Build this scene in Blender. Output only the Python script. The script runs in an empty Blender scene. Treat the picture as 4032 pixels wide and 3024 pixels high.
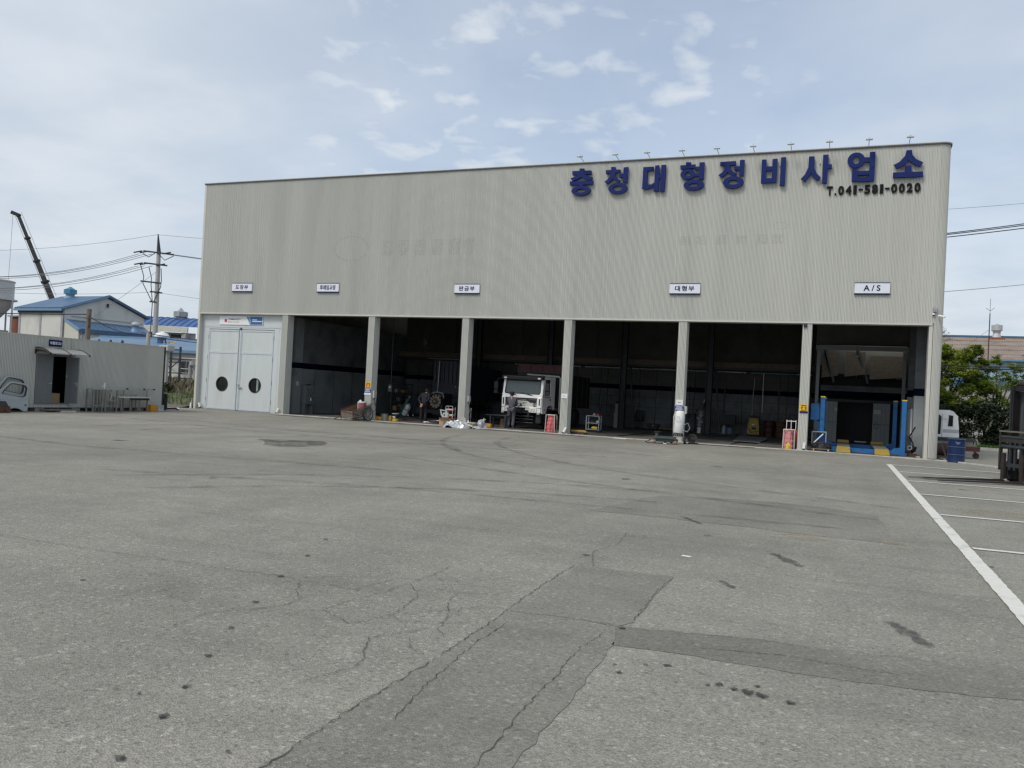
import bpy, bmesh, math, random
from mathutils import Vector, Matrix
R = math.radians
rng = random.Random(7)
scene = bpy.context.scene
COL = scene.collection

# ---------------------------------------------------------------- camera
CAM = Vector((31.874, -34.802, 1.70))
YAW, PITCH, ROLL = R(21.603), R(0.590), R(2.950)
_f = Vector((-math.sin(YAW)*math.cos(PITCH), math.cos(YAW)*math.cos(PITCH), math.sin(PITCH)))
_r = Vector((math.cos(YAW), math.sin(YAW), 0)); _u = _r.cross(_f)
_r2 = _r*math.cos(ROLL) + _u*math.sin(ROLL); _u2 = -_r*math.sin(ROLL) + _u*math.cos(ROLL)
cam_data = bpy.data.cameras.new("camera"); cam = bpy.data.objects.new("camera", cam_data); COL.objects.link(cam)
cam.matrix_world = Matrix(((_r2.x, _u2.x, -_f.x, CAM.x), (_r2.y, _u2.y, -_f.y, CAM.y), (_r2.z, _u2.z, -_f.z, CAM.z), (0, 0, 0, 1)))
cam_data.sensor_fit = 'HORIZONTAL'; cam_data.sensor_width = 36.0; cam_data.lens = 29.2
cam_data.clip_start = 0.05; cam_data.clip_end = 6000
scene.camera = cam

# ---------------------------------------------------------------- world, sun, exposure
SUN_AZ, SUN_EL = R(207), R(50)
world = bpy.data.worlds.new("World"); scene.world = world; world.use_nodes = True
def build_world():
    nt = world.node_tree; nt.nodes.clear(); N = nt.nodes.new; L = nt.links.new
    out = N('ShaderNodeOutputWorld'); bg = N('ShaderNodeBackground'); L(bg.outputs[0], out.inputs[0])
    sky = N('ShaderNodeTexSky'); sky.sky_type = 'NISHITA'; sky.sun_disc = False
    sky.sun_elevation = SUN_EL; sky.sun_rotation = SUN_AZ; sky.air_density = 1.0; sky.dust_density = 2.0; sky.ozone_density = 1.5
    tc = N('ShaderNodeTexCoord'); sep = N('ShaderNodeSeparateXYZ'); L(tc.outputs['Generated'], sep.inputs[0])
    zc = N('ShaderNodeMath'); zc.operation = 'MAXIMUM'; L(sep.outputs[2], zc.inputs[0]); zc.inputs[1].default_value = 0.0
    za = N('ShaderNodeMath'); za.operation = 'ADD'; L(zc.outputs[0], za.inputs[0]); za.inputs[1].default_value = 0.16
    dx = N('ShaderNodeMath'); dx.operation = 'DIVIDE'; L(sep.outputs[0], dx.inputs[0]); L(za.outputs[0], dx.inputs[1])
    dy = N('ShaderNodeMath'); dy.operation = 'DIVIDE'; L(sep.outputs[1], dy.inputs[0]); L(za.outputs[0], dy.inputs[1])
    cmb = N('ShaderNodeCombineXYZ'); L(dx.outputs[0], cmb.inputs[0]); L(dy.outputs[0], cmb.inputs[1])
    def noise(scale, detail, rough, off, dist=0.0):
        mp = N('ShaderNodeMapping'); L(cmb.outputs[0], mp.inputs[0]); mp.inputs['Location'].default_value = off
        n = N('ShaderNodeTexNoise'); n.inputs['Scale'].default_value = scale; n.inputs['Detail'].default_value = detail
        n.inputs['Roughness'].default_value = rough; n.inputs['Distortion'].default_value = dist; L(mp.outputs[0], n.inputs['Vector'])
        return n.outputs['Fac']
    def mr(s, a, b, c, d):
        m = N('ShaderNodeMapRange'); m.interpolation_type = 'SMOOTHSTEP'; L(s, m.inputs[0])
        for i, v in enumerate((a, b, c, d)): m.inputs[1+i].default_value = v
        return m.outputs[0]
    def math2(op, a, b):
        m = N('ShaderNodeMath'); m.operation = op
        for i, v in enumerate((a, b)):
            if isinstance(v, (int, float)): m.inputs[i].default_value = v
            else: L(v, m.inputs[i])
        return m.outputs[0]
    veil = mr(noise(0.42, 4, 0.55, (3.1, 1.7, 0), 0.4), 0.28, 0.66, 0.42, 0.92)
    def near(d, a, b):                                   # cloud banks have a place in the sky
        vm = N('ShaderNodeVectorMath'); vm.operation = 'DOT_PRODUCT'; L(tc.outputs['Generated'], vm.inputs[0]); vm.inputs[1].default_value = d
        return mr(vm.outputs['Value'], a, b, 0.0, 1.0)
    puffmask = math2('MAXIMUM', mr(noise(0.33, 2, 0.5, (-1.2, 4.6, 2)), 0.42, 0.64, 0.0, 0.8), near((-0.36, 0.85, 0.39), 0.89, 0.985))
    veil = math2('MAXIMUM', veil, math2('MULTIPLY', near((-0.86, 0.42, 0.28), 0.72, 0.97), 0.88))
    puff = math2('MULTIPLY', mr(noise(8.5, 4, 0.5, (0.4, 0.9, 5), 0.25), 0.30, 0.76, 0.0, 0.95), puffmask)
    streak = mr(noise(1.35, 5, 0.6, (7.3, 2.2, 9), 0.8), 0.5, 0.78, 0.0, 0.3)
    fac = math2('MAXIMUM', math2('MAXIMUM', veil, puff), streak)
    fac = math2('ADD', fac, math2('MULTIPLY', streak, 0.35))
    haze = mr(sep.outputs[2], 0.0, 0.42, 0.9, 0.0)        # paler towards the horizon on every side
    fac = math2('MINIMUM', math2('MAXIMUM', fac, haze), 0.96)
    skym = N('ShaderNodeMix'); skym.data_type = 'RGBA'; skym.blend_type = 'MULTIPLY'; skym.inputs['Factor'].default_value = 1.0
    L(sky.outputs[0], skym.inputs[6]); skym.inputs[7].default_value = (1.0, 0.98, 0.96, 1)
    cc = N('ShaderNodeMix'); cc.data_type = 'RGBA'; L(mr(noise(2.0, 4, 0.55, (2, 8, 1)), 0.3, 0.7, 0, 1), cc.inputs['Factor'])
    cc.inputs[6].default_value = (3.55, 3.98, 4.5, 1); cc.inputs[7].default_value = (4.40, 4.70, 5.05, 1)
    mix = N('ShaderNodeMix'); mix.data_type = 'RGBA'; L(fac, mix.inputs['Factor']); L(skym.outputs[2], mix.inputs[6]); L(cc.outputs[2], mix.inputs[7])
    L(mix.outputs[2], bg.inputs['Color']); bg.inputs['Strength'].default_value = 0.14
build_world()
sl = bpy.data.lights.new("sun", 'SUN'); sun = bpy.data.objects.new("sun", sl); COL.objects.link(sun)
sl.energy = 1.45; sl.angle = R(16); sl.color = (1.0, 0.94, 0.84)
_sd = Vector((math.sin(SUN_AZ)*math.cos(SUN_EL), math.cos(SUN_AZ)*math.cos(SUN_EL), math.sin(SUN_EL)))
sun.rotation_euler = _sd.to_track_quat('Z', 'Y').to_euler(); sun.location = (10, -40, 60)
vs = scene.view_settings; vs.view_transform = 'Standard'; vs.look = 'None'; vs.exposure = 0.28; vs.gamma = 1.0; vs.use_curve_mapping = False
scene.render.engine = 'CYCLES'
cy = scene.cycles; cy.use_denoising = True; cy.max_bounces = 7; cy.diffuse_bounces = 4; cy.glossy_bounces = 3; cy.transmission_bounces = 4; cy.transparent_max_bounces = 8
cy.sample_clamp_indirect = 6.0; cy.filter_width = 1.4

# ---------------------------------------------------------------- materials
MATS = {}
def mat(name, col, rough=0.6, metal=0.0, var=0.14, scale=5.0, bump=0.0, bscale=60.0, dirt=None, dscale=1.3, dlo=0.5, dhi=0.75, stretch=None, spec=None, alpha=None, emit=None, objvar=0.0, translucent=0.0):
    if name in MATS: return MATS[name]
    m = bpy.data.materials.new(name); m.use_nodes = True; nt = m.node_tree; N = nt.nodes.new; L = nt.links.new
    b = nt.nodes['Principled BSDF']
    g = N('ShaderNodeNewGeometry'); src = g.outputs['Position']
    if stretch:
        mp = N('ShaderNodeMapping'); L(src, mp.inputs[0]); mp.inputs['Scale'].default_value = stretch; vsrc = mp.outputs[0]
    else: vsrc = src
    n = N('ShaderNodeTexNoise'); n.inputs['Scale'].default_value = scale; n.inputs['Detail'].default_value = 6; n.inputs['Roughness'].default_value = 0.6; L(vsrc, n.inputs['Vector'])
    r = N('ShaderNodeMapRange'); L(n.outputs['Fac'], r.inputs[0]); r.inputs[1].default_value = 0.3; r.inputs[2].default_value = 0.7
    mx = N('ShaderNodeMix'); mx.data_type = 'RGBA'; L(r.outputs[0], mx.inputs['Factor'])
    mx.inputs[6].default_value = tuple(c*(1-var) for c in col)+(1,); mx.inputs[7].default_value = tuple(min(1, c*(1+var)) for c in col)+(1,)
    colr = mx.outputs[2]
    if dirt:
        n2 = N('ShaderNodeTexNoise'); n2.inputs['Scale'].default_value = dscale; n2.inputs['Detail'].default_value = 8; n2.inputs['Roughness'].default_value = 0.68; L(vsrc, n2.inputs['Vector'])
        r2 = N('ShaderNodeMapRange'); L(n2.outputs['Fac'], r2.inputs[0]); r2.inputs[1].default_value = dlo; r2.inputs[2].default_value = dhi
        m2 = N('ShaderNodeMix'); m2.data_type = 'RGBA'; L(r2.outputs[0], m2.inputs['Factor']); L(colr, m2.inputs[6]); m2.inputs[7].default_value = tuple(dirt)+(1,); colr = m2.outputs[2]
    if objvar:
        oi = N('ShaderNodeObjectInfo'); ro = N('ShaderNodeMapRange'); L(oi.outputs['Random'], ro.inputs[0]); ro.inputs[3].default_value = 1-objvar; ro.inputs[4].default_value = 1+objvar
        vm = N('ShaderNodeVectorMath'); vm.operation = 'SCALE'; L(colr, vm.inputs[0]); L(ro.outputs[0], vm.inputs['Scale']); colr = vm.outputs[0]
    if translucent:
        tr = N('ShaderNodeBsdfTranslucent'); L(colr, tr.inputs[0]); ms = N('ShaderNodeMixShader'); ms.inputs[0].default_value = translucent; L(b.outputs[0], ms.inputs[1]); L(tr.outputs[0], ms.inputs[2]); L(ms.outputs[0], nt.nodes['Material Output'].inputs[0])
    L(colr, b.inputs['Base Color']); b.inputs['Roughness'].default_value = rough; b.inputs['Metallic'].default_value = metal
    if spec is not None: b.inputs['Specular IOR Level'].default_value = spec
    if alpha is not None: b.inputs['Alpha'].default_value = alpha
    if emit: b.inputs['Emission Color'].default_value = tuple(col)+(1,); b.inputs['Emission Strength'].default_value = emit
    if bump:
        n3 = N('ShaderNodeTexNoise'); n3.inputs['Scale'].default_value = bscale; n3.inputs['Detail'].default_value = 4; L(src, n3.inputs['Vector'])
        bp = N('ShaderNodeBump'); bp.inputs['Strength'].default_value = bump; bp.inputs['Distance'].default_value = 0.02; L(n3.outputs['Fac'], bp.inputs['Height']); L(bp.outputs[0], b.inputs['Normal'])
    MATS[name] = m; return m

def asphalt(name, base, seed=0.0, fleck=1.0, tint=(0.125, 0.12, 0.105)):
    m = bpy.data.materials.new(name); m.use_nodes = True; nt = m.node_tree; N = nt.nodes.new; L = nt.links.new
    b = nt.nodes['Principled BSDF']; g = N('ShaderNodeNewGeometry')
    mp = N('ShaderNodeMapping'); L(g.outputs['Position'], mp.inputs[0]); mp.inputs['Location'].default_value = (seed, seed*0.7, 0); src = mp.outputs[0]
    def noise(s, d=5, r=0.6, scl=None):
        v = src
        if scl: q = N('ShaderNodeMapping'); L(src, q.inputs[0]); q.inputs['Scale'].default_value = scl; v = q.outputs[0]
        n = N('ShaderNodeTexNoise'); n.inputs['Scale'].default_value = s; n.inputs['Detail'].default_value = d; n.inputs['Roughness'].default_value = r; L(v, n.inputs['Vector']); return n.outputs['Fac']
    def mr(s, a, b_, c, d):
        q = N('ShaderNodeMapRange'); L(s, q.inputs[0])
        for i, v in enumerate((a, b_, c, d)): q.inputs[1+i].default_value = v
        return q.outputs[0]
    def mul(a, c):
        q = N('ShaderNodeMath'); q.operation = 'MULTIPLY'
        for i, v in enumerate((a, c)):
            if isinstance(v, (int, float)): q.inputs[i].default_value = v
            else: L(v, q.inputs[i])
        return q.outputs[0]
    vo = N('ShaderNodeTexVoronoi'); vo.inputs['Scale'].default_value = 95; L(src, vo.inputs['Vector'])
    sp = N('ShaderNodeSeparateColor'); L(vo.outputs['Color'], sp.inputs[0])
    vo2 = N('ShaderNodeTexVoronoi'); vo2.inputs['Scale'].default_value = 42; L(src, vo2.inputs['Vector'])
    sp2 = N('ShaderNodeSeparateColor'); L(vo2.outputs['Color'], sp2.inputs[0])
    f = mul(mr(sp.outputs[0], 0, 1, 1-0.32*fleck, 1+0.32*fleck), mr(noise(24, 6, 0.75), 0.3, 0.7, 0.86, 1.14))
    f = mul(f, mr(noise(0.21, 7, 0.66), 0.3, 0.7, 0.80, 1.14))
    f = mul(f, mr(noise(0.9, 6, 0.7, (1.0, 0.25, 1)), 0.35, 0.7, 1.07, 0.90))
    f = mul(f, mr(noise(2.2, 5, 0.65), 0.3, 0.7, 0.93, 1.06))
    f = mul(f, mr(noise(1.1, 5, 0.6, (0.35, 1.6, 1)), 0.5, 0.8, 1.0, 0.80))       # drawn-out scuffs
    f = mul(f, mr(sp2.outputs[1], 0.935, 0.96, 1.0, 1.0+0.45*fleck))                 # pale aggregate chips
    f = mul(f, mr(sp2.outputs[2], 0.965, 0.975, 1.0, 1.0-0.3*fleck))                 # open pits
    cm = N('ShaderNodeMix'); cm.data_type = 'RGBA'; L(mr(noise(0.12, 4, 0.6), 0.4, 0.7, 0, 1), cm.inputs['Factor'])
    cm.inputs[6].default_value = base+(1,); cm.inputs[7].default_value = tuple(0.72*x+0.28*y*1.6 for x, y in zip(base, tint))+(1,)
    vm = N('ShaderNodeVectorMath'); vm.operation = 'SCALE'; L(cm.outputs[2], vm.inputs[0]); L(f, vm.inputs['Scale'])
    L(vm.outputs[0], b.inputs['Base Color']); b.inputs['Roughness'].default_value = 0.9; b.inputs['Specular IOR Level'].default_value = 0.25
    bp = N('ShaderNodeBump'); bp.inputs['Strength'].default_value = 0.55; bp.inputs['Distance'].default_value = 0.012
    L(mul(vo.outputs['Distance'], 1.0), bp.inputs['Height']); L(bp.outputs[0], b.inputs['Normal'])
    MATS[name] = m; return m
def stain(name, col, amount=0.6, scale=3.0, lo=0.35, hi=0.6, stretch=(1, 1, 1)):
    m = bpy.data.materials.new(name); m.use_nodes = True; nt = m.node_tree; N = nt.nodes.new; L = nt.links.new
    b = nt.nodes['Principled BSDF']; b.inputs['Base Color'].default_value = col+(1,); b.inputs['Roughness'].default_value = 0.8
    g = N('ShaderNodeNewGeometry'); mp = N('ShaderNodeMapping'); mp.inputs['Scale'].default_value = stretch; L(g.outputs['Position'], mp.inputs[0])
    n = N('ShaderNodeTexNoise'); n.inputs['Scale'].default_value = scale; n.inputs['Detail'].default_value = 8; n.inputs['Roughness'].default_value = 0.7; L(mp.outputs[0], n.inputs['Vector'])
    r = N('ShaderNodeMapRange'); L(n.outputs['Fac'], r.inputs[0]); r.inputs[1].default_value = lo; r.inputs[2].default_value = hi; r.inputs[3].default_value = 0; r.inputs[4].default_value = amount
    L(r.outputs[0], b.inputs['Alpha']); MATS[name] = m; return m

# ---------------------------------------------------------------- mesh helpers
class MB:
    def __init__(s): s.v = []; s.f = []
    def add(s, vs, fs):
        o = len(s.v); s.v += [tuple(v) for v in vs]; s.f += [tuple(i+o for i in f) for f in fs]; return s
    def box(s, a, b):
        x0, y0, z0 = (min(a[i], b[i]) for i in range(3)); x1, y1, z1 = (max(a[i], b[i]) for i in range(3))
        return s.add([(x0,y0,z0),(x1,y0,z0),(x1,y1,z0),(x0,y1,z0),(x0,y0,z1),(x1,y0,z1),(x1,y1,z1),(x0,y1,z1)],
                     [(0,3,2,1),(4,5,6,7),(0,1,5,4),(1,2,6,5),(2,3,7,6),(3,0,4,7)])
    def cbox(s, c, d): return s.box([c[i]-d[i]/2 for i in range(3)], [c[i]+d[i]/2 for i in range(3)])
    def bar(s, p, q, w, h=None):
        h = h or w; p = Vector(p); q = Vector(q); d = (q-p).normalized()
        up = Vector((0,0,1)) if abs(d.z) < 0.95 else Vector((1,0,0))
        a = d.cross(up).normalized()*(w/2); b = a.cross(d).normalized()*(h/2)
        vs = [p-a-b, p+a-b, p+a+b, p-a+b, q-a-b, q+a-b, q+a+b, q-a+b]
        return s.add(vs, [(0,1,2,3),(7,6,5,4),(1,0,4,5),(2,1,5,6),(3,2,6,7),(0,3,7,4)])
    def tube(s, pts, r, n=8, cap=True):
        pts = [Vector(p) for p in pts]; rs = r if isinstance(r, (list, tuple)) else [r]*len(pts); o = len(s.v); prev = None
        for i, p in enumerate(pts):
            d = (pts[min(i+1, len(pts)-1)] - pts[max(i-1, 0)]).normalized()
            if prev is None: a = d.cross(Vector((0,0,1)) if abs(d.z) < 0.95 else Vector((1,0,0))).normalized()
            else: a = (prev - d*prev.dot(d)); a = a.normalized() if a.length > 1e-6 else d.orthogonal().normalized()
            prev = a; b = d.cross(a)
            for k in range(n):
                t = 2*math.pi*k/n; s.v.append(tuple(p + (a*math.cos(t)+b*math.sin(t))*rs[i]))
        for i in range(len(pts)-1):
            for k in range(n):
                s.f.append((o+i*n+k, o+i*n+(k+1)%n, o+(i+1)*n+(k+1)%n, o+(i+1)*n+k))
        if cap: s.f.append(tuple(o+k for k in reversed(range(n)))); s.f.append(tuple(o+(len(pts)-1)*n+k for k in range(n)))
        return s
    def lathe(s, prof, c=(0,0,0), n=24, axis='z', cap=True):
        o = len(s.v)
        for r, h in prof:
            for k in range(n):
                t = 2*math.pi*k/n; x, y = r*math.cos(t), r*math.sin(t)
                p = (x, y, h) if axis == 'z' else ((x, h, y) if axis == 'y' else (h, x, y))
                s.v.append((p[0]+c[0], p[1]+c[1], p[2]+c[2]))
        for i in range(len(prof)-1):
            for k in range(n): s.f.append((o+i*n+k, o+i*n+(k+1)%n, o+(i+1)*n+(k+1)%n, o+(i+1)*n+k))
        if cap: s.f.append(tuple(o+k for k in reversed(range(n)))); s.f.append(tuple(o+(len(prof)-1)*n+k for k in range(n)))
        return s
    def prism(s, poly, a, b, axis='y'):
        n = len(poly); f = {'y': lambda p, h: (p[0], h, p[1]), 'x': lambda p, h: (h, p[0], p[1]), 'z': lambda p, h: (p[0], p[1], h)}[axis]
        return s.add([f(p, a) for p in poly]+[f(p, b) for p in poly], [tuple(range(n)), tuple(reversed(range(n, 2*n)))]+[(i, (i+1)%n, (i+1)%n+n, i+n) for i in range(n)])
    def ring(s, cx, cz, rx, rz, ix, iz, y0, y1, n=40, axis='y'):
        o = len(s.v)
        for (a, b, y) in ((rx, rz, y0), (ix, iz, y0), (rx, rz, y1), (ix, iz, y1)):
            for k in range(n):
                t = 2*math.pi*k/n; p = (cx+a*math.cos(t), cz+b*math.sin(t)); s.v.append((p[0], y, p[1]) if axis == 'y' else ((y, p[0], p[1]) if axis == 'x' else (p[0], p[1], y)))
        for k in range(n):
            j = (k+1) % n; A, B, C, D = o, o+n, o+2*n, o+3*n
            s.f += [(A+k, A+j, B+j, B+k), (C+j, C+k, D+k, D+j), (A+j, A+k, C+k, C+j), (B+k, B+j, D+j, D+k)]
        return s
    def sheet(s, poly, z): return s.add([(p[0], p[1], z) for p in poly], [tuple(range(len(poly)))])
    def ico(s, c, r, sub=2, squash=(1,1,1), jit=0.0, seed=0):
        bm = bmesh.new(); bmesh.ops.create_icosphere(bm, subdivisions=sub, radius=1.0); rg = random.Random(seed); o = len(s.v)
        for v in bm.verts:
            k = 1+rg.uniform(-jit, jit); s.v.append((c[0]+v.co.x*r*squash[0]*k, c[1]+v.co.y*r*squash[1]*k, c[2]+v.co.z*r*squash[2]*k))
        s.f += [tuple(v.index+o for v in f.verts) for f in bm.faces]; bm.free(); return s
    def xf(s, M): s.v = [tuple(M @ Vector(v)) for v in s.v]; return s
    def mesh(s, name):
        me = bpy.data.meshes.new(name); me.from_pydata(s.v, [], s.f)
        bm = bmesh.new(); bm.from_mesh(me); bmesh.ops.recalc_face_normals(bm, faces=bm.faces); bm.to_mesh(me); bm.free(); me.update(); return me
    def build(s, name, m, parent=None, smooth=False, bevel=0.0, loc=None, rotz=0.0):
        me = s.mesh(name); me.materials.append(m if not isinstance(m, str) else MATS[m])
        if smooth:
            for p in me.polygons: p.use_smooth = True
            try: me.set_sharp_from_angle(angle=R(40))
            except Exception: pass
        o = bpy.data.objects.new(name, me); COL.objects.link(o)
        if parent: o.parent = parent
        if loc: o.location = loc
        if rotz: o.rotation_euler[2] = rotz
        if bevel: bv = o.modifiers.new('bevel', 'BEVEL'); bv.width = bevel; bv.segments = 2; bv.limit_method = 'ANGLE'
        return o
def plate(outer, holes, a, b, axis='y'):
    """flat plate with holes, extruded from a to b along axis"""
    bm = bmesh.new(); loops = []
    for lp in [outer]+holes:
        vs = [bm.verts.new((p[0], p[1], 0)) for p in lp]; loops.append([bm.edges.new((vs[i], vs[(i+1) % len(vs)])) for i in range(len(vs))])
    edges = [e for l in loops for e in l]
    bmesh.ops.triangle_fill(bm, use_beauty=True, use_dissolve=False, edges=edges, normal=(0, 0, 1)); bm.verts.index_update()
    mb = MB(); n = len(bm.verts); f = {'y': lambda p, h: (p[0], h, p[1]), 'x': lambda p, h: (h, p[0], p[1]), 'z': lambda p, h: (p[0], p[1], h)}[axis]
    pts = [v.co for v in bm.verts]
    mb.v = [f(p, a) for p in pts]+[f(p, b) for p in pts]
    for fc in bm.faces:
        ix = [v.index for v in fc.verts]; mb.f += [tuple(ix), tuple(i+n for i in reversed(ix))]
    for e in edges:
        if e.is_valid: i, j = e.verts[0].index, e.verts[1].index; mb.f.append((i, j, j+n, i+n))
    bm.free(); return mb
def circ(cx, cy, r, n=32, r2=None): return [(cx+r*math.cos(2*math.pi*k/n), cy+(r2 or r)*math.sin(2*math.pi*k/n)) for k in range(n)]
def tag(o, label=None, cat=None, group=None, kind=None):
    if label: o['label'] = label
    if cat: o['category'] = cat
    if group: o['group'] = group
    if kind: o['kind'] = kind
    return o
def thing(name, label, cat, group=None, loc=(0,0,0), rotz=0.0):
    o = bpy.data.objects.new(name, None); COL.objects.link(o); o.location = loc; o.rotation_euler[2] = rotz; o.empty_display_size = 0.2
    return tag(o, label, cat, group)
def clone(o, parent):
    c = o.copy(); COL.objects.link(c); c.parent = parent
    for ch in o.children: clone(ch, c)
    return c
def dup(root, loc, rotz=0.0, label=None):
    c = root.copy(); COL.objects.link(c); c.location = loc; c.rotation_euler[2] = rotz
    if label: c['label'] = label
    for ch in root.children: clone(ch, c)
    return c
def place(mesh_obj, name, parent, loc, scale=None, rot=None):
    c = mesh_obj.copy(); c.name = name; COL.objects.link(c); c.parent = parent; c.location = loc
    if scale: c.scale = scale
    if rot: c.rotation_euler = rot
    return c
def text_mesh(s, size, depth=0.004, bold=0.0, xs=1.0, align='CENTER', spacing=1.0):
    """lettering as a mesh in the XZ plane facing -y, centred on the origin"""
    cu = bpy.data.curves.new('lettering', 'FONT'); cu.body = s; cu.size = size; cu.extrude = depth/2; cu.offset = bold; cu.align_x = align; cu.align_y = 'CENTER'; cu.space_character = spacing
    cu.resolution_u = 4
    ob = bpy.data.objects.new('lettering', cu); COL.objects.link(ob)
    dg = bpy.context.evaluated_depsgraph_get(); me = bpy.data.meshes.new_from_object(ob.evaluated_get(dg)); bpy.data.objects.remove(ob); bpy.data.curves.remove(cu)
    me.transform(Matrix.Diagonal((xs, 1, 1, 1))); me.transform(Matrix.Rotation(R(90), 4, 'X'))
    return me
def lettering(s, size, m, parent, loc, bold=0.0, xs=1.0, rotz=0.0, name='lettering', spacing=1.0, fit=None):
    me = text_mesh(s, size, 0.004, bold, xs, spacing=spacing); me.materials.clear(); me.materials.append(MATS[m])
    if fit:
        X = [v.co.x for v in me.vertices]; Z = [v.co.z for v in me.vertices]
        if X:
            sx = fit[0]/(max(X)-min(X)); sz = fit[1]/(max(Z)-min(Z)) if fit[1] else sx; cx = (max(X)+min(X))/2; cz = (max(Z)+min(Z))/2
            me.transform(Matrix.Diagonal((sx, 1, sz, 1)) @ Matrix.Translation((-cx, 0, -cz)))
    o = bpy.data.objects.new(name, me); COL.objects.link(o); o.parent = parent; o.location = loc; o.rotation_euler[2] = rotz
    return o
# ---------------------------------------------------------------- material set
asphalt('asphalt', (0.274, 0.265, 0.228), fleck=0.8)
asphalt('asphalt_patch', (0.214, 0.207, 0.180), seed=13.0, fleck=0.7)
asphalt('asphalt_patch_old', (0.228, 0.220, 0.190), seed=31.0, fleck=0.7)
mat('clad', (0.565, 0.57, 0.53), 0.5, 0.0, var=0.04, scale=0.7, dirt=(0.47, 0.47, 0.435), dscale=0.55, dlo=0.5, dhi=0.85, stretch=(1.6, 1.6, 0.16), objvar=0.03)
mat('clad_trim', (0.54, 0.535, 0.49), 0.45, var=0.05)
mat('cap_trim', (0.10, 0.10, 0.105), 0.4, 0.3)
mat('booth_wall', (0.56, 0.60, 0.60), 0.45, var=0.04, scale=1.2, dirt=(0.48, 0.51, 0.50), dscale=0.8, stretch=(1.5, 1.5, 0.3))
mat('booth_frame', (0.52, 0.57, 0.60), 0.4, var=0.05)
mat('rubber', (0.012, 0.012, 0.013), 0.75, var=0.3)
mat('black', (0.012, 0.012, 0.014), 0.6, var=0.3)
mat('dark_glass', (0.015, 0.02, 0.022), 0.08, var=0.05, spec=0.6)
mat('tube_light', (0.75, 0.95, 0.90), 0.4, var=0.01, emit=0.35)
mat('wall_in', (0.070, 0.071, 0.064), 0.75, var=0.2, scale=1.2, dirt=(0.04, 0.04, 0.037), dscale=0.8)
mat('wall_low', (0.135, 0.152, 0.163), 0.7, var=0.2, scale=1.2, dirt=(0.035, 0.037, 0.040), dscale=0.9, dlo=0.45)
mat('stripe', (0.004, 0.005, 0.020), 0.8, var=0.2, spec=0.05)
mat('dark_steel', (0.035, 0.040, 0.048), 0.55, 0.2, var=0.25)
mat('runway', (0.13, 0.10, 0.075), 0.7, var=0.25)
mat('pipe', (0.72, 0.72, 0.66), 0.4, 0.4, var=0.2)  # pale tone raised to stand for daylight through a wall slit
mat('pipe_blue', (0.16, 0.30, 0.40), 0.5, var=0.2)
mat('concrete', (0.155, 0.150, 0.135), 0.85, var=0.2, scale=1.4, bump=0.2, dirt=(0.045, 0.043, 0.04), dscale=0.55, dlo=0.42, dhi=0.62)
mat('kerb', (0.48, 0.47, 0.43), 0.8, var=0.15, scale=4, dirt=(0.2, 0.19, 0.17), dscale=2.5, dlo=0.52)
mat('paint_white', (0.66, 0.65, 0.59), 0.7, var=0.08, scale=10, dirt=(0.36, 0.35, 0.32), dscale=2.2, dlo=0.55, dhi=0.75)
stain('crack', (0.045, 0.043, 0.038), 0.85, 14.0, 0.25, 0.55)
mat('sign_blue', (0.012, 0.024, 0.125), 0.6, var=0.06, spec=0.15)
mat('sign_navy', (0.012, 0.015, 0.09), 0.6, var=0.08, spec=0.15)
mat('sign_white', (0.72, 0.75, 0.82), 0.4, var=0.03)
mat('sign_black', (0.010, 0.010, 0.011), 0.7, spec=0.15)
mat('print_navy', (0.010, 0.012, 0.075), 0.7, spec=0.1)
mat('white', (0.78, 0.79, 0.78), 0.45, var=0.04)
mat('offwhite', (0.55, 0.55, 0.50), 0.55, var=0.08)
mat('truck_white', (0.88, 0.885, 0.88), 0.25, var=0.03, dirt=(0.5, 0.5, 0.48), dscale=1.5, dlo=0.55, dhi=0.9)
mat('grey_paint', (0.30, 0.33, 0.35), 0.45, var=0.08)
mat('door_grey', (0.16, 0.175, 0.185), 0.5, var=0.08)
mat('primer', (0.37, 0.405, 0.415), 0.55, var=0.06)
mat('steel', (0.34, 0.34, 0.33), 0.4, 0.6, var=0.2)
mat('galv', (0.46, 0.47, 0.47), 0.45, 0.4, var=0.15)
mat('rust', (0.10, 0.050, 0.032), 0.85, var=0.4, scale=14, dirt=(0.045, 0.03, 0.026), dscale=6)
mat('wood', (0.20, 0.125, 0.070), 0.8, var=0.25, scale=9, stretch=(1, 1, 6))
mat('wood_grey', (0.19, 0.16, 0.135), 0.85, var=0.3, scale=7, dirt=(0.09, 0.08, 0.075), dscale=5)
mat('cardboard', (0.42, 0.29, 0.165), 0.85, var=0.08)
mat('orange', (0.62, 0.30, 0.022), 0.5, var=0.1, dirt=(0.35, 0.18, 0.03), dscale=6)
mat('yellow', (0.70, 0.50, 0.04), 0.45, var=0.08)
mat('yellow_dirty', (0.42, 0.30, 0.06), 0.55, var=0.2, dirt=(0.12, 0.09, 0.04), dscale=5)
mat('red', (0.34, 0.02, 0.02), 0.5, var=0.2)
mat('red_dark', (0.060, 0.012, 0.011), 0.6, var=0.3)
mat('pink_bag', (0.55, 0.215, 0.22), 0.5, var=0.1, bump=0.4, bscale=12)
mat('green', (0.022, 0.12, 0.07), 0.5, var=0.25)
mat('lift_blue', (0.013, 0.13, 0.36), 0.45, var=0.12, scale=8, dirt=(0.014, 0.07, 0.18), dscale=5, dlo=0.48, dhi=0.7)
mat('drum_blue', (0.010, 0.026, 0.085), 0.4, var=0.15, dirt=(0.06, 0.08, 0.14), dscale=5, dlo=0.66, dhi=0.85, spec=0.25)
mat('tank_white', (0.80, 0.81, 0.80), 0.4, var=0.03, dirt=(0.5, 0.5, 0.48), dscale=7, dlo=0.6, dhi=0.75)
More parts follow.
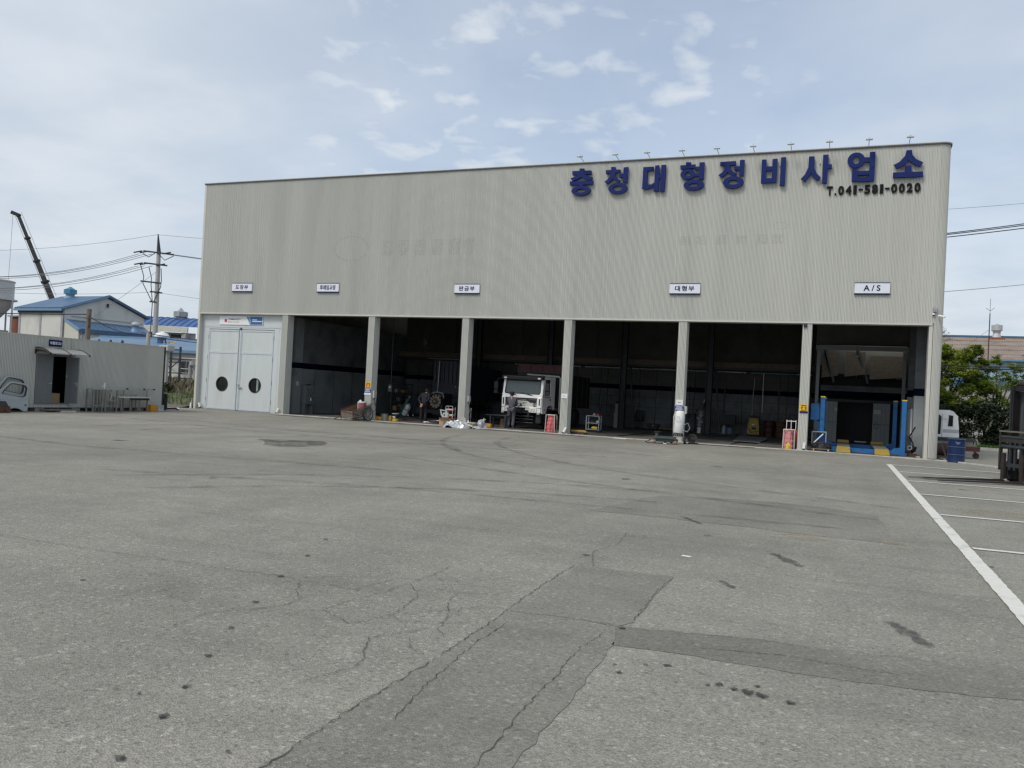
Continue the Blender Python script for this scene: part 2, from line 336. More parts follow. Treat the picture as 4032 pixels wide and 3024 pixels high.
mat('foil', (0.50, 0.52, 0.55), 0.33, 0.35, var=0.2)
mat('foil_dark', (0.10, 0.10, 0.11), 0.4, 0.2, var=0.3)
mat('skin', (0.42, 0.24, 0.17), 0.55, var=0.05)
mat('coverall', (0.085, 0.085, 0.105), 0.85, var=0.12, scale=15, bump=0.3, bscale=18)
mat('navy_cloth', (0.010, 0.011, 0.022), 0.85, var=0.2, bump=0.3, bscale=18)
mat('black_cloth', (0.010, 0.010, 0.013), 0.9, var=0.2, bump=0.3, bscale=18)
mat('hair', (0.010, 0.009, 0.009), 0.7)
mat('fan', (0.36, 0.31, 0.20), 0.6, var=0.15)
mat('roof_blue', (0.052, 0.115, 0.215), 0.5, var=0.12, scale=0.5, dirt=(0.09, 0.155, 0.24), dscale=0.35)
mat('roof_blue2', (0.035, 0.105, 0.29), 0.45, var=0.12, scale=0.5, dirt=(0.05, 0.15, 0.36), dscale=0.3)
mat('wall_white', (0.60, 0.60, 0.56), 0.75, var=0.05, scale=0.4, dirt=(0.42, 0.42, 0.39), dscale=0.5, dlo=0.52, stretch=(1, 1, 0.5))
mat('wall_cream', (0.52, 0.53, 0.45), 0.7, var=0.05)
mat('wall_grey', (0.36, 0.36, 0.35), 0.8, var=0.1, scale=0.4, dirt=(0.22, 0.22, 0.21), dscale=0.6, stretch=(1, 1, 0.4))
mat('roof_brown', (0.28, 0.225, 0.185), 0.8, var=0.15, scale=0.8, dirt=(0.16, 0.13, 0.12), dscale=0.5)
mat('wall_sky', (0.33, 0.52, 0.66), 0.55, var=0.1, scale=0.5)
mat('wall_navy', (0.06, 0.15, 0.26), 0.6, var=0.1)
mat('pole', (0.40, 0.40, 0.38), 0.8, var=0.08)
mat('pole_dark', (0.035, 0.035, 0.037), 0.7)
mat('pole_wood', (0.17, 0.145, 0.115), 0.9, var=0.2, stretch=(1, 1, 0.2))
mat('wire', (0.03, 0.03, 0.035), 0.7)
mat('wire_far', (0.20, 0.21, 0.24), 0.8)
mat('leaf', (0.125, 0.190, 0.022), 0.55, var=0.4, scale=1.1, translucent=0.4)
mat('leaf_light', (0.280, 0.345, 0.045), 0.55, var=0.3, scale=1.3, translucent=0.4)
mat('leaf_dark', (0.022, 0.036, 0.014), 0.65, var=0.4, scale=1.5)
mat('bark', (0.085, 0.070, 0.055), 0.9, var=0.3)
mat('dry_grass', (0.20, 0.165, 0.10), 0.9, var=0.35, scale=2)
mat('grass', (0.065, 0.125, 0.022), 0.8, var=0.4, scale=2)
mat('soil', (0.13, 0.115, 0.085), 0.95, var=0.3, scale=1.0, bump=0.5, bscale=8)
mat('brick_red', (0.23, 0.085, 0.055), 0.85, var=0.2)
stain('oil_stain', (0.070, 0.069, 0.064), 0.42, 2.2, 0.34, 0.66)
stain('oil_dark', (0.04, 0.04, 0.04), 0.7, 30.0, 0.35, 0.6)
stain('scuff', (0.055, 0.054, 0.052), 0.65, 9.0, 0.36, 0.58, (1, 1, 1))
stain('tyre_mark', (0.085, 0.083, 0.078), 0.27, 2.0, 0.36, 0.62)
stain('sand_stain', (0.40, 0.35, 0.24), 0.42, 3.5, 0.44, 0.66)
stain('ghost', (0.25, 0.25, 0.22), 0.055, 9.0, 0.40, 0.6)

# ---------------------------------------------------------------- ground
def rough_poly(pts, step=0.12, amp=0.02, seed=1):
    rg = random.Random(seed); out = []
    for i, p in enumerate(pts):
        q = pts[(i+1) % len(pts)]; L = math.hypot(q[0]-p[0], q[1]-p[1]); n = max(1, int(L/step))
        for k in range(n):
            t = k/n; out.append((p[0]+(q[0]-p[0])*t+rg.uniform(-amp, amp), p[1]+(q[1]-p[1])*t+rg.uniform(-amp, amp)))
    return out
g = MB(); g.sheet([(-900, -500), (900, -500), (900, 1400), (-900, 1400)], -0.03)
terrain = tag(g.build('terrain', 'soil'), kind='structure')
YARD = [(-2.2, -60), (-2.2, -4.2), (-0.6, -0.4), (-0.1, 0.02), (35.6, 0.02), (35.6, 13.6), (60, 16.5), (90, 17), (90, -60)]
ground = tag(plate(YARD, [], -0.02, 0.0, 'z').build('ground', 'asphalt'), kind='structure')
def patch(name, pts, m, z, seed=1, amp=0.02, step=0.12):
    return plate(rough_poly(pts, step, amp, seed), [], z-0.002, z, 'z').build(name, m, ground)
patch('asphalt_patch', [(29.50, -26.75), (30.44, -26.72), (30.47, -28.52), (30.40, -28.72), (29.98, -28.70), (29.55, -28.76)], 'asphalt_patch_old', 0.004, 2)
patch('asphalt_patch', [(30.40, -28.73), (31.30, -28.50), (32.20, -28.49), (33.3, -28.27), (35.6, -27.9), (35.5, -28.6), (32.98, -28.95), (32.45, -29.06), (31.79, -29.14), (30.9, -29.14), (30.50, -29.18)], 'asphalt_patch', 0.004, 3)
patch('asphalt_patch', [(29.56, -28.77), (30.0, -28.71), (30.39, -28.74), (30.49, -29.19), (30.53, -30.05), (30.57, -31.2), (30.6, -33.5), (29.60, -33.5), (29.57, -30.5)], 'asphalt_patch_old', 0.004, 4)
patch('asphalt_patch', [(28.45, -22.8), (28.95, -20.0), (29.95, -19.55), (31.5, -19.35), (32.5, -19.95), (32.66, -22.98), (31.6, -22.97), (30.9, -22.86), (29.4, -22.72)], 'asphalt_patch_old', 0.004, 5, 0.03, 0.25)
patch('stain', [(16.4, -15.3), (17.2, -14.9), (17.9, -14.3), (18.6, -15.0), (19.0, -16.3), (18.5, -17.1), (17.9, -16.9), (17.0, -15.9)], 'oil_stain', 0.004, 6, 0.10, 0.3)
patch('stain', [(31.0, -23.2), (31.7, -22.9), (31.8, -23.35), (31.2, -23.6)], 'sand_stain', 0.007, 7, 0.05)
patch('stain', [(32.45, -22.75), (32.75, -22.7), (32.78, -23.0), (32.5, -23.05)], 'sand_stain', 0.007, 8, 0.04)
patch('stain', [(33.7, -17.9), (34.6, -17.2), (35.4, -17.4), (35.3, -18.2), (34.2, -18.5)], 'sand_stain', 0.004, 9, 0.1)
patch('stain', [(6.0, -1.4), (14, -1.6), (22, -1.3), (22, -0.5), (13, -0.6), (6, -0.5)], 'oil_stain', 0.003, 10, 0.15, 0.5)
patch('stain', [(33.6, -10.6), (35, -10.2), (36.8, -10.4), (36.9, -9.2), (35, -9.4), (33.7, -9.9)], 'oil_stain', 0.003, 11, 0.15, 0.4)
SPOTS = [(29.0,-31.99,.05),(28.82,-31.55,.055),(28.63,-31.19,.05),(28.37,-30.73,.05),(28.1,-30.21,.05),(27.8,-29.59,.05),(27.43,-28.79,.06),(27.1,-27.94,.06),(26.76,-27.12,.07),(28.49,-31.39,.025),(26.24,-29.78,.04),(22.11,-23.59,.18),(29.36,-31.72,.025),(15.24,-19.09,.4),
 (31.44,-29.68,.09),(31.52,-29.70,.07),(31.27,-29.63,.05),(31.36,-29.67,.04),(31.21,-29.68,.03),(31.48,-29.55,.04),(31.68,-29.74,.05),(30.79,-29.5,.035),(30.92,-29.44,.045),(30.61,-29.6,.03),(30.67,-29.73,.04),(30.45,-28.76,.05),(30.38,-23.97,.10),(29.42,-26.2,.08),(27.74,-17.59,.30),(33.55,-24.0,.05),(28.9,-12.1,.3),(34.6,-13.2,.3)]
for i, (x, y, r) in enumerate(SPOTS):
    r *= 0.72; rg = random.Random(i); pts = [(x+r*rg.uniform(.35, 1.0)*math.cos(t*0.628), y+r*rg.uniform(.35, 1.0)*math.sin(t*0.628)) for t in range(10)]
    plate(pts, [], 0.008, 0.010, 'z').build('oil_spot', 'oil_dark' if r < .065 else 'oil_stain', ground)
def ribbon(pts, w, z, seed=0, jag=0.02, sub=0.08):
    rg = random.Random(seed); P = []
    for p, q in zip(pts, pts[1:]):
        L = math.hypot(q[0]-p[0], q[1]-p[1]); n = max(1, int(L/sub))
        for k in range(n): t = k/n; P.append((p[0]+(q[0]-p[0])*t+rg.uniform(-jag, jag), p[1]+(q[1]-p[1])*t+rg.uniform(-jag, jag)))
    P.append(pts[-1]); mb = MB(); n = len(P); A = []; B = []
    for i, p in enumerate(P):
        a = P[max(i-1, 0)]; b = P[min(i+1, n-1)]; d = math.hypot(b[0]-a[0], b[1]-a[1]) or 1; nx, ny = -(b[1]-a[1])/d, (b[0]-a[0])/d
        ww = w*rg.uniform(.35, 1.2)*(0.25 if i in (0, n-1) else 1)/2; A.append((p[0]+nx*ww, p[1]+ny*ww, z)); B.append((p[0]-nx*ww, p[1]-ny*ww, z))
    mb.add(A+B, [(i, i+1, n+i+1, n+i) for i in range(n-1)]); return mb
CRACKS = [([(22.3,-28.9),(24.1,-28.87),(24.98,-28.88),(25.66,-28.86),(26.46,-28.83),(26.92,-28.82),(27.58,-28.78)],.016),([(27.58,-28.78),(27.74,-28.59),(28.01,-28.43),(28.22,-28.06)],.008),
 ([(27.61,-28.76),(27.87,-29.17),(28.0,-29.28),(28.04,-29.52),(27.9,-29.8)],.009),([(27.91,-28.81),(28.14,-28.85),(28.44,-28.83),(28.5,-27.98),(28.46,-27.53)],.010),([(28.44,-28.83),(28.36,-29.19),(28.35,-29.52),(28.19,-29.59)],.008),
 ([(29.62,-32.8),(29.59,-31.54),(29.57,-30.93),(29.58,-30.14),(29.57,-29.64),(29.53,-28.64),(29.48,-27.79),(29.47,-26.76)],.020),([(29.84,-31.06),(29.75,-30.59),(29.70,-30.06),(29.66,-29.53),(29.67,-29.05)],.008),
 ([(30.45,-32.3),(30.40,-31.1),(30.36,-30.38),(30.35,-29.93),(30.32,-29.36),(30.37,-28.93)],.012),([(28.7,-28.43),(28.97,-28.44),(29.2,-28.38),(29.35,-28.17)],.007),([(28.86,-29.35),(28.98,-29.45),(29.25,-29.35),(29.44,-29.2)],.007),
 ([(29.43,-29.64),(29.3,-29.49),(29.23,-29.19),(29.22,-28.89)],.007),([(29.23,-29.79),(29.34,-29.96),(29.49,-30.06)],.007),([(28.93,-28.17),(29.2,-28.14),(29.35,-28.17)],.007),([(30.48,-28.51),(30.44,-27.5),(30.46,-26.85)],.010),
 ([(31.28,-25.98),(31.98,-25.99),(32.33,-25.92),(32.83,-25.97),(33.55,-25.78),(35,-25.7)],.012),([(30.0,-28.71),(30.36,-28.69),(30.62,-28.7),(31.29,-28.51),(31.92,-28.49),(33.1,-28.3),(34.5,-28.0)],.013),([(29.44,-24.39),(29.54,-25.28),(29.43,-25.96),(29.65,-26.74)],.009),([(28.35,-29.5),(28.7,-29.7),(28.86,-29.35),(29.22,-28.9),(29.5,-28.7)],.007),([(28.5,-28.4),(28.75,-28.75),(28.86,-29.35)],.007),([(28.97,-28.44),(29.05,-28.8),(29.23,-29.19)],.007),([(28.2,-28.85),(28.3,-28.3),(28.7,-28.1),(28.93,-28.17)],.007),([(29.25,-29.5),(29.0,-29.9),(29.23,-30.4),(29.1,-30.9)],.007),([(27.98,-29.67),(27.7,-30.0),(27.75,-30.4)],.007),([(31.0,-28.95),(31.6,-28.8),(32.3,-28.85)],.007)]
for i, (p, w) in enumerate(CRACKS): ribbon(p, max(0.0075, w*0.58), 0.0085, i, 0.013, 0.04).build('crack', 'crack', ground)
for i, (p, w) in enumerate([([(31.23,-24.74),(31.57,-25.40)],.15),([(32.32,-27.37),(32.57,-28.01)],.15),([(29.76,-22.43),(30.17,-23.05)],.09),([(30.88,-26.62),(31.05,-26.9)],.07)]):
    ribbon(p, w, 0.0095, 40+i, 0.004, 0.05).build('scuff_mark', 'scuff', ground)
def arc(cx, cy, r, a0, a1, n=24): return [(cx+r*math.cos(R(a0+(a1-a0)*k/n)), cy+r*math.sin(R(a0+(a1-a0)*k/n))) for k in range(n+1)]
for i, (p, w) in enumerate([(arc(14.5,-14.5,4.2,60,200),.30),(arc(14.5,-14.5,2.4,70,210),.26),(arc(17,-16,5.5,20,120),.28),(arc(24,-18,7,80,170),.3),(arc(24,-18,8.9,80,165),.3),([(25,-9),(28,-10.5),(31,-11.5)],.25),([(24,-14),(28,-16.5),(33,-18.6)],.3),([(22,-17),(27,-19),(32.5,-20.6)],.3),([(8,-20),(16,-21),(24,-20)],.3),(arc(30,-30,9,95,150),.28),(arc(30,-30,10.7,95,150),.28),([(6,-9),(15,-11),(26,-10)],.28),([(6,-10.8),(15,-12.8),(26,-11.8)],.28),([(20,-24),(25,-22.5),(32,-22)],.25),(arc(34,-4,15.5,186,235),.26),(arc(34,-4,13.7,186,235),.26)]):
    ribbon(p, w, 0.0045+0.0003*i, 60+i, 0.02, 0.3).build('tyre_mark', 'tyre_mark', ground)
# painted lines
def paint(name, x0, x1, y0, y1, seed):
    pts = rough_poly([(x0, y0), (x1, y0), (x1, y1), (x0, y1)], 0.10, 0.006, seed); plate(pts, [], 0.009, 0.0125, 'z').build(name, 'paint_white', ground)
paint('bay_line', 33.35, 33.51, -33.5, -5.2, 1)
for i, yy in enumerate((-5.40, -8.53, -11.80, -15.33, -19.0, -22.66, -26.6)): paint('bay_line', 33.53, 39.0, yy-0.055, yy+0.055, 10+i)
k = MB()
KB = [(33.4, -0.42), (34.95, -0.62), (35.55, -0.72), (36.15, -1.25), (37.1, -2.75), (39.5, -5.6)]
for p, q in zip(KB, KB[1:]): k.bar((p[0], p[1], 0.02), (q[0], q[1], 0.02), 0.09, 0.05)
tag(k.build('kerb_strip', 'kerb'), kind='structure')
k = MB(); k.box((35.7, 13.55, -0.01), (58, 13.75, 0.13))
tag(k.build('far_kerb', 'kerb'), kind='structure')
# workshop floor with two service pits
fl = plate([(5.36, -0.02), (34.98, -0.02), (34.98, 13.1), (5.36, 13.1)], [[(22.68, 1.1), (23.48, 1.1), (23.48, 8.6), (22.68, 8.6)], [(27.65, 0.85), (28.6, 0.85), (28.6, 6.6), (27.65, 6.6)]], -0.015, 0.012, 'z').build('workshop_floor', 'concrete')
tag(fl, kind='structure')
for (a, b, c, d) in ((22.68, 23.48, 1.1, 8.6), (27.65, 28.6, 0.85, 6.6)):
    m = MB(); m.add([(a,c,-1.3),(b,c,-1.3),(b,d,-1.3),(a,d,-1.3),(a,c,0),(b,c,0),(b,d,0),(a,d,0)], [(0,1,2,3),(0,4,5,1),(1,5,6,2),(2,6,7,3),(3,7,4,0)]); m.build('service_pit', 'concrete', fl)
rgk = random.Random(5)
x = 5.4
while x < 34.9:
    L = rgk.uniform(1.2, 2.6); xe = min(34.95, x+L)
    MB().box((x, -0.30+rgk.uniform(-.03, .03), -0.005), (xe-0.01, -0.025, 0.020+rgk.uniform(0, .012))).build('sill_slab', 'kerb', fl); x = xe

# ---------------------------------------------------------------- the workshop
W = thing('workshop_building', 'big grey corrugated workshop with five open bays and blue rooftop lettering', 'workshop', loc=(0, 0, 0))
RIB = 0.0513; TOP = 11.90; HEAD = 5.06
def rib_profile(n, pitch=RIB, d=0.036, jit=0.0, seed=0):
    pts = []; rgr = random.Random(seed)
    for i in range(n): b = i*pitch+(rgr.uniform(-jit, jit)*pitch if i else 0); pts += [(b, d), (b+0.30*pitch, d), (b+0.44*pitch, 0), (b+0.84*pitch, 0), (b+0.98*pitch, d)]
    pts.append((n*pitch, d)); return pts
def rib_sheet(n, z0, z1, pitch=RIB, d=0.032, seed=0):
    m = MB(); pr = rib_profile(n, pitch, d, 0.10, seed); k = len(pr)
    m.add([(p[0], p[1], z0) for p in pr]+[(p[0], p[1], z1) for p in pr], [(i, i+1, k+i+1, k+i) for i in range(k-1)]); return m
pans = []
for i in range(0, 8): pan = rib_sheet(20, HEAD+0.06, TOP, seed=i).build('cladding_panel', 'clad', W); pan.location = (0.12+i*20*RIB, 0.0+(0.002 if i % 2 else 0.0), 0); pans.append(pan)
for i in range(8, 34): place(pans[(i*5+i//8) % 8], 'cladding_panel', W, (0.12+i*20*RIB, 0.0 + (0.002 if i % 2 else 0.0), 0))
XE = 0.12+34*20*RIB
def corner_prof(r=0.34, n=13):
    out = []; L = math.pi/2*r; cnt = int(L/RIB)
    for i in range(cnt*5+1):
        t = i/(cnt*5); a = t*math.pi/2; rr = r if (i % 5) in (2, 3) else r-0.034
        out.append((XE+rr*math.sin(a), r-rr*math.cos(a)))
    return out
cp = corner_prof(); cp = cp+[(cp[-1][0]+(0 if (i % 5) in (0, 1) else 0.022), cp[-1][1]+0.012*(i+1)) for i in range(60)]
m = MB(); k = len(cp); m.add([(p[0], p[1], 0.03) for p in cp]+[(p[0], p[1], TOP) for p in cp], [(i, i+1, k+i+1, k+i) for i in range(k-1)]); m.build('corner_cladding', 'clad', W)
m = MB(); m.box((-0.01, -0.008, 0.0), (0.119, 0.5, TOP-0.01)); m.build('corner_trim', 'clad_trim', W)
m = MB(); m.box((-0.012, 0.5, 0.0), (0.10, 13.4, 9.1)); m.build('side_wall', 'clad', W)
m = MB(); m.box((35.20, 1.05, 0.0), (35.29, 13.4, 9.1)); m.build('side_wall', 'clad', W)
m = MB(); m.box((0.1, 13.3, 0.0), (35.2, 13.4, 9.0)); m.build('rear_wall', 'clad', W)
# parapet cap, follows the round corner
cap = [(-0.03, -0.05)] + [(XE, -0.05)] + [(XE+0.39*math.sin(a*math.pi/16), 0.34-0.39*math.cos(a*math.pi/16)) for a in range(1, 9)] + [(XE+0.39, 1.2), (XE+0.1, 1.2), (XE+0.1, 0.36), (-0.03, 0.36)]
m = MB(); m.prism(cap, TOP, TOP+0.045, 'z'); m.build('parapet_cap', 'cap_trim', W)
m = MB(); m.prism([(p[0]*1.0, p[1]*0.9+0.004) for p in cap], TOP+0.0455, TOP+0.075, 'z'); m.build('parapet_flashing', 'clad_trim', W)
m = MB(); m.box((0.12, -0.018, HEAD-0.02), (XE-0.03, 0.03, HEAD+0.055)); m.build('header_flashing', 'clad_trim', W)
m = MB(); m.box((0.12, 0.031, HEAD-0.015), (XE-0.03, 0.55, HEAD+0.03)); m.build('header_soffit', 'clad_trim', W)
m = MB(); m.box((0.12, 0.56, HEAD-0.01), (XE, 0.66, TOP-0.1)); m.build('inner_liner', 'wall_in', W)
MB().box((0.10, 0.4, 8.7), (30.7, 13.3, 8.9)).build('roof', 'dark_steel', W); MB().box((30.7, 0.4, 8.7), (35.2, 10.6, 8.9)).build('roof', 'dark_steel', W)  # rear of right bay left unroofed so sky light falls on the tan sheets
MB().box((30.62, 10.7, 0.02), (30.70, 13.2, 8.7)).build('store_partition', 'wall_in', W); MB().box((30.75, 10.6, 5.2), (35.15, 10.7, 8.7)).build('store_lintel', 'wall_in', W)
for i in range(6):
    y = 2.0+i*2.1; MB().box((5.4, y-0.08, 8.3), (30.5, y+0.08, 8.6)).build('purlin', 'dark_steel', W)
# front pillars
def pillar_mesh(w=0.36, d=0.5):
    m = MB(); n = 6; t = (w-n*0.055)/2; prof = [(0, 0.0)]
    prof += [(t+p[0], p[1]) for p in rib_profile(n, 0.055, 0.032)]; prof += [(w, 0.0)]
    side = [(w-0.0, 0.045)]
    for i in range(7): b = 0.05+i*0.058; side += [(w-0.025, b), (w-0.025, b+0.02), (w, b+0.03), (w, b+0.05)]
    prof += side + [(w, d), (0, d)]
    k = len(prof); m.add([(p[0], p[1], 0.012) for p in prof]+[(p[0], p[1], HEAD-0.02) for p in prof], [(i, (i+1) % k, k+(i+1) % k, k+i) for i in range(k)]); return m
PX = [5.39, 10.45, 15.46, 20.42, 25.45, 30.35]
for i, x in enumerate(PX):
    if i == 0: p0 = pillar_mesh().build('pillar', 'clad', W); p0.location = (x, 0.003, 0)
    else: place(p0, 'pillar', W, (x, 0.003, 0))
    MB().box((x-0.03, -0.06, 0.012), (x+0.39, 0.52, 0.045)).build('pillar_base', 'kerb', W)
m = MB(); m.box((34.86, 0.02, 0.012), (34.985, 0.6, HEAD-0.016)); m.build('pillar', 'clad_trim', W)
# spray booth front
bw = plate([(0.12, 0.0), (5.388, 0.0), (5.388, HEAD-0.02), (0.12, HEAD-0.02)], [[(0.55, 0.02), (4.76, 0.02), (4.76, 4.27), (0.55, 4.27)]], 0.25, 0.33).build('booth_wall', 'booth_wall', W)
m = MB(); m.box((0.13, 0.235, 4.36), (5.38, 0.249, 4.47)); m.build('wall_rail', 'booth_frame', bw)
for x in (0.2, 5.05): MB().box((x, 0.243, 0.02), (x+0.012, 0.249, 4.34)).build('panel_joint', 'booth_frame', bw)
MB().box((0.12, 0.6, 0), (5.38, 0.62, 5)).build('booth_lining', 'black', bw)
def leaf(x0, x1, hx, hz, side):
    d = plate([(x0, 0.04), (x1, 0.04), (x1, 4.24), (x0, 4.24)], [circ(hx, hz, 0.365, 36)], 0.262, 0.30).build('door', 'booth_wall', W)
    m = MB()
    for (a, b, c, e) in ((x0, x1, 0.04, 0.13), (x0, x1, 4.15, 4.24), (x0, x0+0.08, 0.131, 4.149), (x1-0.08, x1, 0.131, 4.149)): m.box((a, 0.240, c), (b, 0.2615, e))
    m.box((x0+0.081, 0.243, 2.99), (x1-0.081, 0.2615, 3.10)); m.build('door_frame', 'booth_frame', d, bevel=0.004)
    MB().ring(hx, hz, 0.385, 0.385, 0.34, 0.34, 0.235, 0.262, 36).build('porthole_ring', 'rubber', d)
    MB().prism(circ(hx, hz, 0.345, 36), 0.285, 0.295).build('porthole_glass', mat('booth_glass', (0.03, 0.035, 0.035), 0.05, var=0.02, alpha=0.35, spec=0.6), d)
    xm = (x0+x1)/2; MB().box((xm-0.004, 0.2585, 1.9), (xm+0.004, 0.2619, 2.98)).build('panel_joint', 'booth_frame', d)
    MB().box((xm-0.004, 0.2585, 0.14), (xm+0.004, 0.2619, 0.95)).build('panel_joint', 'booth_frame', d)
    for hzz in (0.55, 1.55, 2.75, 3.85):
        xx = x0-0.01 if side < 0 else x1+0.01; MB().tube([(xx, 0.245, hzz-0.11), (xx, 0.245, hzz+0.11)], 0.024, 8).build('hinge', 'grey_paint', d)
    return d
d1 = leaf(0.57, 2.625, 1.58, 1.375, -1); d2 = leaf(2.66, 4.74, 3.70, 1.38, 1)
MB().box((2.60, 0.222, 0.05), (2.69, 0.239, 4.26)).build('astragal', 'booth_frame', d2)
MB().tube([(2.56, 0.21, 0.02), (2.56, 0.21, 4.30)], 0.016, 8).build('bolt_rod', 'galv', d2)
MB().cbox((2.78, 0.20, 1.24), (0.20, 0.05, 0.05)).cbox((2.68, 0.20, 1.32), (0.06, 0.06, 0.16)).build('handle', 'galv', d2)
MB().cbox((2.66, 0.22, 4.29), (0.10, 0.06, 0.09)).build('bolt_bracket', 'cap_trim', d2)
for x in (1.90, 3.67): tag(MB().tube([(x, 0.5, 0.4), (x, 0.5, 2.9)], 0.05, 10).build('tube_lamp', 'tube_light'), 'upright tube lamp glowing behind the %s porthole' % ('left' if x < 2 else 'right'), 'lamp', 'booth lamps')
# inside: back wall, stripe, columns, crane runway
YB = 13.0
xs = [5.45+i*0.97 for i in range(31)]
for i in range(30):
    a, b = xs[i]+0.012, xs[i+1]-0.012
    dd = (i*7 % 5)*0.006
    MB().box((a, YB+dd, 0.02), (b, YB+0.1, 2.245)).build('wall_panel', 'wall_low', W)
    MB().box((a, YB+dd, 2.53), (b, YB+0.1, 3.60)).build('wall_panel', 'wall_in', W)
    if i % 3 == 0: MB().box((xs[i]-0.03, YB-0.05, 0.02), (xs[i]+0.03, YB+0.05, 3.6)).build('wall_post', 'dark_steel', W)
MB().box((5.4, YB-0.012, 2.25), (34.6, YB+0.11, 2.525)).build('blue_stripe', 'stripe', W)
for z in (0.62, 1.25, 1.83, 2.95): MB().box((5.45, YB-0.03, z), (34.5, YB-0.005, z+0.022)).build('wall_rail', 'dark_steel', W)
xs2 = [5.4, 9.1, 13.6, 18.3, 23.1, 27.6, 30.6]
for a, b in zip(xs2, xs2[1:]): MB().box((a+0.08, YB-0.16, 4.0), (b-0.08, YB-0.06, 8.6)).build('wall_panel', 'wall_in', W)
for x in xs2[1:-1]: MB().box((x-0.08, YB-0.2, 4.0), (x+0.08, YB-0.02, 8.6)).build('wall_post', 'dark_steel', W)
MB().box((5.4, YB-0.9, 3.68), (31.2, YB-0.25, 3.98)).build('crane_runway', 'runway', W)
MB().box((5.4, YB-1.0, 3.56), (31.2, YB-0.2, 3.675)).build('runway_flange', 'dark_steel', W)
x = 13.2; rgp = random.Random(3)
while x < 30.2:
    L = rgp.uniform(0.7, 2.6); m = MB().tube([(x, YB-0.25, 3.47), (min(x+L, 30.4), YB-0.25, 3.47)], 0.036, 8); m.build('daylight_slit_bar', 'pipe_blue' if 25.9 < x < 28 else 'pipe', W); x += L+rgp.choice((0.03, 0.05, 0.25))  # bright bars in place of a daylight gap along the wall
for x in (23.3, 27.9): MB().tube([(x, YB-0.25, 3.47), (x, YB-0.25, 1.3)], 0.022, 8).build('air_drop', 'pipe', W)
for x in (11.3, 15.9, 20.35, 25.15, 30.0):
    c = MB().box((x-0.17, 11.25, 0.01), (x-0.13, 11.6, 8.4)).box((x+0.13, 11.25, 0.01), (x+0.17, 11.6, 8.4)).box((x-0.13, 11.40, 0.01), (x+0.13, 11.44, 8.4)).build('steel_column', 'dark_steel', W)
    MB().bar((x+0.25, 12.0, 3.5), (x+0.62, 11.9, 0.02), 0.10).build('column_brace', 'dark_steel', c)
# left partition of bay two
mat('partition_grey', (0.21, 0.23, 0.24), 0.6, var=0.12, scale=1.0, dirt=(0.11, 0.12, 0.125), dscale=0.8)  # paler than the other lower walls, stronger light put into its colour
MB().box((5.20, 0.6, 0.02), (5.30, 13.2, 2.39)).build('partition', 'partition_grey', W)
MB().box((5.20, 0.6, 2.70), (5.30, 13.2, 5.02)).build('partition', 'wall_low', W)
MB().box((5.19, 0.6, 2.395), (5.312, 13.2, 2.695)).build('blue_stripe', 'stripe', W)
MB().box((5.31, 1.15, 0.02), (5.46, 1.80, 5.02)).build('partition_pier', 'partition_grey', W)
MB().box((5.313, 1.149, 2.40), (5.468, 1.802, 2.69)).build('blue_stripe', 'stripe', W)
for y in (3.2, 5.0, 6.9, 9.0): MB().box((5.301, y, 0.03), (5.308, y+0.03, 2.38)).build('panel_joint', 'dark_steel', W)
# right bay: side wall with painted columns, portal, inner wall with sliding doors
MB().box((34.99, 1.1, 0.02), (35.19, 13.2, 8.6)).build('side_lining', 'wall_in', W)
for y0, y1 in ((2.2, 2.75), (5.6, 6.1)):
    c = MB().box((34.62, y0, 0.02), (34.985, y1, 2.40)).build('side_column', 'grey_paint', W); MB().box((34.615, y0-0.005, 2.401), (34.99, y1+0.005, 2.70)).build('blue_stripe', 'stripe', c); MB().box((34.62, y0, 2.701), (34.985, y1, 8.4)).build('column_top', 'wall_low', c)
MB().box((30.72, 6.0, 4.42), (34.6, 6.15, 4.62)).build('portal_beam', 'door_grey', W)
MB().box((30.72, 6.3, 4.66), (34.9, 6.4, 8.5)).build('portal_wall', 'wall_in', W)
MB().box((30.78, 6.0, 0.02), (30.92, 6.15, 4.41)).build('portal_post', 'door_grey', W)
MB().box((34.40, 6.16, 0.02), (34.54, 6.3, 4.41)).build('portal_post', 'door_grey', W)
iw = MB().box((30.9, 10.85, 2.35), (34.98, 10.95, 2.92)).build('inner_wall', 'wall_low', W)
MB().box((30.9, 10.83, 2.34), (34.98, 10.849, 2.64)).build('blue_stripe', 'stripe', iw)
MB().box((30.9, 10.80, 2.10), (34.98, 10.86, 2.23)).build('door_track', 'dark_steel', iw)
for a, b in ((30.95, 31.74), (33.42, 34.20)):
    d = MB().box((a, 10.80, 0.03), (b, 10.84, 2.09)).build('sliding_door', 'grey_paint', W)
    for kx in (0.25, 0.5, 0.75): MB().box((a+(b-a)*kx-0.008, 10.792, 0.05), (a+(b-a)*kx+0.008, 10.799, 2.07)).build('door_rib', 'door_grey', d)
    MB().box((a+0.02, 10.785, 1.02), (b-0.02, 10.799, 1.06)).build('door_rail', 'door_grey', d)
MB().box((30.9, 12.6, 0.02), (34.98, 12.7, 3.4)).build('store_wall', 'black', W)
for k_, (a, b, c, d) in enumerate(((30.9, 31.7, 3.3, 4.7), (32.0, 33.0, 3.4, 4.8), (33.2, 34.8, 3.3, 4.6))):
    MB().add([(a, 11.2, c), (b, 11.2, c+0.15), (b, 12.9, d), (a, 12.9, d)], [(0, 1, 2, 3)]).build('ceiling_sheet', mat('ceiling_tan', (0.22, 0.17, 0.115), 0.8, var=0.2), W)
for x in (31.5, 33.1): MB().bar((x, 10.9, 3.0), (x-0.5, 12.9, 4.9), 0.10, 0.2).build('rafter', 'dark_steel', W)
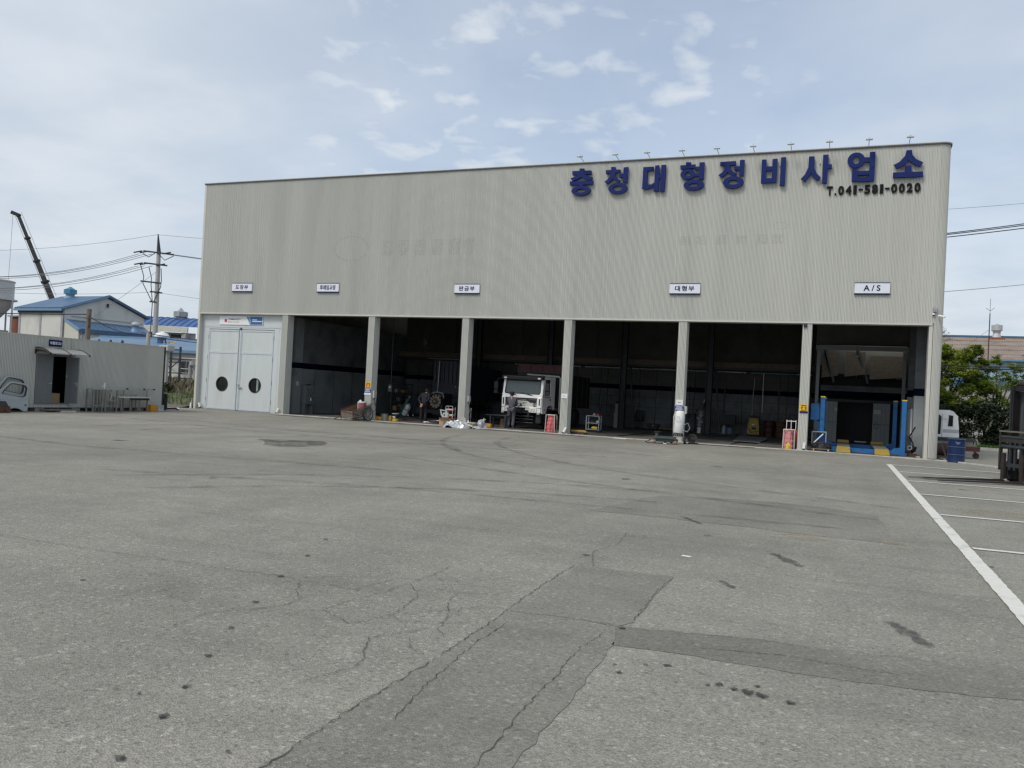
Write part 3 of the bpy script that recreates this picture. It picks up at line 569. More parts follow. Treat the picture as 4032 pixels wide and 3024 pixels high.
# dents, ghost lettering left by removed signs
gh = MB().ring(9.25, 8.35, 1.0, 0.62, 0.93, 0.56, -0.006, -0.004, 48).build('faded_sign_mark', 'ghost', W)
MB().ring(29.35, 8.95, 0.3, 0.16, 0.26, 0.12, -0.006, -0.004, 24).build('faded_sign_mark', 'ghost', W)
for a in (11.0, 11.9, 12.8, 13.7, 14.6, 15.3): MB().box((a, -0.005, 7.98), (a+0.55, -0.003, 8.72)).build('faded_sign_mark', 'ghost', W)
for a in (25.3, 26.0, 26.8, 27.6, 28.4, 29.0): MB().box((a, -0.005, 8.22), (a+0.45, -0.003, 8.62)).build('faded_sign_mark', 'ghost', W)
# ---------------------------------------------------------------- sign letters on the front
BIG = [
    ('choong',20.395,10.467,[('p',[(0.42,1.19),(0.62,1.18),(0.62,1.06),(0.42,1.07)]),('p',[(0.09,1.09),(0.95,1.08),(0.96,0.92),(0.1,0.92)]),('p',[(0.35,0.94),(0.67,0.93),(0.75,0.86),(1.02,0.77),(0.96,0.65),(0.72,0.7),(0.52,0.81),(0.3,0.7),(0.11,0.66),(0.02,0.78),(0.25,0.84)]),('p',[(0.0,0.64),(1.05,0.64),(1.05,0.47),(0.01,0.47)]),('p',[(0.41,0.48),(0.62,0.48),(0.63,0.39),(0.41,0.39)]),('o',0.53,0.21,0.434,0.214,0.217,0.081)]),
    ('cheong',21.961,10.471,[('p',[(0.27,1.18),(0.46,1.17),(0.47,1.04),(0.28,1.05)]),('p',[(0.04,1.05),(0.68,1.05),(0.69,0.93),(0.05,0.89)]),('p',[(0.25,0.91),(0.48,0.92),(0.49,0.78),(0.59,0.66),(0.71,0.58),(0.63,0.48),(0.48,0.59),(0.36,0.67),(0.27,0.54),(0.12,0.44),(0.0,0.55),(0.15,0.65),(0.24,0.78)]),('p',[(0.64,0.87),(0.84,0.87),(0.85,0.71),(0.65,0.71)]),('p',[(0.83,1.13),(1.03,1.14),(1.01,0.47),(0.82,0.47)]),('o',0.61,0.24,0.42,0.239,0.214,0.104)]),
    ('dae',23.631,10.499,[('p',[(0.01,1.07),(0.45,1.07),(0.46,0.92),(0.2,0.9),(0.21,0.31),(0.37,0.31),(0.5,0.38),(0.5,0.21),(0.23,0.12),(0.0,0.14)]),('p',[(0.52,1.11),(0.69,1.12),(0.71,0.01),(0.51,0.02)]),('p',[(0.78,1.12),(0.98,1.12),(0.96,0.0),(0.77,0.0)]),('p',[(0.69,0.73),(0.79,0.74),(0.79,0.57),(0.69,0.57)])]),
    ('hyeong',25.212,10.49,[('p',[(0.24,1.19),(0.44,1.18),(0.45,1.06),(0.24,1.07)]),('p',[(0.0,1.07),(0.63,1.08),(0.64,0.93),(0.01,0.91)]),('o',0.33,0.68,0.304,0.219,0.11,0.092),('p',[(0.62,0.98),(0.83,0.98),(0.83,0.85),(0.63,0.85)]),('p',[(0.62,0.71),(0.82,0.71),(0.82,0.57),(0.62,0.57)]),('p',[(0.8,1.15),(1.0,1.15),(0.99,0.44),(0.79,0.44)]),('o',0.6,0.22,0.423,0.219,0.215,0.073)]),
    ('jeong',26.798,10.502,[('p',[(0.05,1.11),(0.68,1.12),(0.68,0.96),(0.05,0.96)]),('p',[(0.24,0.96),(0.45,0.96),(0.47,0.82),(0.6,0.68),(0.73,0.61),(0.65,0.5),(0.49,0.59),(0.37,0.69),(0.29,0.57),(0.13,0.46),(0.0,0.57),(0.14,0.67),(0.23,0.8)]),('p',[(0.62,0.9),(0.84,0.9),(0.84,0.75),(0.62,0.74)]),('p',[(0.84,1.15),(1.02,1.15),(1.01,0.5),(0.83,0.5)]),('o',0.61,0.25,0.415,0.249,0.2,0.098)]),
    ('bi',28.498,10.528,[('p',[(0.0,1.09),(0.18,1.09),(0.19,0.14),(0.0,0.14)]),('p',[(0.41,1.09),(0.6,1.1),(0.6,0.14),(0.41,0.14)]),('p',[(0.19,0.8),(0.42,0.8),(0.42,0.63),(0.19,0.63)]),('p',[(0.19,0.32),(0.42,0.32),(0.42,0.14),(0.18,0.14)]),('p',[(0.74,1.14),(0.93,1.14),(0.92,0.01),(0.73,0.0)])]),
    ('sa',30.019,10.553,[('p',[(0.27,1.09),(0.48,1.09),(0.49,0.63),(0.59,0.41),(0.75,0.23),(0.62,0.12),(0.48,0.25),(0.38,0.44),(0.29,0.26),(0.16,0.1),(0.0,0.21),(0.15,0.38),(0.26,0.64)]),('p',[(0.8,1.13),(1.0,1.13),(0.98,0.0),(0.8,0.0)]),('p',[(0.99,0.74),(1.14,0.74),(1.14,0.57),(0.99,0.57)])]),
    ('eop',31.901,10.554,[('o',0.13,0.85,0.312,0.297,0.122,0.15),('p',[(0.42,0.94),(0.63,0.94),(0.63,0.76),(0.42,0.76)]),('p',[(0.61,1.14),(0.81,1.14),(0.81,0.52),(0.62,0.52)]),('p',[(0.0,0.5),(0.2,0.53),(0.21,0.03),(0.0,0.02)]),('p',[(0.61,0.5),(0.81,0.5),(0.8,0.01),(0.61,0.01)]),('p',[(0.2,0.41),(0.61,0.42),(0.61,0.26),(0.2,0.26)]),('p',[(0.21,0.17),(0.61,0.17),(0.61,0.0),(0.21,0.01)])]),
    ('so',33.36,10.655,[('p',[(0.43,1.03),(0.62,1.03),(0.64,0.84),(0.78,0.67),(1.02,0.54),(0.94,0.38),(0.72,0.47),(0.52,0.65),(0.38,0.45),(0.12,0.35),(0.01,0.49),(0.21,0.6),(0.39,0.82)]),('p',[(0.41,0.44),(0.63,0.44),(0.64,0.18),(0.41,0.18)]),('p',[(0.0,0.2),(1.04,0.19),(1.04,0.0),(0.0,0.0)])]),
]
ORD = ['first', 'second', 'third', 'fourth', 'fifth', 'sixth', 'seventh', 'eighth', 'ninth', 'tenth', 'eleventh', 'twelfth', 'thirteenth', 'fourteenth']
for i, (nm, x0, z0, st) in enumerate(BIG):
    t = thing('sign_letter', 'raised blue Korean sign character on the roof edge, %s from the left' % (ORD[i] if i < 8 else 'ninth and last'), 'sign letter', 'blue rooftop sign characters', (x0, 0, z0))
    for j, s in enumerate(st):
        m = MB(); yf = -0.155-0.0015*j
        if s[0] == 'p': m.prism(s[1], yf, -0.045)
        else: m.ring(s[1], s[2], s[3], s[4], s[5], s[6], yf, -0.045, 44)
        m.build('stroke', 'sign_blue', t)
    for (bx, bz) in ((0.3, 0.35), (0.7, 0.8)): MB().bar((bx, -0.046, bz), (bx, 0.01, bz), 0.03).build('bracket', 'dark_steel', t)
TEL = 'T.041-581-0020'; CW = {'.': 0.5, '1': 0.75, '-': 0.75, 'T': 1.05}
tot = sum(CW.get(c, 1.0) for c in TEL); xx = 30.98; step = (34.37-30.98)/tot; seen = {}
nice = {'T': 'letter T', '.': 'full stop', '-': 'dash'}
for i, c in enumerate(TEL):
    w = CW.get(c, 1.0)*step
    me = text_mesh(c, 0.5, 0.03, 0.024); me.materials.clear(); me.materials.append(MATS['sign_black'])
    X = [v.co.x for v in me.vertices]; Z = [v.co.z for v in me.vertices]; hh = {'.': 0.08, '-': 0.07}.get(c, 0.36); ww = {'.': 0.08, '-': 0.16, '1': 0.12}.get(c, 0.215)
    me.transform(Matrix.Diagonal((ww/(max(X)-min(X)), 1, hh/(max(Z)-min(Z)), 1)) @ Matrix.Translation((-(max(X)+min(X))/2, 0, -min(Z))))
    o = bpy.data.objects.new('sign_digit', me); COL.objects.link(o); o.location = (xx+w/2, -0.035, 10.09+(0.15 if c == '-' else 0)); xx += w
    tag(o, 'black raised %s of the phone number, %s mark from the left' % (nice.get(c, 'digit '+c), ORD[i]), 'sign digit', 'black phone number')
# sign lights on the parapet
for i, x in enumerate((20.93, 22.5, 23.87, 25.33, 26.75, 28.17, 29.61, 31.04, 32.46, 33.88)):
    if i == 0:
        t = thing('sign_light', 'small white sign light on parapet arm, first from the left', 'lamp', 'sign lights along the parapet', (x, 0, TOP+0.06))
        MB().tube([(0, 0.1, 0.0), (0, 0.02, 0.05), (0, -0.50, 0.085)], 0.011, 6).build('arm', 'dark_steel', t)
        h = MB().cbox((0, -0.56, 0.10), (0.25, 0.10, 0.05)).build('lamp_head', 'galv', t, bevel=0.01)
        MB().cbox((0, -0.54, 0.15), (0.06, 0.05, 0.05)).build('ballast', 'galv', h); L0 = t
    else: dup(L0, (x, 0, TOP+0.06), 0, 'small white sign light on parapet arm, %s from the left' % (ORD[i] if i < 9 else 'tenth and last'))
# department boards above the bays
for i, (x, z, s) in enumerate(((2.18, 6.19, '도장부'), (7.43, 6.18, '후레임교정'), (15.01, 6.14, '판금부'), (25.01, 6.16, '대형부'), (32.19, 6.19, 'A / S'))):
    lab = ('white bay board reading 도장부 above the closed doors', 'white bay board with five Korean characters above the second bay', 'white bay board reading 판금부 above the third pillar', 'white bay board reading 대형부 near the white tank pillar', 'white bay board reading A / S above the blue lift')[i]
    t = thing('bay_sign', lab, 'sign', 'bay boards', (x, 0, z))
    MB().box((0, -0.07, 0.045), (1.26, -0.01, 0.435)).build('board', 'sign_white', t)
    MB().box((-0.005, -0.078, 0.0), (1.265, -0.008, 0.044)).build('bottom_rail', 'sign_navy', t); MB().box((-0.005, -0.078, 0.436), (1.265, -0.008, 0.46)).build('top_rail', 'sign_navy', t)
    lettering(s, 0.24, 'print_navy', t, (0.62, -0.0725, 0.245), bold=0.006, fit=((0.80, 0.23) if i in (0, 2, 3) else ((0.90, 0.24) if i == 1 else (0.60, 0.23))), spacing=1.25 if i in (0, 2, 3) else 1.0)
# booth board
t = thing('booth_sign', 'long white and blue company board above the closed booth doors', 'sign', loc=(1.25, 0.25, 4.50))
MB().box((0, -0.05, 0), (2.79, -0.005, 0.45)).build('board', 'white', t)
MB().prism([(1.98, 0.02), (2.76, 0.02), (2.76, 0.43), (1.74, 0.43), (1.86, 0.25)], -0.0535, -0.0505).build('blue_field', mat('board_blue', (0.03, 0.12, 0.33), 0.4), t)
MB().prism([(1.98, 0.03), (2.04, 0.10), (2.02, 0.26), (1.97, 0.43), (1.80, 0.43), (1.92, 0.25)], -0.0565, -0.0545).build('blue_swoosh', mat('board_cyan', (0.16, 0.38, 0.60), 0.4), t)
MB().box((0.33, -0.0545, 0.13), (0.49, -0.0505, 0.29)).build('red_mark', mat('board_red', (0.50, 0.04, 0.09), 0.4), t)
lettering("COMMANDO'X", 0.10, mat('print_violet', (0.13, 0.13, 0.36), 0.5).name, t, (0.97, -0.0535, 0.29), 0.002, fit=(0.80, 0.085))
lettering("SPRAY & OVEN", 0.08, mat('print_grey', (0.33, 0.33, 0.33), 0.5).name, t, (0.92, -0.0535, 0.14), fit=(0.72, 0.07))
for (zz, w) in ((0.25, 0.30), (0.17, 0.62)): MB().box((2.12, -0.0575, zz), (2.12+w, -0.0545, zz+0.045)).build('fine_print', 'sign_white', t)
# pillar notices
def hands_sign(x, z, s, lab):
    t = thing('warning_sign', lab, 'sign', 'yellow hand signs on pillars', (x, 0, z))
    MB().box((0, -0.012, 0), (0.30*s, -0.002, 0.27*s)).build('panel', mat('sign_yellow', (0.72, 0.47, 0.02), 0.45), t)
    for sg in (-1, 1):
        c = 0.15*s; pl = [(c+sg*0.01*s, 0.17*s), (c+sg*0.10*s, 0.18*s), (c+sg*0.115*s, 0.13*s), (c+sg*0.085*s, 0.055*s), (c+sg*0.025*s, 0.05*s), (c+sg*0.06*s, 0.10*s)]
        MB().prism(pl if sg > 0 else list(reversed(pl)), -0.0165, -0.0125).build('hand_symbol', mat('sign_red', (0.45, 0.03, 0.02), 0.5), t)
    MB().box((0.05*s, -0.016, 0.205*s), (0.25*s, -0.0125, 0.235*s)).build('fine_print', 'sign_black', t); MB().box((0.04*s, -0.016, 0.012*s), (0.27*s, -0.0125, 0.03*s)).build('fine_print', 'sign_black', t)
    return t
t = hands_sign(10.475, 1.57, 1.0, 'yellow and red hand sign on the pillar behind the handcart'); MB().box((0, -0.012, -0.07), (0.30, -0.002, -0.004)).build('caption_strip', 'grey_paint', t)
t = hands_sign(30.39, 1.56, 1.0, 'yellow and red hand sign on the pillar beside the blue lift'); MB().box((0, -0.012, -0.075), (0.30, -0.002, -0.004)).build('caption_strip', 'sign_navy', t)
for i, (x, z, w, h, lab) in enumerate(((10.43, 1.34, 0.365, 0.165, 'blue notice on the pillar behind the handcart'), (25.44, 1.32, 0.39, 0.17, 'blue notice on the pillar above the white tank'))):
    t = thing('notice', lab, 'sign', 'blue pillar notices', (x, 0, z)); MB().box((0, -0.014, 0), (w, -0.004, h)).build('panel', mat('notice_blue', (0.03, 0.05, 0.25), 0.5), t)
    for (zz, ww) in ((0.72, 0.6), (0.46, 0.7), (0.30, 0.75), (0.14, 0.8)): MB().box((w*(1-ww)/2, -0.018, h*zz), (w*(1+ww)/2, -0.0145, h*(zz+(0.17 if zz > .7 else 0.08)))).build('fine_print', 'sign_white', t)
for (x, z, w, h, lab) in ((10.43, 1.23, 0.36, 0.09, 'narrow white strip below the blue notice behind the handcart'), (20.46, 1.57, 0.27, 0.20, 'white paper on the pillar right of the white truck'), (25.50, 1.545, 0.28, 0.215, 'white paper above the blue notice over the tank')):
    t = thing('paper_notice', lab, 'paper', loc=(x, 0, z)); MB().box((0, -0.009, 0), (w, -0.004, h)).build('sheet', 'white', t); MB().box((w*.25, -0.0115, h*.4), (w*.7, -0.0093, h*.55)).build('fine_print', 'grey_paint', t)
def wallbox(loc, d, lab):
    t = thing('switch_box', lab, 'switch box', 'switch boxes on pillars', loc)
    MB().cbox((0, 0, 0), d).build('housing', 'offwhite', t, bevel=0.008); MB().cbox((d[0]/2+0.003, 0, 0), (0.006, d[1]*0.86, d[2]*0.9)).build('cover', 'offwhite', t)
    MB().tube([(0, 0, -d[2]/2), (0.02, 0.05, -d[2]/2-0.15), (0.02, 0.16, -d[2]/2-0.4)], 0.012, 6).build('cable', 'rubber', t)
wallbox((10.86, 0.24, 1.27), (0.10, 0.26, 0.36), 'cream switch box on the pillar side behind the handcart')
wallbox((15.87, 0.26, 1.31), (0.10, 0.24, 0.28), 'cream switch box on the pillar side left of the white truck')
wallbox((25.87, 0.18, 1.34), (0.12, 0.20, 0.32), 'cream switch box on the pillar by the white tank')
t = thing('floodlight', 'small black floodlight at the top of the pillar beside the blue lift', 'lamp', loc=(30.455, -0.03, 4.95)); MB().cbox((0, 0, 0), (0.13, 0.05, 0.13)).build('housing', 'black', t); MB().cbox((0, -0.028, 0), (0.10, 0.005, 0.10)).build('lens', 'dark_glass', t)
t = thing('junction_box', 'grey junction box on the building corner above the cameras', 'junction box', loc=(35.03, -0.045, 5.62)); MB().cbox((0, 0, 0), (0.14, 0.08, 0.17)).build('housing', 'grey_paint', t, bevel=0.006); MB().cbox((0, -0.042, -0.04), (0.03, 0.006, 0.02)).build('latch', 'dark_steel', t)
t = thing('security_camera', 'white dome camera below the grey corner junction box', 'camera', 'corner cameras', (34.98, -0.05, 5.43)); MB().lathe([(0.045, 0.05), (0.05, 0.03), (0.05, 0.0)], n=16).build('mount', 'white', t); MB().lathe([(0.04, 0), (0.036, -0.025), (0.02, -0.045), (0.005, -0.05)], n=16).build('dome', 'dark_glass', t)
t = thing('security_camera', 'white bullet camera pointing right at the building corner', 'camera', 'corner cameras', (35.16, -0.03, 5.40)); MB().lathe([(0.04, 0.0), (0.04, -0.05)], axis='y', n=14).build('mount', 'white', t); MB().tube([(0.0, -0.08, 0.0), (0.19, -0.14, -0.06)], 0.035, 10).build('body', 'white', t); MB().tube([(0.19, -0.14, -0.06), (0.2, -0.143, -0.063)], 0.028, 10).build('lens', 'dark_glass', t)
def footlight(x, y, tilt, lab):
    t = thing('pillar_foot_lamp', lab, 'lamp', 'white boxes at pillar feet', (x, y, 0.03)); c, s = math.cos(R(tilt)), math.sin(R(tilt))
    M = Matrix.Translation((0, 0, 0.06)) @ Matrix.Rotation(R(tilt), 4, 'Y')
    MB().box((-0.045, -0.03, 0), (0.045, 0.03, 0.24)).xf(M).build('white_face', 'white', t); MB().box((-0.047, -0.028, -0.05), (0.047, 0.034, -0.002)).xf(M).build('black_base', 'black', t)
    MB().bar((0.0, 0.05, 0.0), (0.06, 0.05, 0.18), 0.03).build('bracket', 'grey_paint', t)
footlight(5.42, -0.10, 28, 'white tilted lamp box at the foot of the pillar right of the booth doors')
footlight(20.66, -0.10, 28, 'white tilted lamp box at the foot of the pillar beside the red bag')
footlight(30.61, -0.10, 3, 'white upright lamp box at the foot of the pillar beside the blue lift')
footlight(0.34, 0.10, -20, 'small white lamp box at the left foot of the booth doors')
# ---------------------------------------------------------------- storage shed on the left
S = thing('storage_shed', 'low grey corrugated storage shed with awning and open door', 'shed', loc=(0, 0, 0))
SX = 2.45
def shed_sheet(n, z0, z1, pitch=0.0625):
    m = MB(); pr = rib_profile(n, pitch, 0.032, 0.07, n); k = len(pr)
    m.add([(SX-p[1], p[0], z0) for p in pr]+[(SX-p[1], p[0], z1) for p in pr], [(i, i+1, k+i+1, k+i) for i in range(k-1)]); return m
sp = shed_sheet(16, 0.15, 2.97).build('cladding_panel', 'clad', S); sp.location = (0, -5.68, 0)
ys = [-5.68-1.006*i for i in range(1, 11)]
for y in ys:
    if -11.6 < y+1.0 and y < -9.75: continue
    place(sp, 'cladding_panel', S, (0, y, 0))
so = shed_sheet(9, 0.15, 2.97).build('cladding_panel', 'clad', S); so.location = (0, -9.80, 0); so.scale = (1, 0.18, 1)
lt = shed_sheet(31, 2.28, 2.97).build('cladding_panel', 'clad', S); lt.location = (0, -11.72, 0)
lf = shed_sheet(6, 0.15, 2.279).build('cladding_panel', 'clad', S); lf.location = (0, -11.72, 0)
sk = shed_sheet(26, 0.15, 0.30).build('skirt_panel', 'clad', S); sk.location = (0, -11.32, 0)
MB().box((SX-0.03, -4.74, 0.15), (SX+0.012, -4.66, 2.98)).build('corner_trim', 'dark_steel', S)
MB().box((SX-0.03, -16.3, 2.971), (SX+0.01, -4.66, 3.0)).build('eaves_trim', 'clad_trim', S)
MB().box((-0.4, -16.3, 2.90), (SX-0.03, -4.72, 2.96)).build('roof', 'clad', S)
MB().box((-0.4, -4.76, 0.15), (SX-0.04, -4.70, 2.9)).build('end_wall', 'clad', S)
MB().box((-0.45, -16.3, 0.15), (-0.40, -4.70, 2.95)).build('rear_wall', 'clad', S)
MB().box((0.9, -12.4, 0.21), (0.95, -8.6, 2.85)).build('dark_backing', 'black', S)  # black sheet added so the inside of the shed reads as deep shade
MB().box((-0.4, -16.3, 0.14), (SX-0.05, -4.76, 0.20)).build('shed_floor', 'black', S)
for y in (-15.2, -13.0, -11.0, -9.3, -7.6, -5.9, -4.9): MB().box((1.6, y-0.2, 0), (2.35, y+0.2, 0.14)).build('block', 'wall_grey', S)
MB().box((SX-0.10, -11.34, 0.29), (SX+0.02, -11.27, 2.28)).box((SX-0.10, -9.87, 0.29), (SX+0.02, -9.80, 2.28)).box((SX-0.10, -11.269, 2.21), (SX+0.02, -9.871, 2.28)).box((SX-0.10, -11.269, 0.29), (SX+0.03, -9.871, 0.33)).build('door_casing', 'door_grey', S)
d = MB().box((SX-0.06, -11.265, 0.335), (SX-0.02, -10.56, 2.205)).build('door', 'door_grey', S); MB().cbox((SX-0.005, -10.66, 1.12), (0.03, 0.14, 0.03)).build('handle', 'galv', d)
d = MB().box((SX+0.02, -9.99, 0.335), (SX+0.70, -9.95, 2.205)).build('door', 'door_grey', S)
MB().cbox((SX+0.62, -10.01, 1.15), (0.14, 0.03, 0.03)).cbox((SX+0.66, -10.0, 1.12), (0.04, 0.02, 0.16)).build('handle', 'galv', d); MB().cbox((SX+0.08, -9.995, 1.42), (0.05, 0.012, 0.09)).build('latch_plate', 'galv', d)
MB().tube([(SX+0.02, -9.75, 2.99), (SX+0.02, -9.75, 2.52)], 0.018, 6).build('downpipe', 'offwhite', S)
def awning():
    t = thing('door_awning', 'curved translucent awning over the shed door', 'awning', loc=(SX, 0, 0))
    prof = [(0.0, 2.50), (0.2, 2.52), (0.42, 2.50), (0.64, 2.43), (0.86, 2.31)]
    m = MB(); n = len(prof); m.add([(p[0], -11.43, p[1]) for p in prof]+[(p[0], -9.62, p[1]) for p in prof]+[(p[0], -11.43, p[1]-0.008) for p in prof]+[(p[0], -9.62, p[1]-0.008) for p in prof], [(i, i+1, n+i+1, n+i) for i in range(n-1)]+[(2*n+i, 3*n+i, 3*n+i+1, 2*n+i+1) for i in range(n-1)])
    m.build('sheet', mat('polycarb', (0.34, 0.33, 0.31), 0.25, var=0.1, alpha=0.82), t)
    for y in (-11.43, -10.54, -9.64):
        MB().tube([(p[0], y, p[1]+0.012) for p in prof], 0.016, 6).build('rib', 'black', t)
        MB().prism([(0.02, 2.46), (0.45, 2.42), (0.80, 2.30), (0.45, 2.36), (0.15, 2.36), (0.02, 2.26)], y-0.012, y+0.012).build('bracket', 'black', t)
        MB().cbox((0.87, y, 2.30), (0.05, 0.06, 0.07)).build('end_cap', 'black', t)
    MB().box((0.855, -11.42, 2.285), (0.895, -9.63, 2.325)).build('front_bar', 'galv', t)
    return t
awning()
t = thing('shed_sign', 'navy sign with white Korean lettering on the shed above the awning', 'sign', loc=(SX, -10.535, 2.735)); MB().box((0.004, -0.30, -0.13), (0.02, 0.30, 0.13)).build('panel', 'sign_navy', t)
lettering('부품창고2', 0.14, 'sign_white', t, (0.0225, 0, 0), 0.004, rotz=R(90), fit=(0.52, 0.125))
t = thing('carton', 'brown cardboard carton just inside the shed door', 'box', loc=(1.9, -10.1, 0.2)); MB().box((-0.25, -0.2, 0), (0.2, 0.2, 0.5)).build('box', 'cardboard', t); MB().box((-0.25, -0.19, 0.505), (0.2, 0.19, 0.515)).build('flap', 'cardboard', t)
t = thing('step_slab', 'flat pale board step on the ground below the shed door', 'step', loc=(2.85, -10.6, 0)); MB().box((-0.25, -0.62, 0.06), (0.30, 0.55, 0.10)).build('tread', 'wood_grey', t); MB().box((0.02, -0.1, 0.0), (0.32, 0.6, 0.055)).build('lower_board', 'offwhite', t); MB().box((-0.25, -0.6, 0), (0.0, 0.5, 0.055)).build('bearer', 'wood_grey', t)
# cab doors leaning on the shed
def cab_door(lab, grp, x, lean, dy, dz, sc):
    outer = [(-13.55, 0.35), (-13.45, 0.05), (-13.0, 0.02), (-12.80, 0.10), (-12.60, 0.155), (-12.40, 0.13), (-12.22, 0.03), (-12.05, 0.02), (-12.0, 0.30), (-11.97, 0.72), (-11.98, 0.98), (-12.04, 1.06), (-12.15, 1.10), (-12.62, 1.155), (-12.75, 1.13), (-13.02, 0.92), (-13.30, 0.70)]
    hole = [(-13.08, 0.70), (-12.99, 0.83), (-12.72, 1.07), (-12.62, 1.09), (-12.18, 1.035), (-12.08, 0.99), (-12.04, 0.91), (-12.10, 0.64), (-12.18, 0.58), (-12.30, 0.57)]
    t = thing('cab_door', lab, 'vehicle door', grp, (x, dy, dz)); ctr = Matrix.Rotation(R(-lean), 4, 'Y') @ Matrix.Diagonal((1, 1, sc, 1))
    plate(outer, [hole], -0.045, 0.0, 'x').xf(ctr).build('panel', 'primer', t, bevel=0.012)
    inner = [(p[0]*0.94-0.75, p[1]*0.94+0.045) for p in hole]
    plate([(p[0], p[1]) for p in hole], [inner], -0.06, 0.012, 'x').xf(ctr).build('window_frame', 'dark_steel', t)
    MB().box((0.001, -13.40, 0.47), (0.014, -12.03, 0.50)).xf(ctr).build('crease', 'primer', t)
    MB().cbox((0.012, -12.13, 0.27), (0.02, 0.06, 0.05)).xf(ctr).build('latch', 'black', t)
    return t
cab_door('pale grey cab door with empty window frame in front, leaning on the shed', 'cab doors leaning on the shed', 3.02, 6, 0, 0, 1.0)
cab_door('rear one of the two grey cab doors, half hidden against the shed wall', 'cab doors leaning on the shed', 2.80, 9, 0.10, 0.02, 1.19)
t = thing('rusty_machine', 'dark rusty machine part cut off by the left picture edge', 'machine', loc=(3.3, -13.22, 0)); MB().box((-0.3, -0.5, 0.05), (0.2, 0.1, 0.25)).build('body', 'rust', t, bevel=0.02); MB().prism([(-0.3, 0.25), (0.2, 0.25), (0.05, 0.42), (-0.25, 0.42)], -0.4, 0.02).build('cover', 'black', t)
for y in (-0.3, 0.0): MB().lathe([(0.10, -0.03), (0.10, 0.03)], c=(0.22, y, 0.10), axis='x', n=16).build('wheel', 'rust', t)
# benches and stands in front of the shed
def stand(lab, y0, y1, x, top, mid, grp):
    t = thing('steel_stand', lab, 'stand', grp, (x, (y0+y1)/2, 0)); h = (y1-y0)/2
    for sx in (-0.18, 0.18):
        for sy in (-h+0.04, h-0.04): MB().box((sx-0.025, sy-0.025, 0), (sx+0.025, sy+0.025, top-0.03)).build('leg', 'steel', t)
    MB().box((-0.21, -h, top-0.03), (0.21, h, top)).build('top', 'galv', t)
    for zz in mid: MB().box((-0.19, -h+0.05, zz), (-0.16, h-0.05, zz+0.035)).box((0.16, -h+0.05, zz), (0.19, h-0.05, zz+0.035)).build('rail', 'steel', t)
    return t
stand('tall steel stand nearest the shed door', -9.15, -8.62, 2.88, 0.97, (0.25,), 'steel stands by the shed')
st = stand('tall steel stand with three cross rails beside the low bench', -8.55, -7.88, 2.90, 0.97, (0.24, 0.46), 'steel stands by the shed')
MB().tube([(0.1, -0.05, 0.97), (0.12, 0.06, 0.70), (0.1, 0.02, 0.5)], 0.02, 6).build('hanging_bar', 'offwhite', st)
t = thing('aluminium_ladder', 'long pale aluminium rail lying level against the shed wall', 'rail', loc=(2.72, 0, 0.95)); MB().box((-0.04, -8.30, 0.0), (0.0, -5.50, 0.075)).build('rail', 'galv', t)
for y in (-8.25, -7.05, -6.1, -5.52): MB().cbox((0.01, y, 0.04), (0.03, 0.10, 0.06)).build('clip', 'black', t)
for y in (-7.2, -5.9): MB().box((-0.05, y, -0.95), (-0.02, y+0.04, 0.0)).build('support', 'steel', t)
t = thing('white_bracket', 'small white bracket standing on the tall steel stand', 'bracket', loc=(2.88, -8.42, 0.97)); MB().box((-0.02, -0.02, 0), (0.02, 0.03, 0.26)).build('upright', 'white', t); MB().bar((0, -0.15, 0.10), (0, 0.0, 0.13), 0.03).build('arm', 'white', t); MB().box((-0.04, -0.06, 0), (0.04, 0.06, 0.02)).build('base', 'white', t)
t = thing('work_bench', 'low steel work bench with pale top in front of the shed', 'bench', loc=(2.95, -6.98, 0)); MB().box((-0.28, -0.85, 0.61), (0.28, 0.84, 0.65)).build('top', 'offwhite', t); MB().box((0.281, -0.35, 0.52), (0.30, 0.70, 0.61)).build('apron', 'black', t)
for sx in (-0.22, 0.22):
    for sy in (-0.78, -0.28, 0.22, 0.68): MB().box((sx-0.02, sy-0.02, 0), (sx+0.02, sy+0.02, 0.61)).build('leg', 'steel', t)
MB().box((-0.25, -0.8, 0.0), (-0.2, 0.8, 0.03)).box((0.2, -0.8, 0.0), (0.25, 0.8, 0.03)).build('foot_rail', 'steel', t)
t = thing('flat_rail', 'thin pale board leaning behind the low work bench', 'board', loc=(2.62, -6.85, 0)); MB().box((-0.02, -0.46, 0.76), (0.0, 0.48, 0.80)).build('board', 'galv', t)
for y in (-0.42, 0.42): MB().box((-0.03, y, 0), (-0.01, y+0.03, 0.78)).build('leg', 'steel', t)
def crate(lab, y, m, x=2.88):
    t = thing('crate', lab, 'crate', 'plastic crates by the shed', (x, y, 0)); w, dp, h = 0.19, 0.15, 0.30
    MB().box((-dp, -w, 0), (dp, -w+0.015, h)).box((-dp, w-0.015, 0), (dp, w, h)).box((-dp, -w+0.016, 0), (-dp+0.015, w-0.016, h)).box((dp-0.015, -w+0.016, 0), (dp, w-0.016, h)).build('wall', m, t); MB().box((-dp+0.016, -w+0.016, 0.0), (dp-0.016, w-0.016, 0.02)).build('bottom', m, t)
    for z in (0.05, 0.15, 0.25): MB().box((dp+0.001, -w, z), (dp+0.012, w, z+0.025)).build('rib', m, t)
    return t
crate('yellow plastic crate beside the grey one by the shed', -5.76, 'orange'); gc = crate('grey plastic crate at the right end of the shed', -5.36, 'primer')
for (a, b) in ((-0.08, 0.09), (0.05, 0.08)): MB().ring(a, b, 0.05, 0.05, 0.03, 0.03, 0.163, 0.167, 16, axis='x').build('painted_mark', 'white', gc)
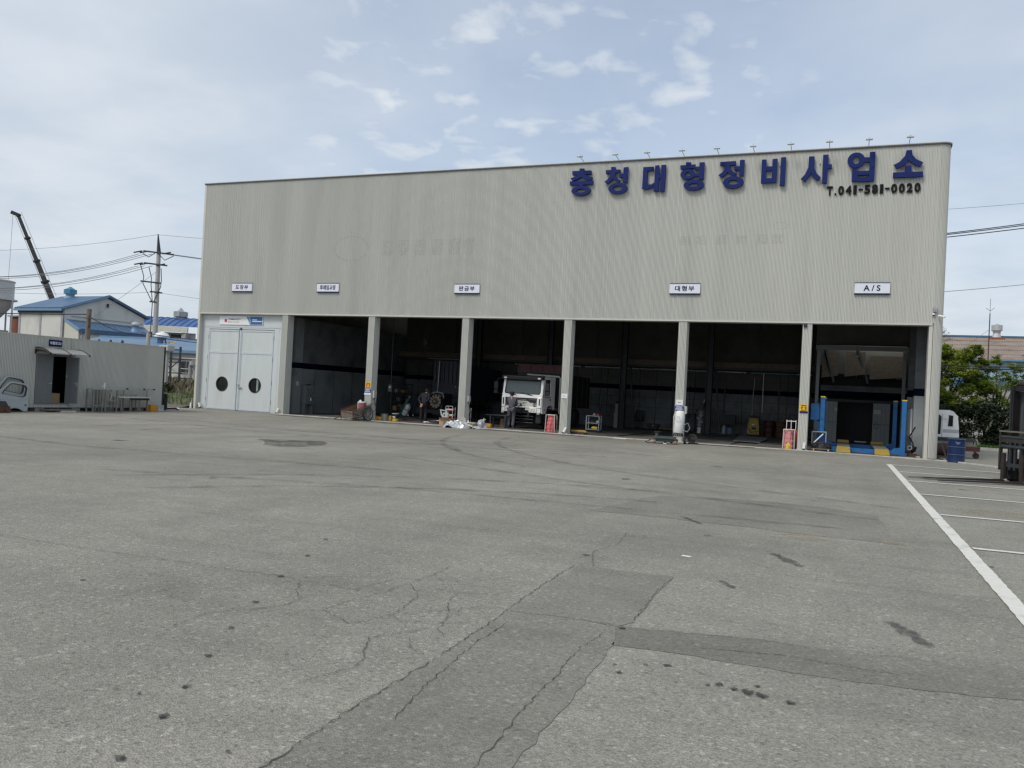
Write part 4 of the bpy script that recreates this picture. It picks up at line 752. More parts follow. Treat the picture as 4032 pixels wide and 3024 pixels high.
t = thing('radiator', 'black round radiator fan propped behind the shed corner', 'radiator', loc=(1.75, -3.95, 0)); MB().box((-0.28, -0.06, 0.02), (0.24, 0.06, 0.80)).build('frame', 'black', t, bevel=0.03); MB().ring(-0.02, 0.42, 0.25, 0.30, 0.21, 0.26, -0.10, -0.061, 28).build('shroud', 'dark_steel', t)
for k in range(6): a = k*math.pi/3; MB().bar((-0.02, -0.08, 0.42), (-0.02+0.2*math.cos(a), -0.08, 0.42+0.24*math.sin(a)), 0.05, 0.01).build('blade', 'rubber', t)
t = thing('hose_coil', 'dark hose lying flat on the ground behind the shed corner', 'hose', loc=(1.3, -3.0, 0)); MB().tube([(0.5*math.cos(a*0.7)*(1-a*0.02), 0.25*math.sin(a*0.7), 0.03+0.003*a) for a in range(20)], 0.025, 6).build('coil', 'rubber', t)
t = thing('white_marker', 'short white post at the left foot of the workshop', 'post', loc=(-0.12, -0.05, 0)); MB().box((-0.05, -0.04, 0), (0.02, 0.04, 0.30)).build('post', 'white', t); MB().box((0.025, -0.03, 0), (0.06, 0.03, 0.42)).build('backing', 'wall_grey', t)
for i, (x, y, r) in enumerate(((0.6, -2.6, 0.16), (0.95, -2.2, 0.12), (0.3, -2.0, 0.10))):
    tag(MB().ico((0, 0, 0.03), r, 2, (1.3, 0.9, 0.35), 0.25, i).build('plastic_scrap', 'white' if i < 2 else 'galv', loc=(x, y, 0)), ('large', 'middle', 'small')[i]+' crumpled pale plastic scrap on the ground between shed and workshop', 'scrap', 'plastic scraps')

# ---------------------------------------------------------------- ground behind on the left: bank, fence, weeds
rgw = random.Random(11)
m = MB(); nx, ny = 30, 24; gv = []
for j in range(ny+1):
    for i in range(nx+1):
        x = -34+i*36/nx - j*0.25; y = -2.2+j*1.5; h = 0.0 if j < 2 else min(1.3, (j-1)*0.16)+rgw.uniform(-.08, .08); x2 = min(x, -0.5); gv.append((x2, y, h-0.02))
m.add(gv, [(j*(nx+1)+i, j*(nx+1)+i+1, (j+1)*(nx+1)+i+1, (j+1)*(nx+1)+i) for j in range(ny) for i in range(nx)])
tag(m.build('bank', 'soil', smooth=True), kind='structure')
def blades(name, mname, n, xr, yr, hr, zf, seed, lean=0.5, w=0.02):
    rg = random.Random(seed); m = MB()
    for _ in range(n):
        x = rg.uniform(*xr); y = rg.uniform(*yr); z = zf(x, y); h = rg.uniform(*hr); a = rg.uniform(0, 6.28); l = rg.uniform(0, lean)*h; ww = w*rg.uniform(.6, 1.4)
        dx, dy = math.cos(a), math.sin(a); px, py = -dy*ww, dx*ww
        m.add([(x-px, y-py, z), (x+px, y+py, z), (x+dx*l*.4+px*.7, y+dy*l*.4+py*.7, z+h*.6), (x+dx*l*.4-px*.7, y+dy*l*.4-py*.7, z+h*.6), (x+dx*l, y+dy*l, z+h)], [(0, 1, 2, 3), (3, 2, 4)])
    return tag(m.build(name, mname), kind='stuff')
bz = lambda x, y: 0.0 if y < 1.0 else min(1.25, (y-0.2)*0.107)-0.03
blades('grass', 'grass', 5000, (-12, -0.6), (0.4, 6.0), (0.10, 0.38), bz, 1, 0.6, 0.015)
blades('dry_weeds', 'dry_grass', 6000, (-20, -1.2), (4.5, 14), (0.2, 0.6), bz, 2, 0.8, 0.02)
blades('bank_weeds', 'leaf_dark', 1800, (-22, -3), (6, 12), (0.15, 0.55), bz, 3, 0.6, 0.04)
t = thing('ivy_bush', 'dark ivy bush behind the right end of the shed', 'bush', loc=(-6.75, 5.0, 0.25)); rg = random.Random(4); m = MB()
for _ in range(1300):
    v = Vector((rg.gauss(0, 1), rg.gauss(0, 1), rg.gauss(0, 1))); v = v.normalized()*rg.uniform(.4, 1); c = Vector((v.x*0.5, v.y*0.5, 0.45+v.z*0.55)); a = Vector((rg.gauss(0, 1), rg.gauss(0, 1), rg.gauss(0, 1))).normalized()*0.06; b = a.orthogonal().normalized()*0.05
    m.add([c-a, c+b, c+a, c-b], [(0, 1, 2, 3)])
m.build('foliage', 'leaf_dark', t); MB().tube([(0, 0, -0.2), (0.1, 0, 0.5), (0.2, 0.1, 1.0)], [0.06, 0.04, 0.02], 6).build('stem', 'bark', t)
t = thing('metal_fence', 'grey wire fence along the weedy bank on the left', 'fence', loc=(0, 13.0, 1.25))
for i in range(12): MB().tube([(-26+i*2.1, 0, -0.3), (-26+i*2.1, 0, 1.75)], 0.035, 6).build('post', 'galv', t)
for z in (0.1, 0.95, 1.72): MB().tube([(-26, 0, z), (-2.8, 0, z)], 0.03, 6).build('rail', 'galv', t)
# ---------------------------------------------------------------- distant left: factory buildings, silo, crane, poles
def quadmesh(name, pts, m, parent, thick=0.12):
    p = [Vector(q) for q in pts]; n = (p[1]-p[0]).cross(p[2]-p[0]).normalized()*thick
    k = len(p); mb = MB(); mb.add(p+[q+n for q in p], [tuple(range(k)), tuple(reversed(range(k, 2*k)))]+[(i, (i+1) % k, (i+1) % k+k, i+k) for i in range(k)]); return mb.build(name, m, parent)
def roof_ribs(parent, a, b, c, d, n, m, h=0.06):
    # ribs running from edge a-b up to edge d-c
    a, b, c, d = map(Vector, (a, b, c, d))
    for i in range(n+1):
        t = i/n; p = a.lerp(b, t); q = d.lerp(c, t); MB().bar(p+Vector((0, 0, 0.1)), q+Vector((0, 0, 0.1)), 0.10, h).build('roof_rib', m, parent)
F = thing('factory_building', 'white gabled factory with blue roof behind the shed', 'building', loc=(0, 0, 0))
A = Vector((-37.97, 23.52, 0)); B = Vector((-37.11, 32.47, 0)); D_ = Vector((-44.6, 24.13, 0)); ex = (D_-A); H7 = 7.5
MBv = MB()
apex = (A+B)/2; D2 = A+ex; E2 = B+ex; ap2 = apex+ex
quadmesh('gable_wall', [(A.x, A.y, 0), (B.x, B.y, 0), (B.x, B.y, H7), (apex.x, apex.y, 9.12), (A.x, A.y, H7)], 'wall_white', F)
quadmesh('long_wall', [(A.x, A.y-.01, 0), (A.x, A.y-.01, H7), (D2.x, D2.y, H7), (D2.x, D2.y, 0)], 'wall_white', F)
quadmesh('rear_gable', [(D2.x, D2.y, 0), (E2.x, E2.y, 0), (E2.x, E2.y, H7), (ap2.x, ap2.y, 9.12), (D2.x, D2.y, H7)], 'wall_grey', F)
up = Vector((0, 0, 1)); ov = Vector((0.35, 0.0, 0))
o1 = A+ov+Vector((0, -0.45, H7+0.02)); o2 = D2+Vector((-0.3, -0.45, H7+0.02)); r1 = apex+ov+Vector((0, 0, 9.22)); r2 = ap2+Vector((-.3, 0, 9.22))
rf = quadmesh('roof', [o1, r1, r2, o2], 'roof_blue', F); roof_ribs(rf, o2, o1, r1, r2, 22, 'roof_blue', 0.05)
o3 = B+ov+Vector((0, 0.45, H7-0.05)); o4 = E2+Vector((-.3, 0.45, H7-0.05)); quadmesh('roof', [r1, o3, o4, r2], 'roof_blue', F)
MB().bar(o1+Vector((0.05, 0, 0.08)), r1+Vector((0.05, 0, 0.1)), 0.12, 0.24).build('barge_board', mat('trim_blue', (0.15, 0.26, 0.39), 0.5), F); MB().bar(r1+Vector((0.05, 0, 0.1)), o3+Vector((0.05, 0, 0.08)), 0.12, 0.22).build('barge_board', 'roof_blue', F)
MB().bar(o1+Vector((0, -0.06, -0.1)), o2+Vector((0, -0.06, -0.1)), 0.12, 0.22).build('gutter', 'trim_blue', F)
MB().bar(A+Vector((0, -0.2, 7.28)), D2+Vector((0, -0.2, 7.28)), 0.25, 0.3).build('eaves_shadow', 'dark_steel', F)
for i in range(3): q = A+ex*(i/2*0.98)+Vector((0, -0.08, 0)); MB().box((q.x-0.13, q.y-0.10, 0), (q.x+0.13, q.y+0.02, 7.2)).build('wall_post', mat('post_mauve', (0.34, 0.32, 0.36), 0.7), F)
gd = (B-A).normalized()
def gpt(t, z, off=0.14): p = A.lerp(B, t); return Vector((p.x+off, p.y, z))
for z, t0, t1 in ((6.9, 0.08, 0.98), (6.35, 0.08, 0.98)): MB().bar(gpt(t0, z), gpt(t1, z), 0.05, 0.08).build('cornice', 'wall_grey', F)
MB().bar(gpt(0.5, 8.15), gpt(0.5, 8.55), 0.06, 0.5).build('gable_vent', 'dark_steel', F)
V0 = Vector((-42.8, 28.2, 9.2))
v = MB().lathe([(0.75, -0.3), (0.42, 0.15), (0.42, 0.32)], c=V0, n=16).build('roof_vent', 'trim_blue', F); MB().lathe([(0.42, 0.32), (0.62, 0.36), (0.62, 0.80), (0.5, 0.82), (0.05, 1.10)], c=V0, n=8).build('vent_hood', mat('vent_teal', (0.05, 0.22, 0.32), 0.5), v)
# lean-to
l0 = Vector((-37.8, 23.6, 6.45)); l1 = Vector((-33.03, 21.2, 5.31)); l2 = Vector((-31.47, 28.27, 5.35)); l3 = Vector((-37.0, 32.5, 6.45))
lr = quadmesh('lean_to_roof', [l0, l1, l2, l3], 'roof_blue', F); roof_ribs(lr, l1, l2, l3, l0, 14, 'roof_blue', 0.05)
MB().bar(l1+Vector((0.08, 0, 0)), l2+Vector((0.08, 0, 0)), 0.15, 0.42).build('fascia', 'roof_blue', F); MB().bar(l0+Vector((0, -.1, 0.05)), l1+Vector((0, -.1, 0.05)), 0.12, 0.22).build('barge_board', 'trim_blue', F)
quadmesh('lean_to_wall', [(-37.8, 23.65, 0), (-33.2, 21.35, 0), (-33.2, 21.35, 5.25), (-37.8, 23.65, 6.35)], 'wall_cream', F)
quadmesh('lean_to_wall', [(-33.15, 21.4, 0), (-31.7, 28.2, 0), (-31.7, 28.2, 5.2), (-33.15, 21.4, 5.2)], 'wall_cream', F)
MB().tube([(-32.95, 21.4, 0), (-32.95, 21.4, 5.2)], 0.06, 6).build('downpipe', 'trim_blue', F)
vv = MB().lathe([(0.55, -0.4), (0.32, 0.1), (0.32, 0.25)], c=(-33.5, 28.0, 6.0), n=12).build('roof_vent', 'trim_blue', F); MB().ico((-33.5, 28.0, 6.5), 0.42, 2, (1, 1, 0.7)).build('turbine_vent', 'galv', vv)
# second factory with arched blue roof
G2 = thing('arched_factory', 'factory with arched bright blue roof behind the tall utility pole', 'building', loc=(0, 0, 0))
gx = Vector((-43.6, 47.9, 0)); gl = Vector((-62, 41.0, 0)); bk = Vector((-2.4, 5.6, 0)); n = 8; pr = []
for i in range(n+1): t = i/n; pr.append((t, 7.85+1.40*math.sin(t*math.pi*0.55)))
m = MB(); vsx = []
for t, z in pr: p = gx+bk*t; q = gl+bk*t; vsx += [(p.x, p.y, z), (q.x, q.y, z)]
m.add(vsx, [(2*i, 2*i+1, 2*i+3, 2*i+2) for i in range(n)]); rf = m.build('roof', 'roof_blue2', G2, smooth=True)
for i in range(24):
    s = i/23; pts = [gx.lerp(gl, s)+bk*t+Vector((0, 0, z+0.05)) for t, z in pr]; MB().tube(pts, 0.07, 4).build('roof_rib', mat('rib_blue', (0.07, 0.16, 0.36), 0.45), rf)
quadmesh('end_wall', [(gx.x, gx.y, 5.0)]+[(gx.x+bk.x*t, gx.y+bk.y*t, z-0.02) for t, z in pr]+[(gx.x+bk.x, gx.y+bk.y, 5.0)], 'roof_blue2', G2)
quadmesh('wall_band', [(gl.x, gl.y-.2, 7.15), (gx.x-1.2, gx.y-.6, 7.15), (gx.x-1.2, gx.y-.6, 7.8), (gl.x, gl.y-.2, 7.8)], mat('wall_pale', (0.62, 0.62, 0.54), 0.8), G2, 0.3)
quadmesh('front_wall', [(gl.x, gl.y+.5, 0), (gx.x-1, gx.y+.5, 0), (gx.x-1, gx.y+.5, 7.1), (gl.x, gl.y+.5, 7.1)], 'wall_grey', G2)
for s0, s1 in ((0.10, 0.19), (0.2, 0.34), (0.36, 0.5)):
    a = gx.lerp(gl, s0)+Vector((0, 0.2, 0)); b = gx.lerp(gl, s1)+Vector((0, 0.2, 0)); quadmesh('dark_opening', [(b.x, b.y, 5.3), (a.x, a.y, 5.3), (a.x, a.y, 6.85), (b.x, b.y, 6.85)], 'black', G2, 0.1)
MB().box((gx.x-2.0, gx.y-0.9, 0), (gx.x-1.3, gx.y-0.3, 7.1)).build('corner_post', 'wall_grey', G2)
v = MB().lathe([(1.0, -0.5), (0.62, 0.1), (0.62, 0.4)], c=(-49.2, 50.5, 8.9), n=12).build('roof_vent', 'wall_grey', G2); MB().lathe([(0.62, 0.4), (0.92, 0.5), (0.92, 1.15), (0.4, 1.25), (0.05, 1.7)], c=(-49.2, 50.5, 8.9), n=6).build('vent_hood', 'wall_grey', v)
# third low blue roof, white wall, with small window
G3 = thing('low_blue_roof_building', 'low white building with pale blue roof between shed and workshop', 'building', loc=(0, 0, 0))
a = Vector((-16.9, 10.4+2, 4.1)); b = Vector((-11.6, 14.3, 3.6)); 
e0 = Vector((-22.5, 9.8, 3.35)); e1 = Vector((-11.2, 13.7, 3.45)); u0 = Vector((-24.5, 15.8, 4.40)); u1 = Vector((-13.2, 19.7, 4.52))
quadmesh('roof', [e0, e1, u1, u0], mat('roof_pale_blue', (0.115, 0.20, 0.31), 0.5, var=0.1, scale=0.6), G3)
MB().bar(e0+Vector((0, -.05, 0)), e1+Vector((0, -.05, 0)), 0.12, 0.16).build('gutter', 'trim_blue', G3); MB().bar(u0+Vector((0, 0, .15)), u1+Vector((0, 0, .15)), 0.3, 0.16).build('ridge_cap', 'trim_blue', G3); MB().bar(e1, u1, 0.1, 0.2).build('barge_board', 'roof_blue', G3)
w0 = e0+Vector((0.3, 0.5, 0)); w1 = e1+Vector((-0.3, 0.5, 0)); quadmesh('wall', [(w0.x, w0.y, 0), (w1.x, w1.y, 0), (w1.x, w1.y, 3.4), (w0.x, w0.y, 3.4)], 'wall_white', G3)
wd = (w1-w0).normalized(); wn = Vector((wd.y, -wd.x, 0))
wc = w0+wd*(w1-w0).length*0.84; win = MB().box((-0.45, -0.03, 1.95), (0.45, 0.02, 2.75)).build('window', 'dark_glass', G3); win.location = (wc.x+wn.x*.16, wc.y+wn.y*.16, 0); win.rotation_euler[2] = math.atan2(wd.y, wd.x); MB().box((-0.5, -0.035, 1.88), (0.5, 0.0, 1.945)).build('sill', 'wall_grey', win); MB().box((-0.02, -0.05, 1.95), (0.02, -0.031, 2.75)).build('mullion', 'wall_grey', win)
quadmesh('end_wall', [(w1.x, w1.y, 0), (u1.x, u1.y, 0), (u1.x, u1.y, 4.95), (w1.x, w1.y, 3.4)], 'wall_grey', G3)
dm = MB().lathe([(0.33, 0), (0.33, 0.5)], c=(-17.8, 15.6, 4.15), n=14).build('vent_pipe', 'roof_blue', G3); MB().lathe([(0.55, 0.45), (0.58, 0.55), (0.42, 0.78), (0.1, 0.88)], c=(-17.8, 15.6, 4.15), n=16).build('white_cap', 'white', dm)
dm = MB().lathe([(0.33, 0), (0.33, 0.5)], c=(-13.6, 17.4, 4.1), n=14).build('vent_pipe', 'roof_blue', G3); MB().lathe([(0.55, 0.45), (0.58, 0.55), (0.42, 0.78), (0.1, 0.88)], c=(-13.6, 17.4, 4.1), n=16).build('white_cap', 'white', dm)
t = thing('pipe_gantry', 'dark steel pipe gantry in front of the low white building', 'gantry', loc=(-11.35, 10.4, 0), rotz=R(25))
for x in (-0.3, 0.32): MB().box((x-0.06, -0.06, 0), (x+0.06, 0.06, 3.7)).build('post', 'dark_steel', t)
for z, a, b in ((3.48, -.35, .4), (2.82, -.95, 1.1), (2.6, -.9, .6), (1.85, -1, .5), (1.5, -1, 1.2)): MB().bar((a, 0, z), (b, 0.03, z), 0.07).build('beam', 'dark_steel', t)
for sx in (-0.6, 0.6): MB().bar((-0.3+sx, 0, 2.8), (-0.3, 0, 2.15), 0.06).build('brace', 'dark_steel', t)
for x in (0.95, 1.3): MB().tube([(x, 0.3, 0.4), (x, 0.3, 2.5)], 0.13, 10).build('tank', 'wall_grey', t)
MB().tube([(1.1, 0.2, 2.45), (1.1, 0.2, 2.75)], 0.2, 10).build('tank_cap', 'galv', t)
t = thing('transformer', 'small pale transformer box on a pole top behind the shed corner', 'transformer', loc=(-9.3, 7.5, 0)); MB().box((-0.45, -0.3, 3.25), (0.35, 0.3, 3.62)).build('box', 'galv', t, bevel=0.03); MB().tube([(0, 0, 0), (0, 0, 3.25)], 0.12, 8).build('post', 'pole', t)
for x in (-0.3, 0, 0.25): MB().tube([(x, 0, 3.62), (x, 0, 3.95)], 0.03, 6).build('insulator', 'galv', t)
MB().bar((0.2, 0, 3.7), (0.6, 0.1, 3.9), 0.06).build('yellow_guard', 'yellow', t)
# silo and platform
S2 = thing('silo', 'pale grey silo with cone bottom at the left picture edge', 'silo', loc=(-53.9, 28.0, 0))
MB().lathe([(1.95, 9.0), (1.95, 10.85), (2.02, 10.86), (2.02, 10.98), (1.2, 11.2)], n=32).build('drum', mat('silo_grey', (0.48, 0.49, 0.49), 0.45, var=0.06), S2, smooth=True); MB().lathe([(1.95, 8.99), (1.85, 8.3), (0.7, 6.9), (0.5, 6.3)], n=32).build('cone', 'wall_grey', S2, smooth=True)
for a in (0.3, 1.9, 3.4, 5.0): MB().tube([(2.2*math.cos(a), 2.2*math.sin(a), 0), (2.2*math.cos(a), 2.2*math.sin(a), 8.9)], 0.10, 6).build('leg', 'galv', S2)
MB().ring(0, 0, 2.3, 2.3, 2.0, 2.0, 8.85, 9.0, 24, axis='z').build('ring_beam', 'galv', S2)
P2 = thing('steel_platform', 'white railed steel platform below the silo', 'platform', loc=(-52.8, 27.0, 0)); MB().box((-2.5, -1.2, 5.35), (1.5, 1.0, 5.55)).build('deck', 'wall_grey', P2)
for x in (-2.4, -1.6, -0.8, 0.0, 0.8, 1.45): MB().tube([(x, -1.2, 5.5), (x, -1.2, 6.75)], 0.05, 6).build('rail_post', 'white', P2)
for z in (6.1, 6.7): MB().tube([(-2.5, -1.2, z), (1.5, -1.2, z)], 0.05, 6).build('handrail', 'white', P2)
for x in (-2.3, 1.3): MB().tube([(x, -1.0, 0), (x, -1.0, 5.35)], 0.1, 6).build('leg', 'galv', P2)
MB().bar((-2.4, -0.9, 6.2), (-0.6, -0.9, 7.2), 0.12).bar((-1.6, -0.9, 7.2), (-0.4, -0.9, 6.0), 0.12).build('yellow_brace', 'yellow_dirty', P2)
t = thing('brick_annex', 'red brick annex with grey roof vent left of the white factory', 'building', loc=(-51.8, 31.5, 0)); MB().box((-4, 0, 0), (2.4, 5, 7.35)).build('wall', 'brick_red', t); MB().box((-4.2, -0.2, 7.36), (2.6, 5.2, 7.5)).build('roof', 'wall_grey', t); v = MB().lathe([(0.9, 7.4), (0.5, 7.8), (0.5, 8.0)], c=(1.2, 1, 0), n=12).build('roof_vent', 'galv', t); MB().lathe([(0.75, 8.0), (0.75, 8.5), (0.1, 8.85)], c=(1.2, 1, 0), n=10).build('vent_hood', 'galv', v)
# crane boom
K2 = thing('crane', 'far black telescopic crane boom rising on the left', 'crane', loc=(-117.2, 88.9, 0)); b0 = Vector((0, 0, 12.0)); b1 = Vector((-8.9, -3.75, 32.8))
segs = [(0.0, 0.36, 0.72), (0.36, 0.56, 0.62), (0.56, 0.78, 0.52), (0.78, 1.0, 0.44)]
for i, (s, e, w) in enumerate(segs):
    MB().bar(b0.lerp(b1, s), b0.lerp(b1, e), w, w*1.2).build('boom_section', mat('boom', (0.022, 0.022, 0.024), 0.6), K2); MB().bar(b0.lerp(b1, e-0.012), b0.lerp(b1, e+0.006), w*1.6, w*1.7).build('collar', 'black', K2)
hd = MB().bar(b1, b1+Vector((-1.3, -0.5, 0.5)), 0.6, 0.7).build('boom_head', 'black', K2); MB().tube([b1+Vector((-1.0, -.4, 0.2)), b1+Vector((-1.2, -0.5, -19.5))], 0.035, 5).build('hoist_rope', 'wire_far', K2)
MB().tube([b1+Vector((0.6, 0.2, 0.6)), b0.lerp(b1, 0.2)+Vector((0.9, 0.3, 0.4))], 0.05, 5).build('stay_rope', 'galv', K2); MB().tube([b1+Vector((-0.5, -0.2, -0.3)), b0.lerp(b1, 0.05)+Vector((-0.8, -0.3, 0))], 0.05, 5).build('stay_rope', 'galv', K2)
MB().box((-1.6, -1.6, 0), (1.6, 6, 2.2)).box((-1.2, -1, 2.2), (1.2, 2, 12.0)).build('carrier', 'yellow_dirty', K2)
# utility pole with cross arms, transformer cables
U = thing('utility_pole', 'tall grey concrete utility pole with cross arms behind the shed', 'utility pole', loc=(-21.98, 19.08, 0))
MB().tube([(0, 0, 0), (-.02, 0, 6), (-.1, 0, 12.0)], [0.24, 0.21, 0.17], 12).build('shaft', 'pole', U, smooth=True); MB().tube([(-.1, 0, 12.0), (-.18, -.1, 13.5)], [0.17, 0.04], 8).build('tip', 'pole_dark', U)
adir = Vector((0.93, 0.37, 0))
for z, l0, l1 in ((11.95, -1.25, 1.3), (10.95, -1.15, 0.8), (9.4, -1.35, 0.35), (8.6, -0.5, 0.5), (7.75, -0.5, 0.1)):
    ar = MB().bar(adir*l0+Vector((0, -.15, z+0.05*abs(l0))), adir*l1+Vector((0, -.15, z-0.1*abs(l1))), 0.10, 0.12).build('cross_arm', 'pole_dark', U)
    if z > 10.5:
        for s in (l0, l0*0.6, l1*0.9): MB().tube([adir*s+Vector((-.1, -.2, z+.05)), adir*s+Vector((-0.7, -.5, z-.12))], 0.06, 6).build('insulator', 'pole_dark', ar)
for (pts) in ([(-1.4, -.6, 10.8), (-1.2, -.4, 9.9), (-1.25, -.4, 9.3), (-0.7, -.3, 8.4), (-0.3, -.2, 7.7)], [(-0.7, -.4, 10.7), (-.45, -.3, 9.8), (-.45, -.3, 9.2), (-.3, -.2, 7.7)], [(0.35, -.1, 10.6), (0.45, -.1, 9.6), (0.4, -.1, 9.0), (0.1, -.2, 8.3), (-0.2, -.2, 7.7)], [(-0.25, -.25, 7.7), (-0.28, -.26, 4), (-0.28, -.26, 0)], [(-1.2, -.6, 11.8), (-0.7, -.5, 11.5), (-0.2, -.3, 11.85)], [(0.1, -.2, 11.8), (0.6, 0, 11.3), (1.25, 0.3, 11.7)]): MB().tube(pts, 0.035, 5).build('jumper_cable', 'wire', U)
t = thing('wooden_pole', 'short brown wooden pole standing behind the shed roof', 'pole', loc=(-6.18, -1.5, 0)); MB().tube([(0, 0, 0), (0.05, 0, 5.04)], [0.15, 0.125], 10).build('shaft', 'pole_wood', t); MB().bar((-0.2, -.1, 4.55), (0.3, -.1, 4.5), 0.04).build('bracket', 'dark_steel', t); MB().tube([(0.14, -.05, 4.7), (0.22, -.08, 4.2), (0.16, -.1, 4.0)], 0.03, 5).build('cable_loop', 'wire', t)
t = thing('concrete_stub', 'short concrete pole stub above the shed roof left of the tall pole', 'pole', loc=(-9.15, 5.7, 0)); MB().tube([(0, 0, 0), (0, 0, 4.25)], 0.13, 10).build('shaft', 'pole', t); MB().tube([(0, 0, 4.252), (0, 0, 4.35)], 0.10, 10).build('cap', 'wall_grey', t)
for i in range(6): tag(MB().lathe([(0.05, 3.2), (0.09, 3.3), (0.05, 3.4), (0.09, 3.5), (0.04, 3.62)], n=10).build('bushing', 'black', loc=(-8.0-0.8*i-(0.5 if i > 2 else 0), 2.6-0.12*i, 0)), 'black insulator bushing above the shed roof edge, %s from the right' % ORD[i], 'insulator', 'insulators behind the shed roof')
def wire(lab, p, q, sag, r, m='wire_far', n=14):
    p = Vector(p); q = Vector(q); pts = [p.lerp(q, i/n)-Vector((0, 0, 4*sag*(i/n)*(1-i/n))) for i in range(n+1)]
    return tag(MB().tube(pts, r, 5).build('overhead_wire', m), lab, 'wire')
dl = Vector((-23.58, 18.42, 0))
for i, (z0, off, zz) in enumerate(((11.75, 0.0, 9.6), (11.78, 0.5, 9.55), (11.8, 1.0, 9.3), (10.75, 0.0, 8.65), (10.78, 0.5, 8.6), (10.8, 1.1, 8.3))):
    wire('overhead wire running left from the tall pole, %s from the top' % ORD[i], (dl.x+off, dl.y+off*.4, z0), (-50+off, 8.0, zz+1.4), 2.3, 0.022)
wire('thin top wire running left from the pole tip', (-22.2, 18.95, 13.45), (-50, 8, 11.6), 1.2, 0.014)
wire('thin top wire running right from the pole tip', (-22.2, 18.95, 13.45), (8, 31, 14.5), 0.6, 0.014)
for i in range(3): wire('overhead wire running right from the upper cross arm, %s strand' % ORD[i], (-21.15, 19.3+0.1*i, 11.80+0.04*i), (8, 31+i, 12.8+0.1*i), 1.0, 0.020)
wire('low thin wire running left from the tall pole', (-22.2, 19, 8.6), (-55, 6, 9.2), 1.0, 0.014); wire('low thin wire running right from the tall pole', (-21.8, 19, 8.55), (8, 31, 8.4), 0.8, 0.014)
wire('black service cable from the wooden pole to the left', (-6.18, -1.55, 4.75), (-26, -8, 5.1), 0.35, 0.028, 'wire'); wire('black service cable from the wooden pole down to the right', (-6.1, -1.6, 4.7), (-9.6, 5.6, 4.2), 0.3, 0.02, 'wire'); wire('black cable from the stub pole to the workshop', (-9.6, 5.6, 4.3), (0, 9, 4.1), 0.25, 0.025, 'wire'); wire('second black cable from the stub pole to the workshop', (-9.6, 5.6, 4.15), (0, 8.8, 3.9), 0.25, 0.025, 'wire')
wire('guy wire slanting left from the tall pole', (-22.0, 19, 10.4), (-27.5, 16, 5.0), 0.0, 0.014)
# ---------------------------------------------------------------- distant right: brown roofed hall, trees
Hh = thing('brown_roof_hall', 'large hall with brown corrugated roof and sky blue wall behind the trees', 'building', loc=(0, 44.6, 0))
x0, x1 = 28, 78; ze, zr, yr = 6.65, 9.08, 8.5
sh = []; nrib = 250
m = MB(); pts = [(x0+(x1-x0)*i/(nrib*2), 0.05*(i % 2)) for i in range(nrib*2+1)]; k = len(pts)
m.add([(p[0], -0.6, ze-0.15+p[1]) for p in pts]+[(p[0], yr, zr+p[1]) for p in pts], [(i, i+1, k+i+1, k+i) for i in range(k-1)]); rf = m.build('roof', 'roof_brown', Hh)
MB().box((x0, yr-0.2, zr+0.02), (x1, yr+0.3, zr+0.17)).build('ridge_cap', 'wall_navy', rf)
for i in range(1, 5): t_ = i/5; MB().box((x0, -0.6+(yr+.6)*t_-0.03, ze-.15+(zr-ze+.15)*t_+0.03), (x1, -0.6+(yr+.6)*t_+0.03, ze-.15+(zr-ze+.15)*t_+0.075)).build('sheet_lap', 'roof_brown', rf)
MB().box((x0, -0.7, ze-0.25), (x1, -0.58, ze-0.1)).build('gutter', 'trim_blue', Hh)
xw = x0
while xw < x1: MB().box((xw, 0, 4.75), (xw+3.9, 0.2, ze-0.1)).build('wall_panel', 'wall_sky', Hh); MB().box((xw+3.9, -0.03, 4.75), (xw+4.0, 0.2, ze-0.1)).build('wall_post', 'wall_white', Hh); xw += 4.0
MB().box((x0, -0.05, 4.15), (x1, 0.2, 4.745)).build('wall_band', 'wall_navy', Hh); MB().box((x0, 0, 0), (x1, 0.2, 4.14)).build('lower_wall', 'wall_grey', Hh)
v = MB().lathe([(0.46, -0.2), (0.30, 0.35), (0.36, 0.62)], c=(45.0, yr-.3, zr), n=14).build('roof_vent', 'galv', rf); MB().lathe([(0.46, 0.62), (0.46, 1.12), (0.2, 1.18), (0.06, 1.28)], c=(45.0, yr-.3, zr), n=18).build('vent_hood', 'galv', rf); MB().box((44.3, yr-0.9, zr-0.22), (45.6, yr-0.25, zr-0.03)).build('vent_curb', 'brick_red', rf)
t = thing('antenna_mast', 'thin rusty lightning mast in front of the brown roof', 'mast', loc=(42.7, 41.0, 0)); MB().tube([(0, 0, 0), (0, 0, 10.0)], [0.06, 0.04], 6).build('pole', 'rust', t); MB().tube([(0, 0, 10.0), (0, 0, 11.2)], 0.015, 5).build('tip', 'dark_steel', t)
for s in (-1, 1): MB().tube([(0, 0, 10.2), (0.3*s, 0, 10.45)], 0.015, 5).build('prong', 'dark_steel', t)
MB().tube([(0, 0, 8.7), (-3.2, 0.5, 6.0)], 0.012, 4).build('guy_wire', 'wire_far', t)
for i, (z0, z1) in enumerate(((15.05, 17.6), (15.0, 17.45), (14.85, 17.2))): wire('dark overhead cable leaving the building corner to the right, %s from the top' % ORD[i], (30, 29, z0-1.6), (52, 37.5, z1), 0.25, 0.035, 'wire')
wire('faint wire high above the cables on the right', (30, 29, 15.6), (52, 37.5, 18.6), 0.2, 0.014); wire('thin single wire low in the sky right of the workshop', (30, 29, 9.5), (52, 37.5, 12.8), 0.2, 0.02)
for i, z in enumerate((4.55, 4.42)): wire('black roadside cable crossing the trees, %s one' % ('upper' if i == 0 else 'lower'), (28, 14.0, z-0.2), (62, 23, z+0.55), 0.15, 0.03, 'wire')

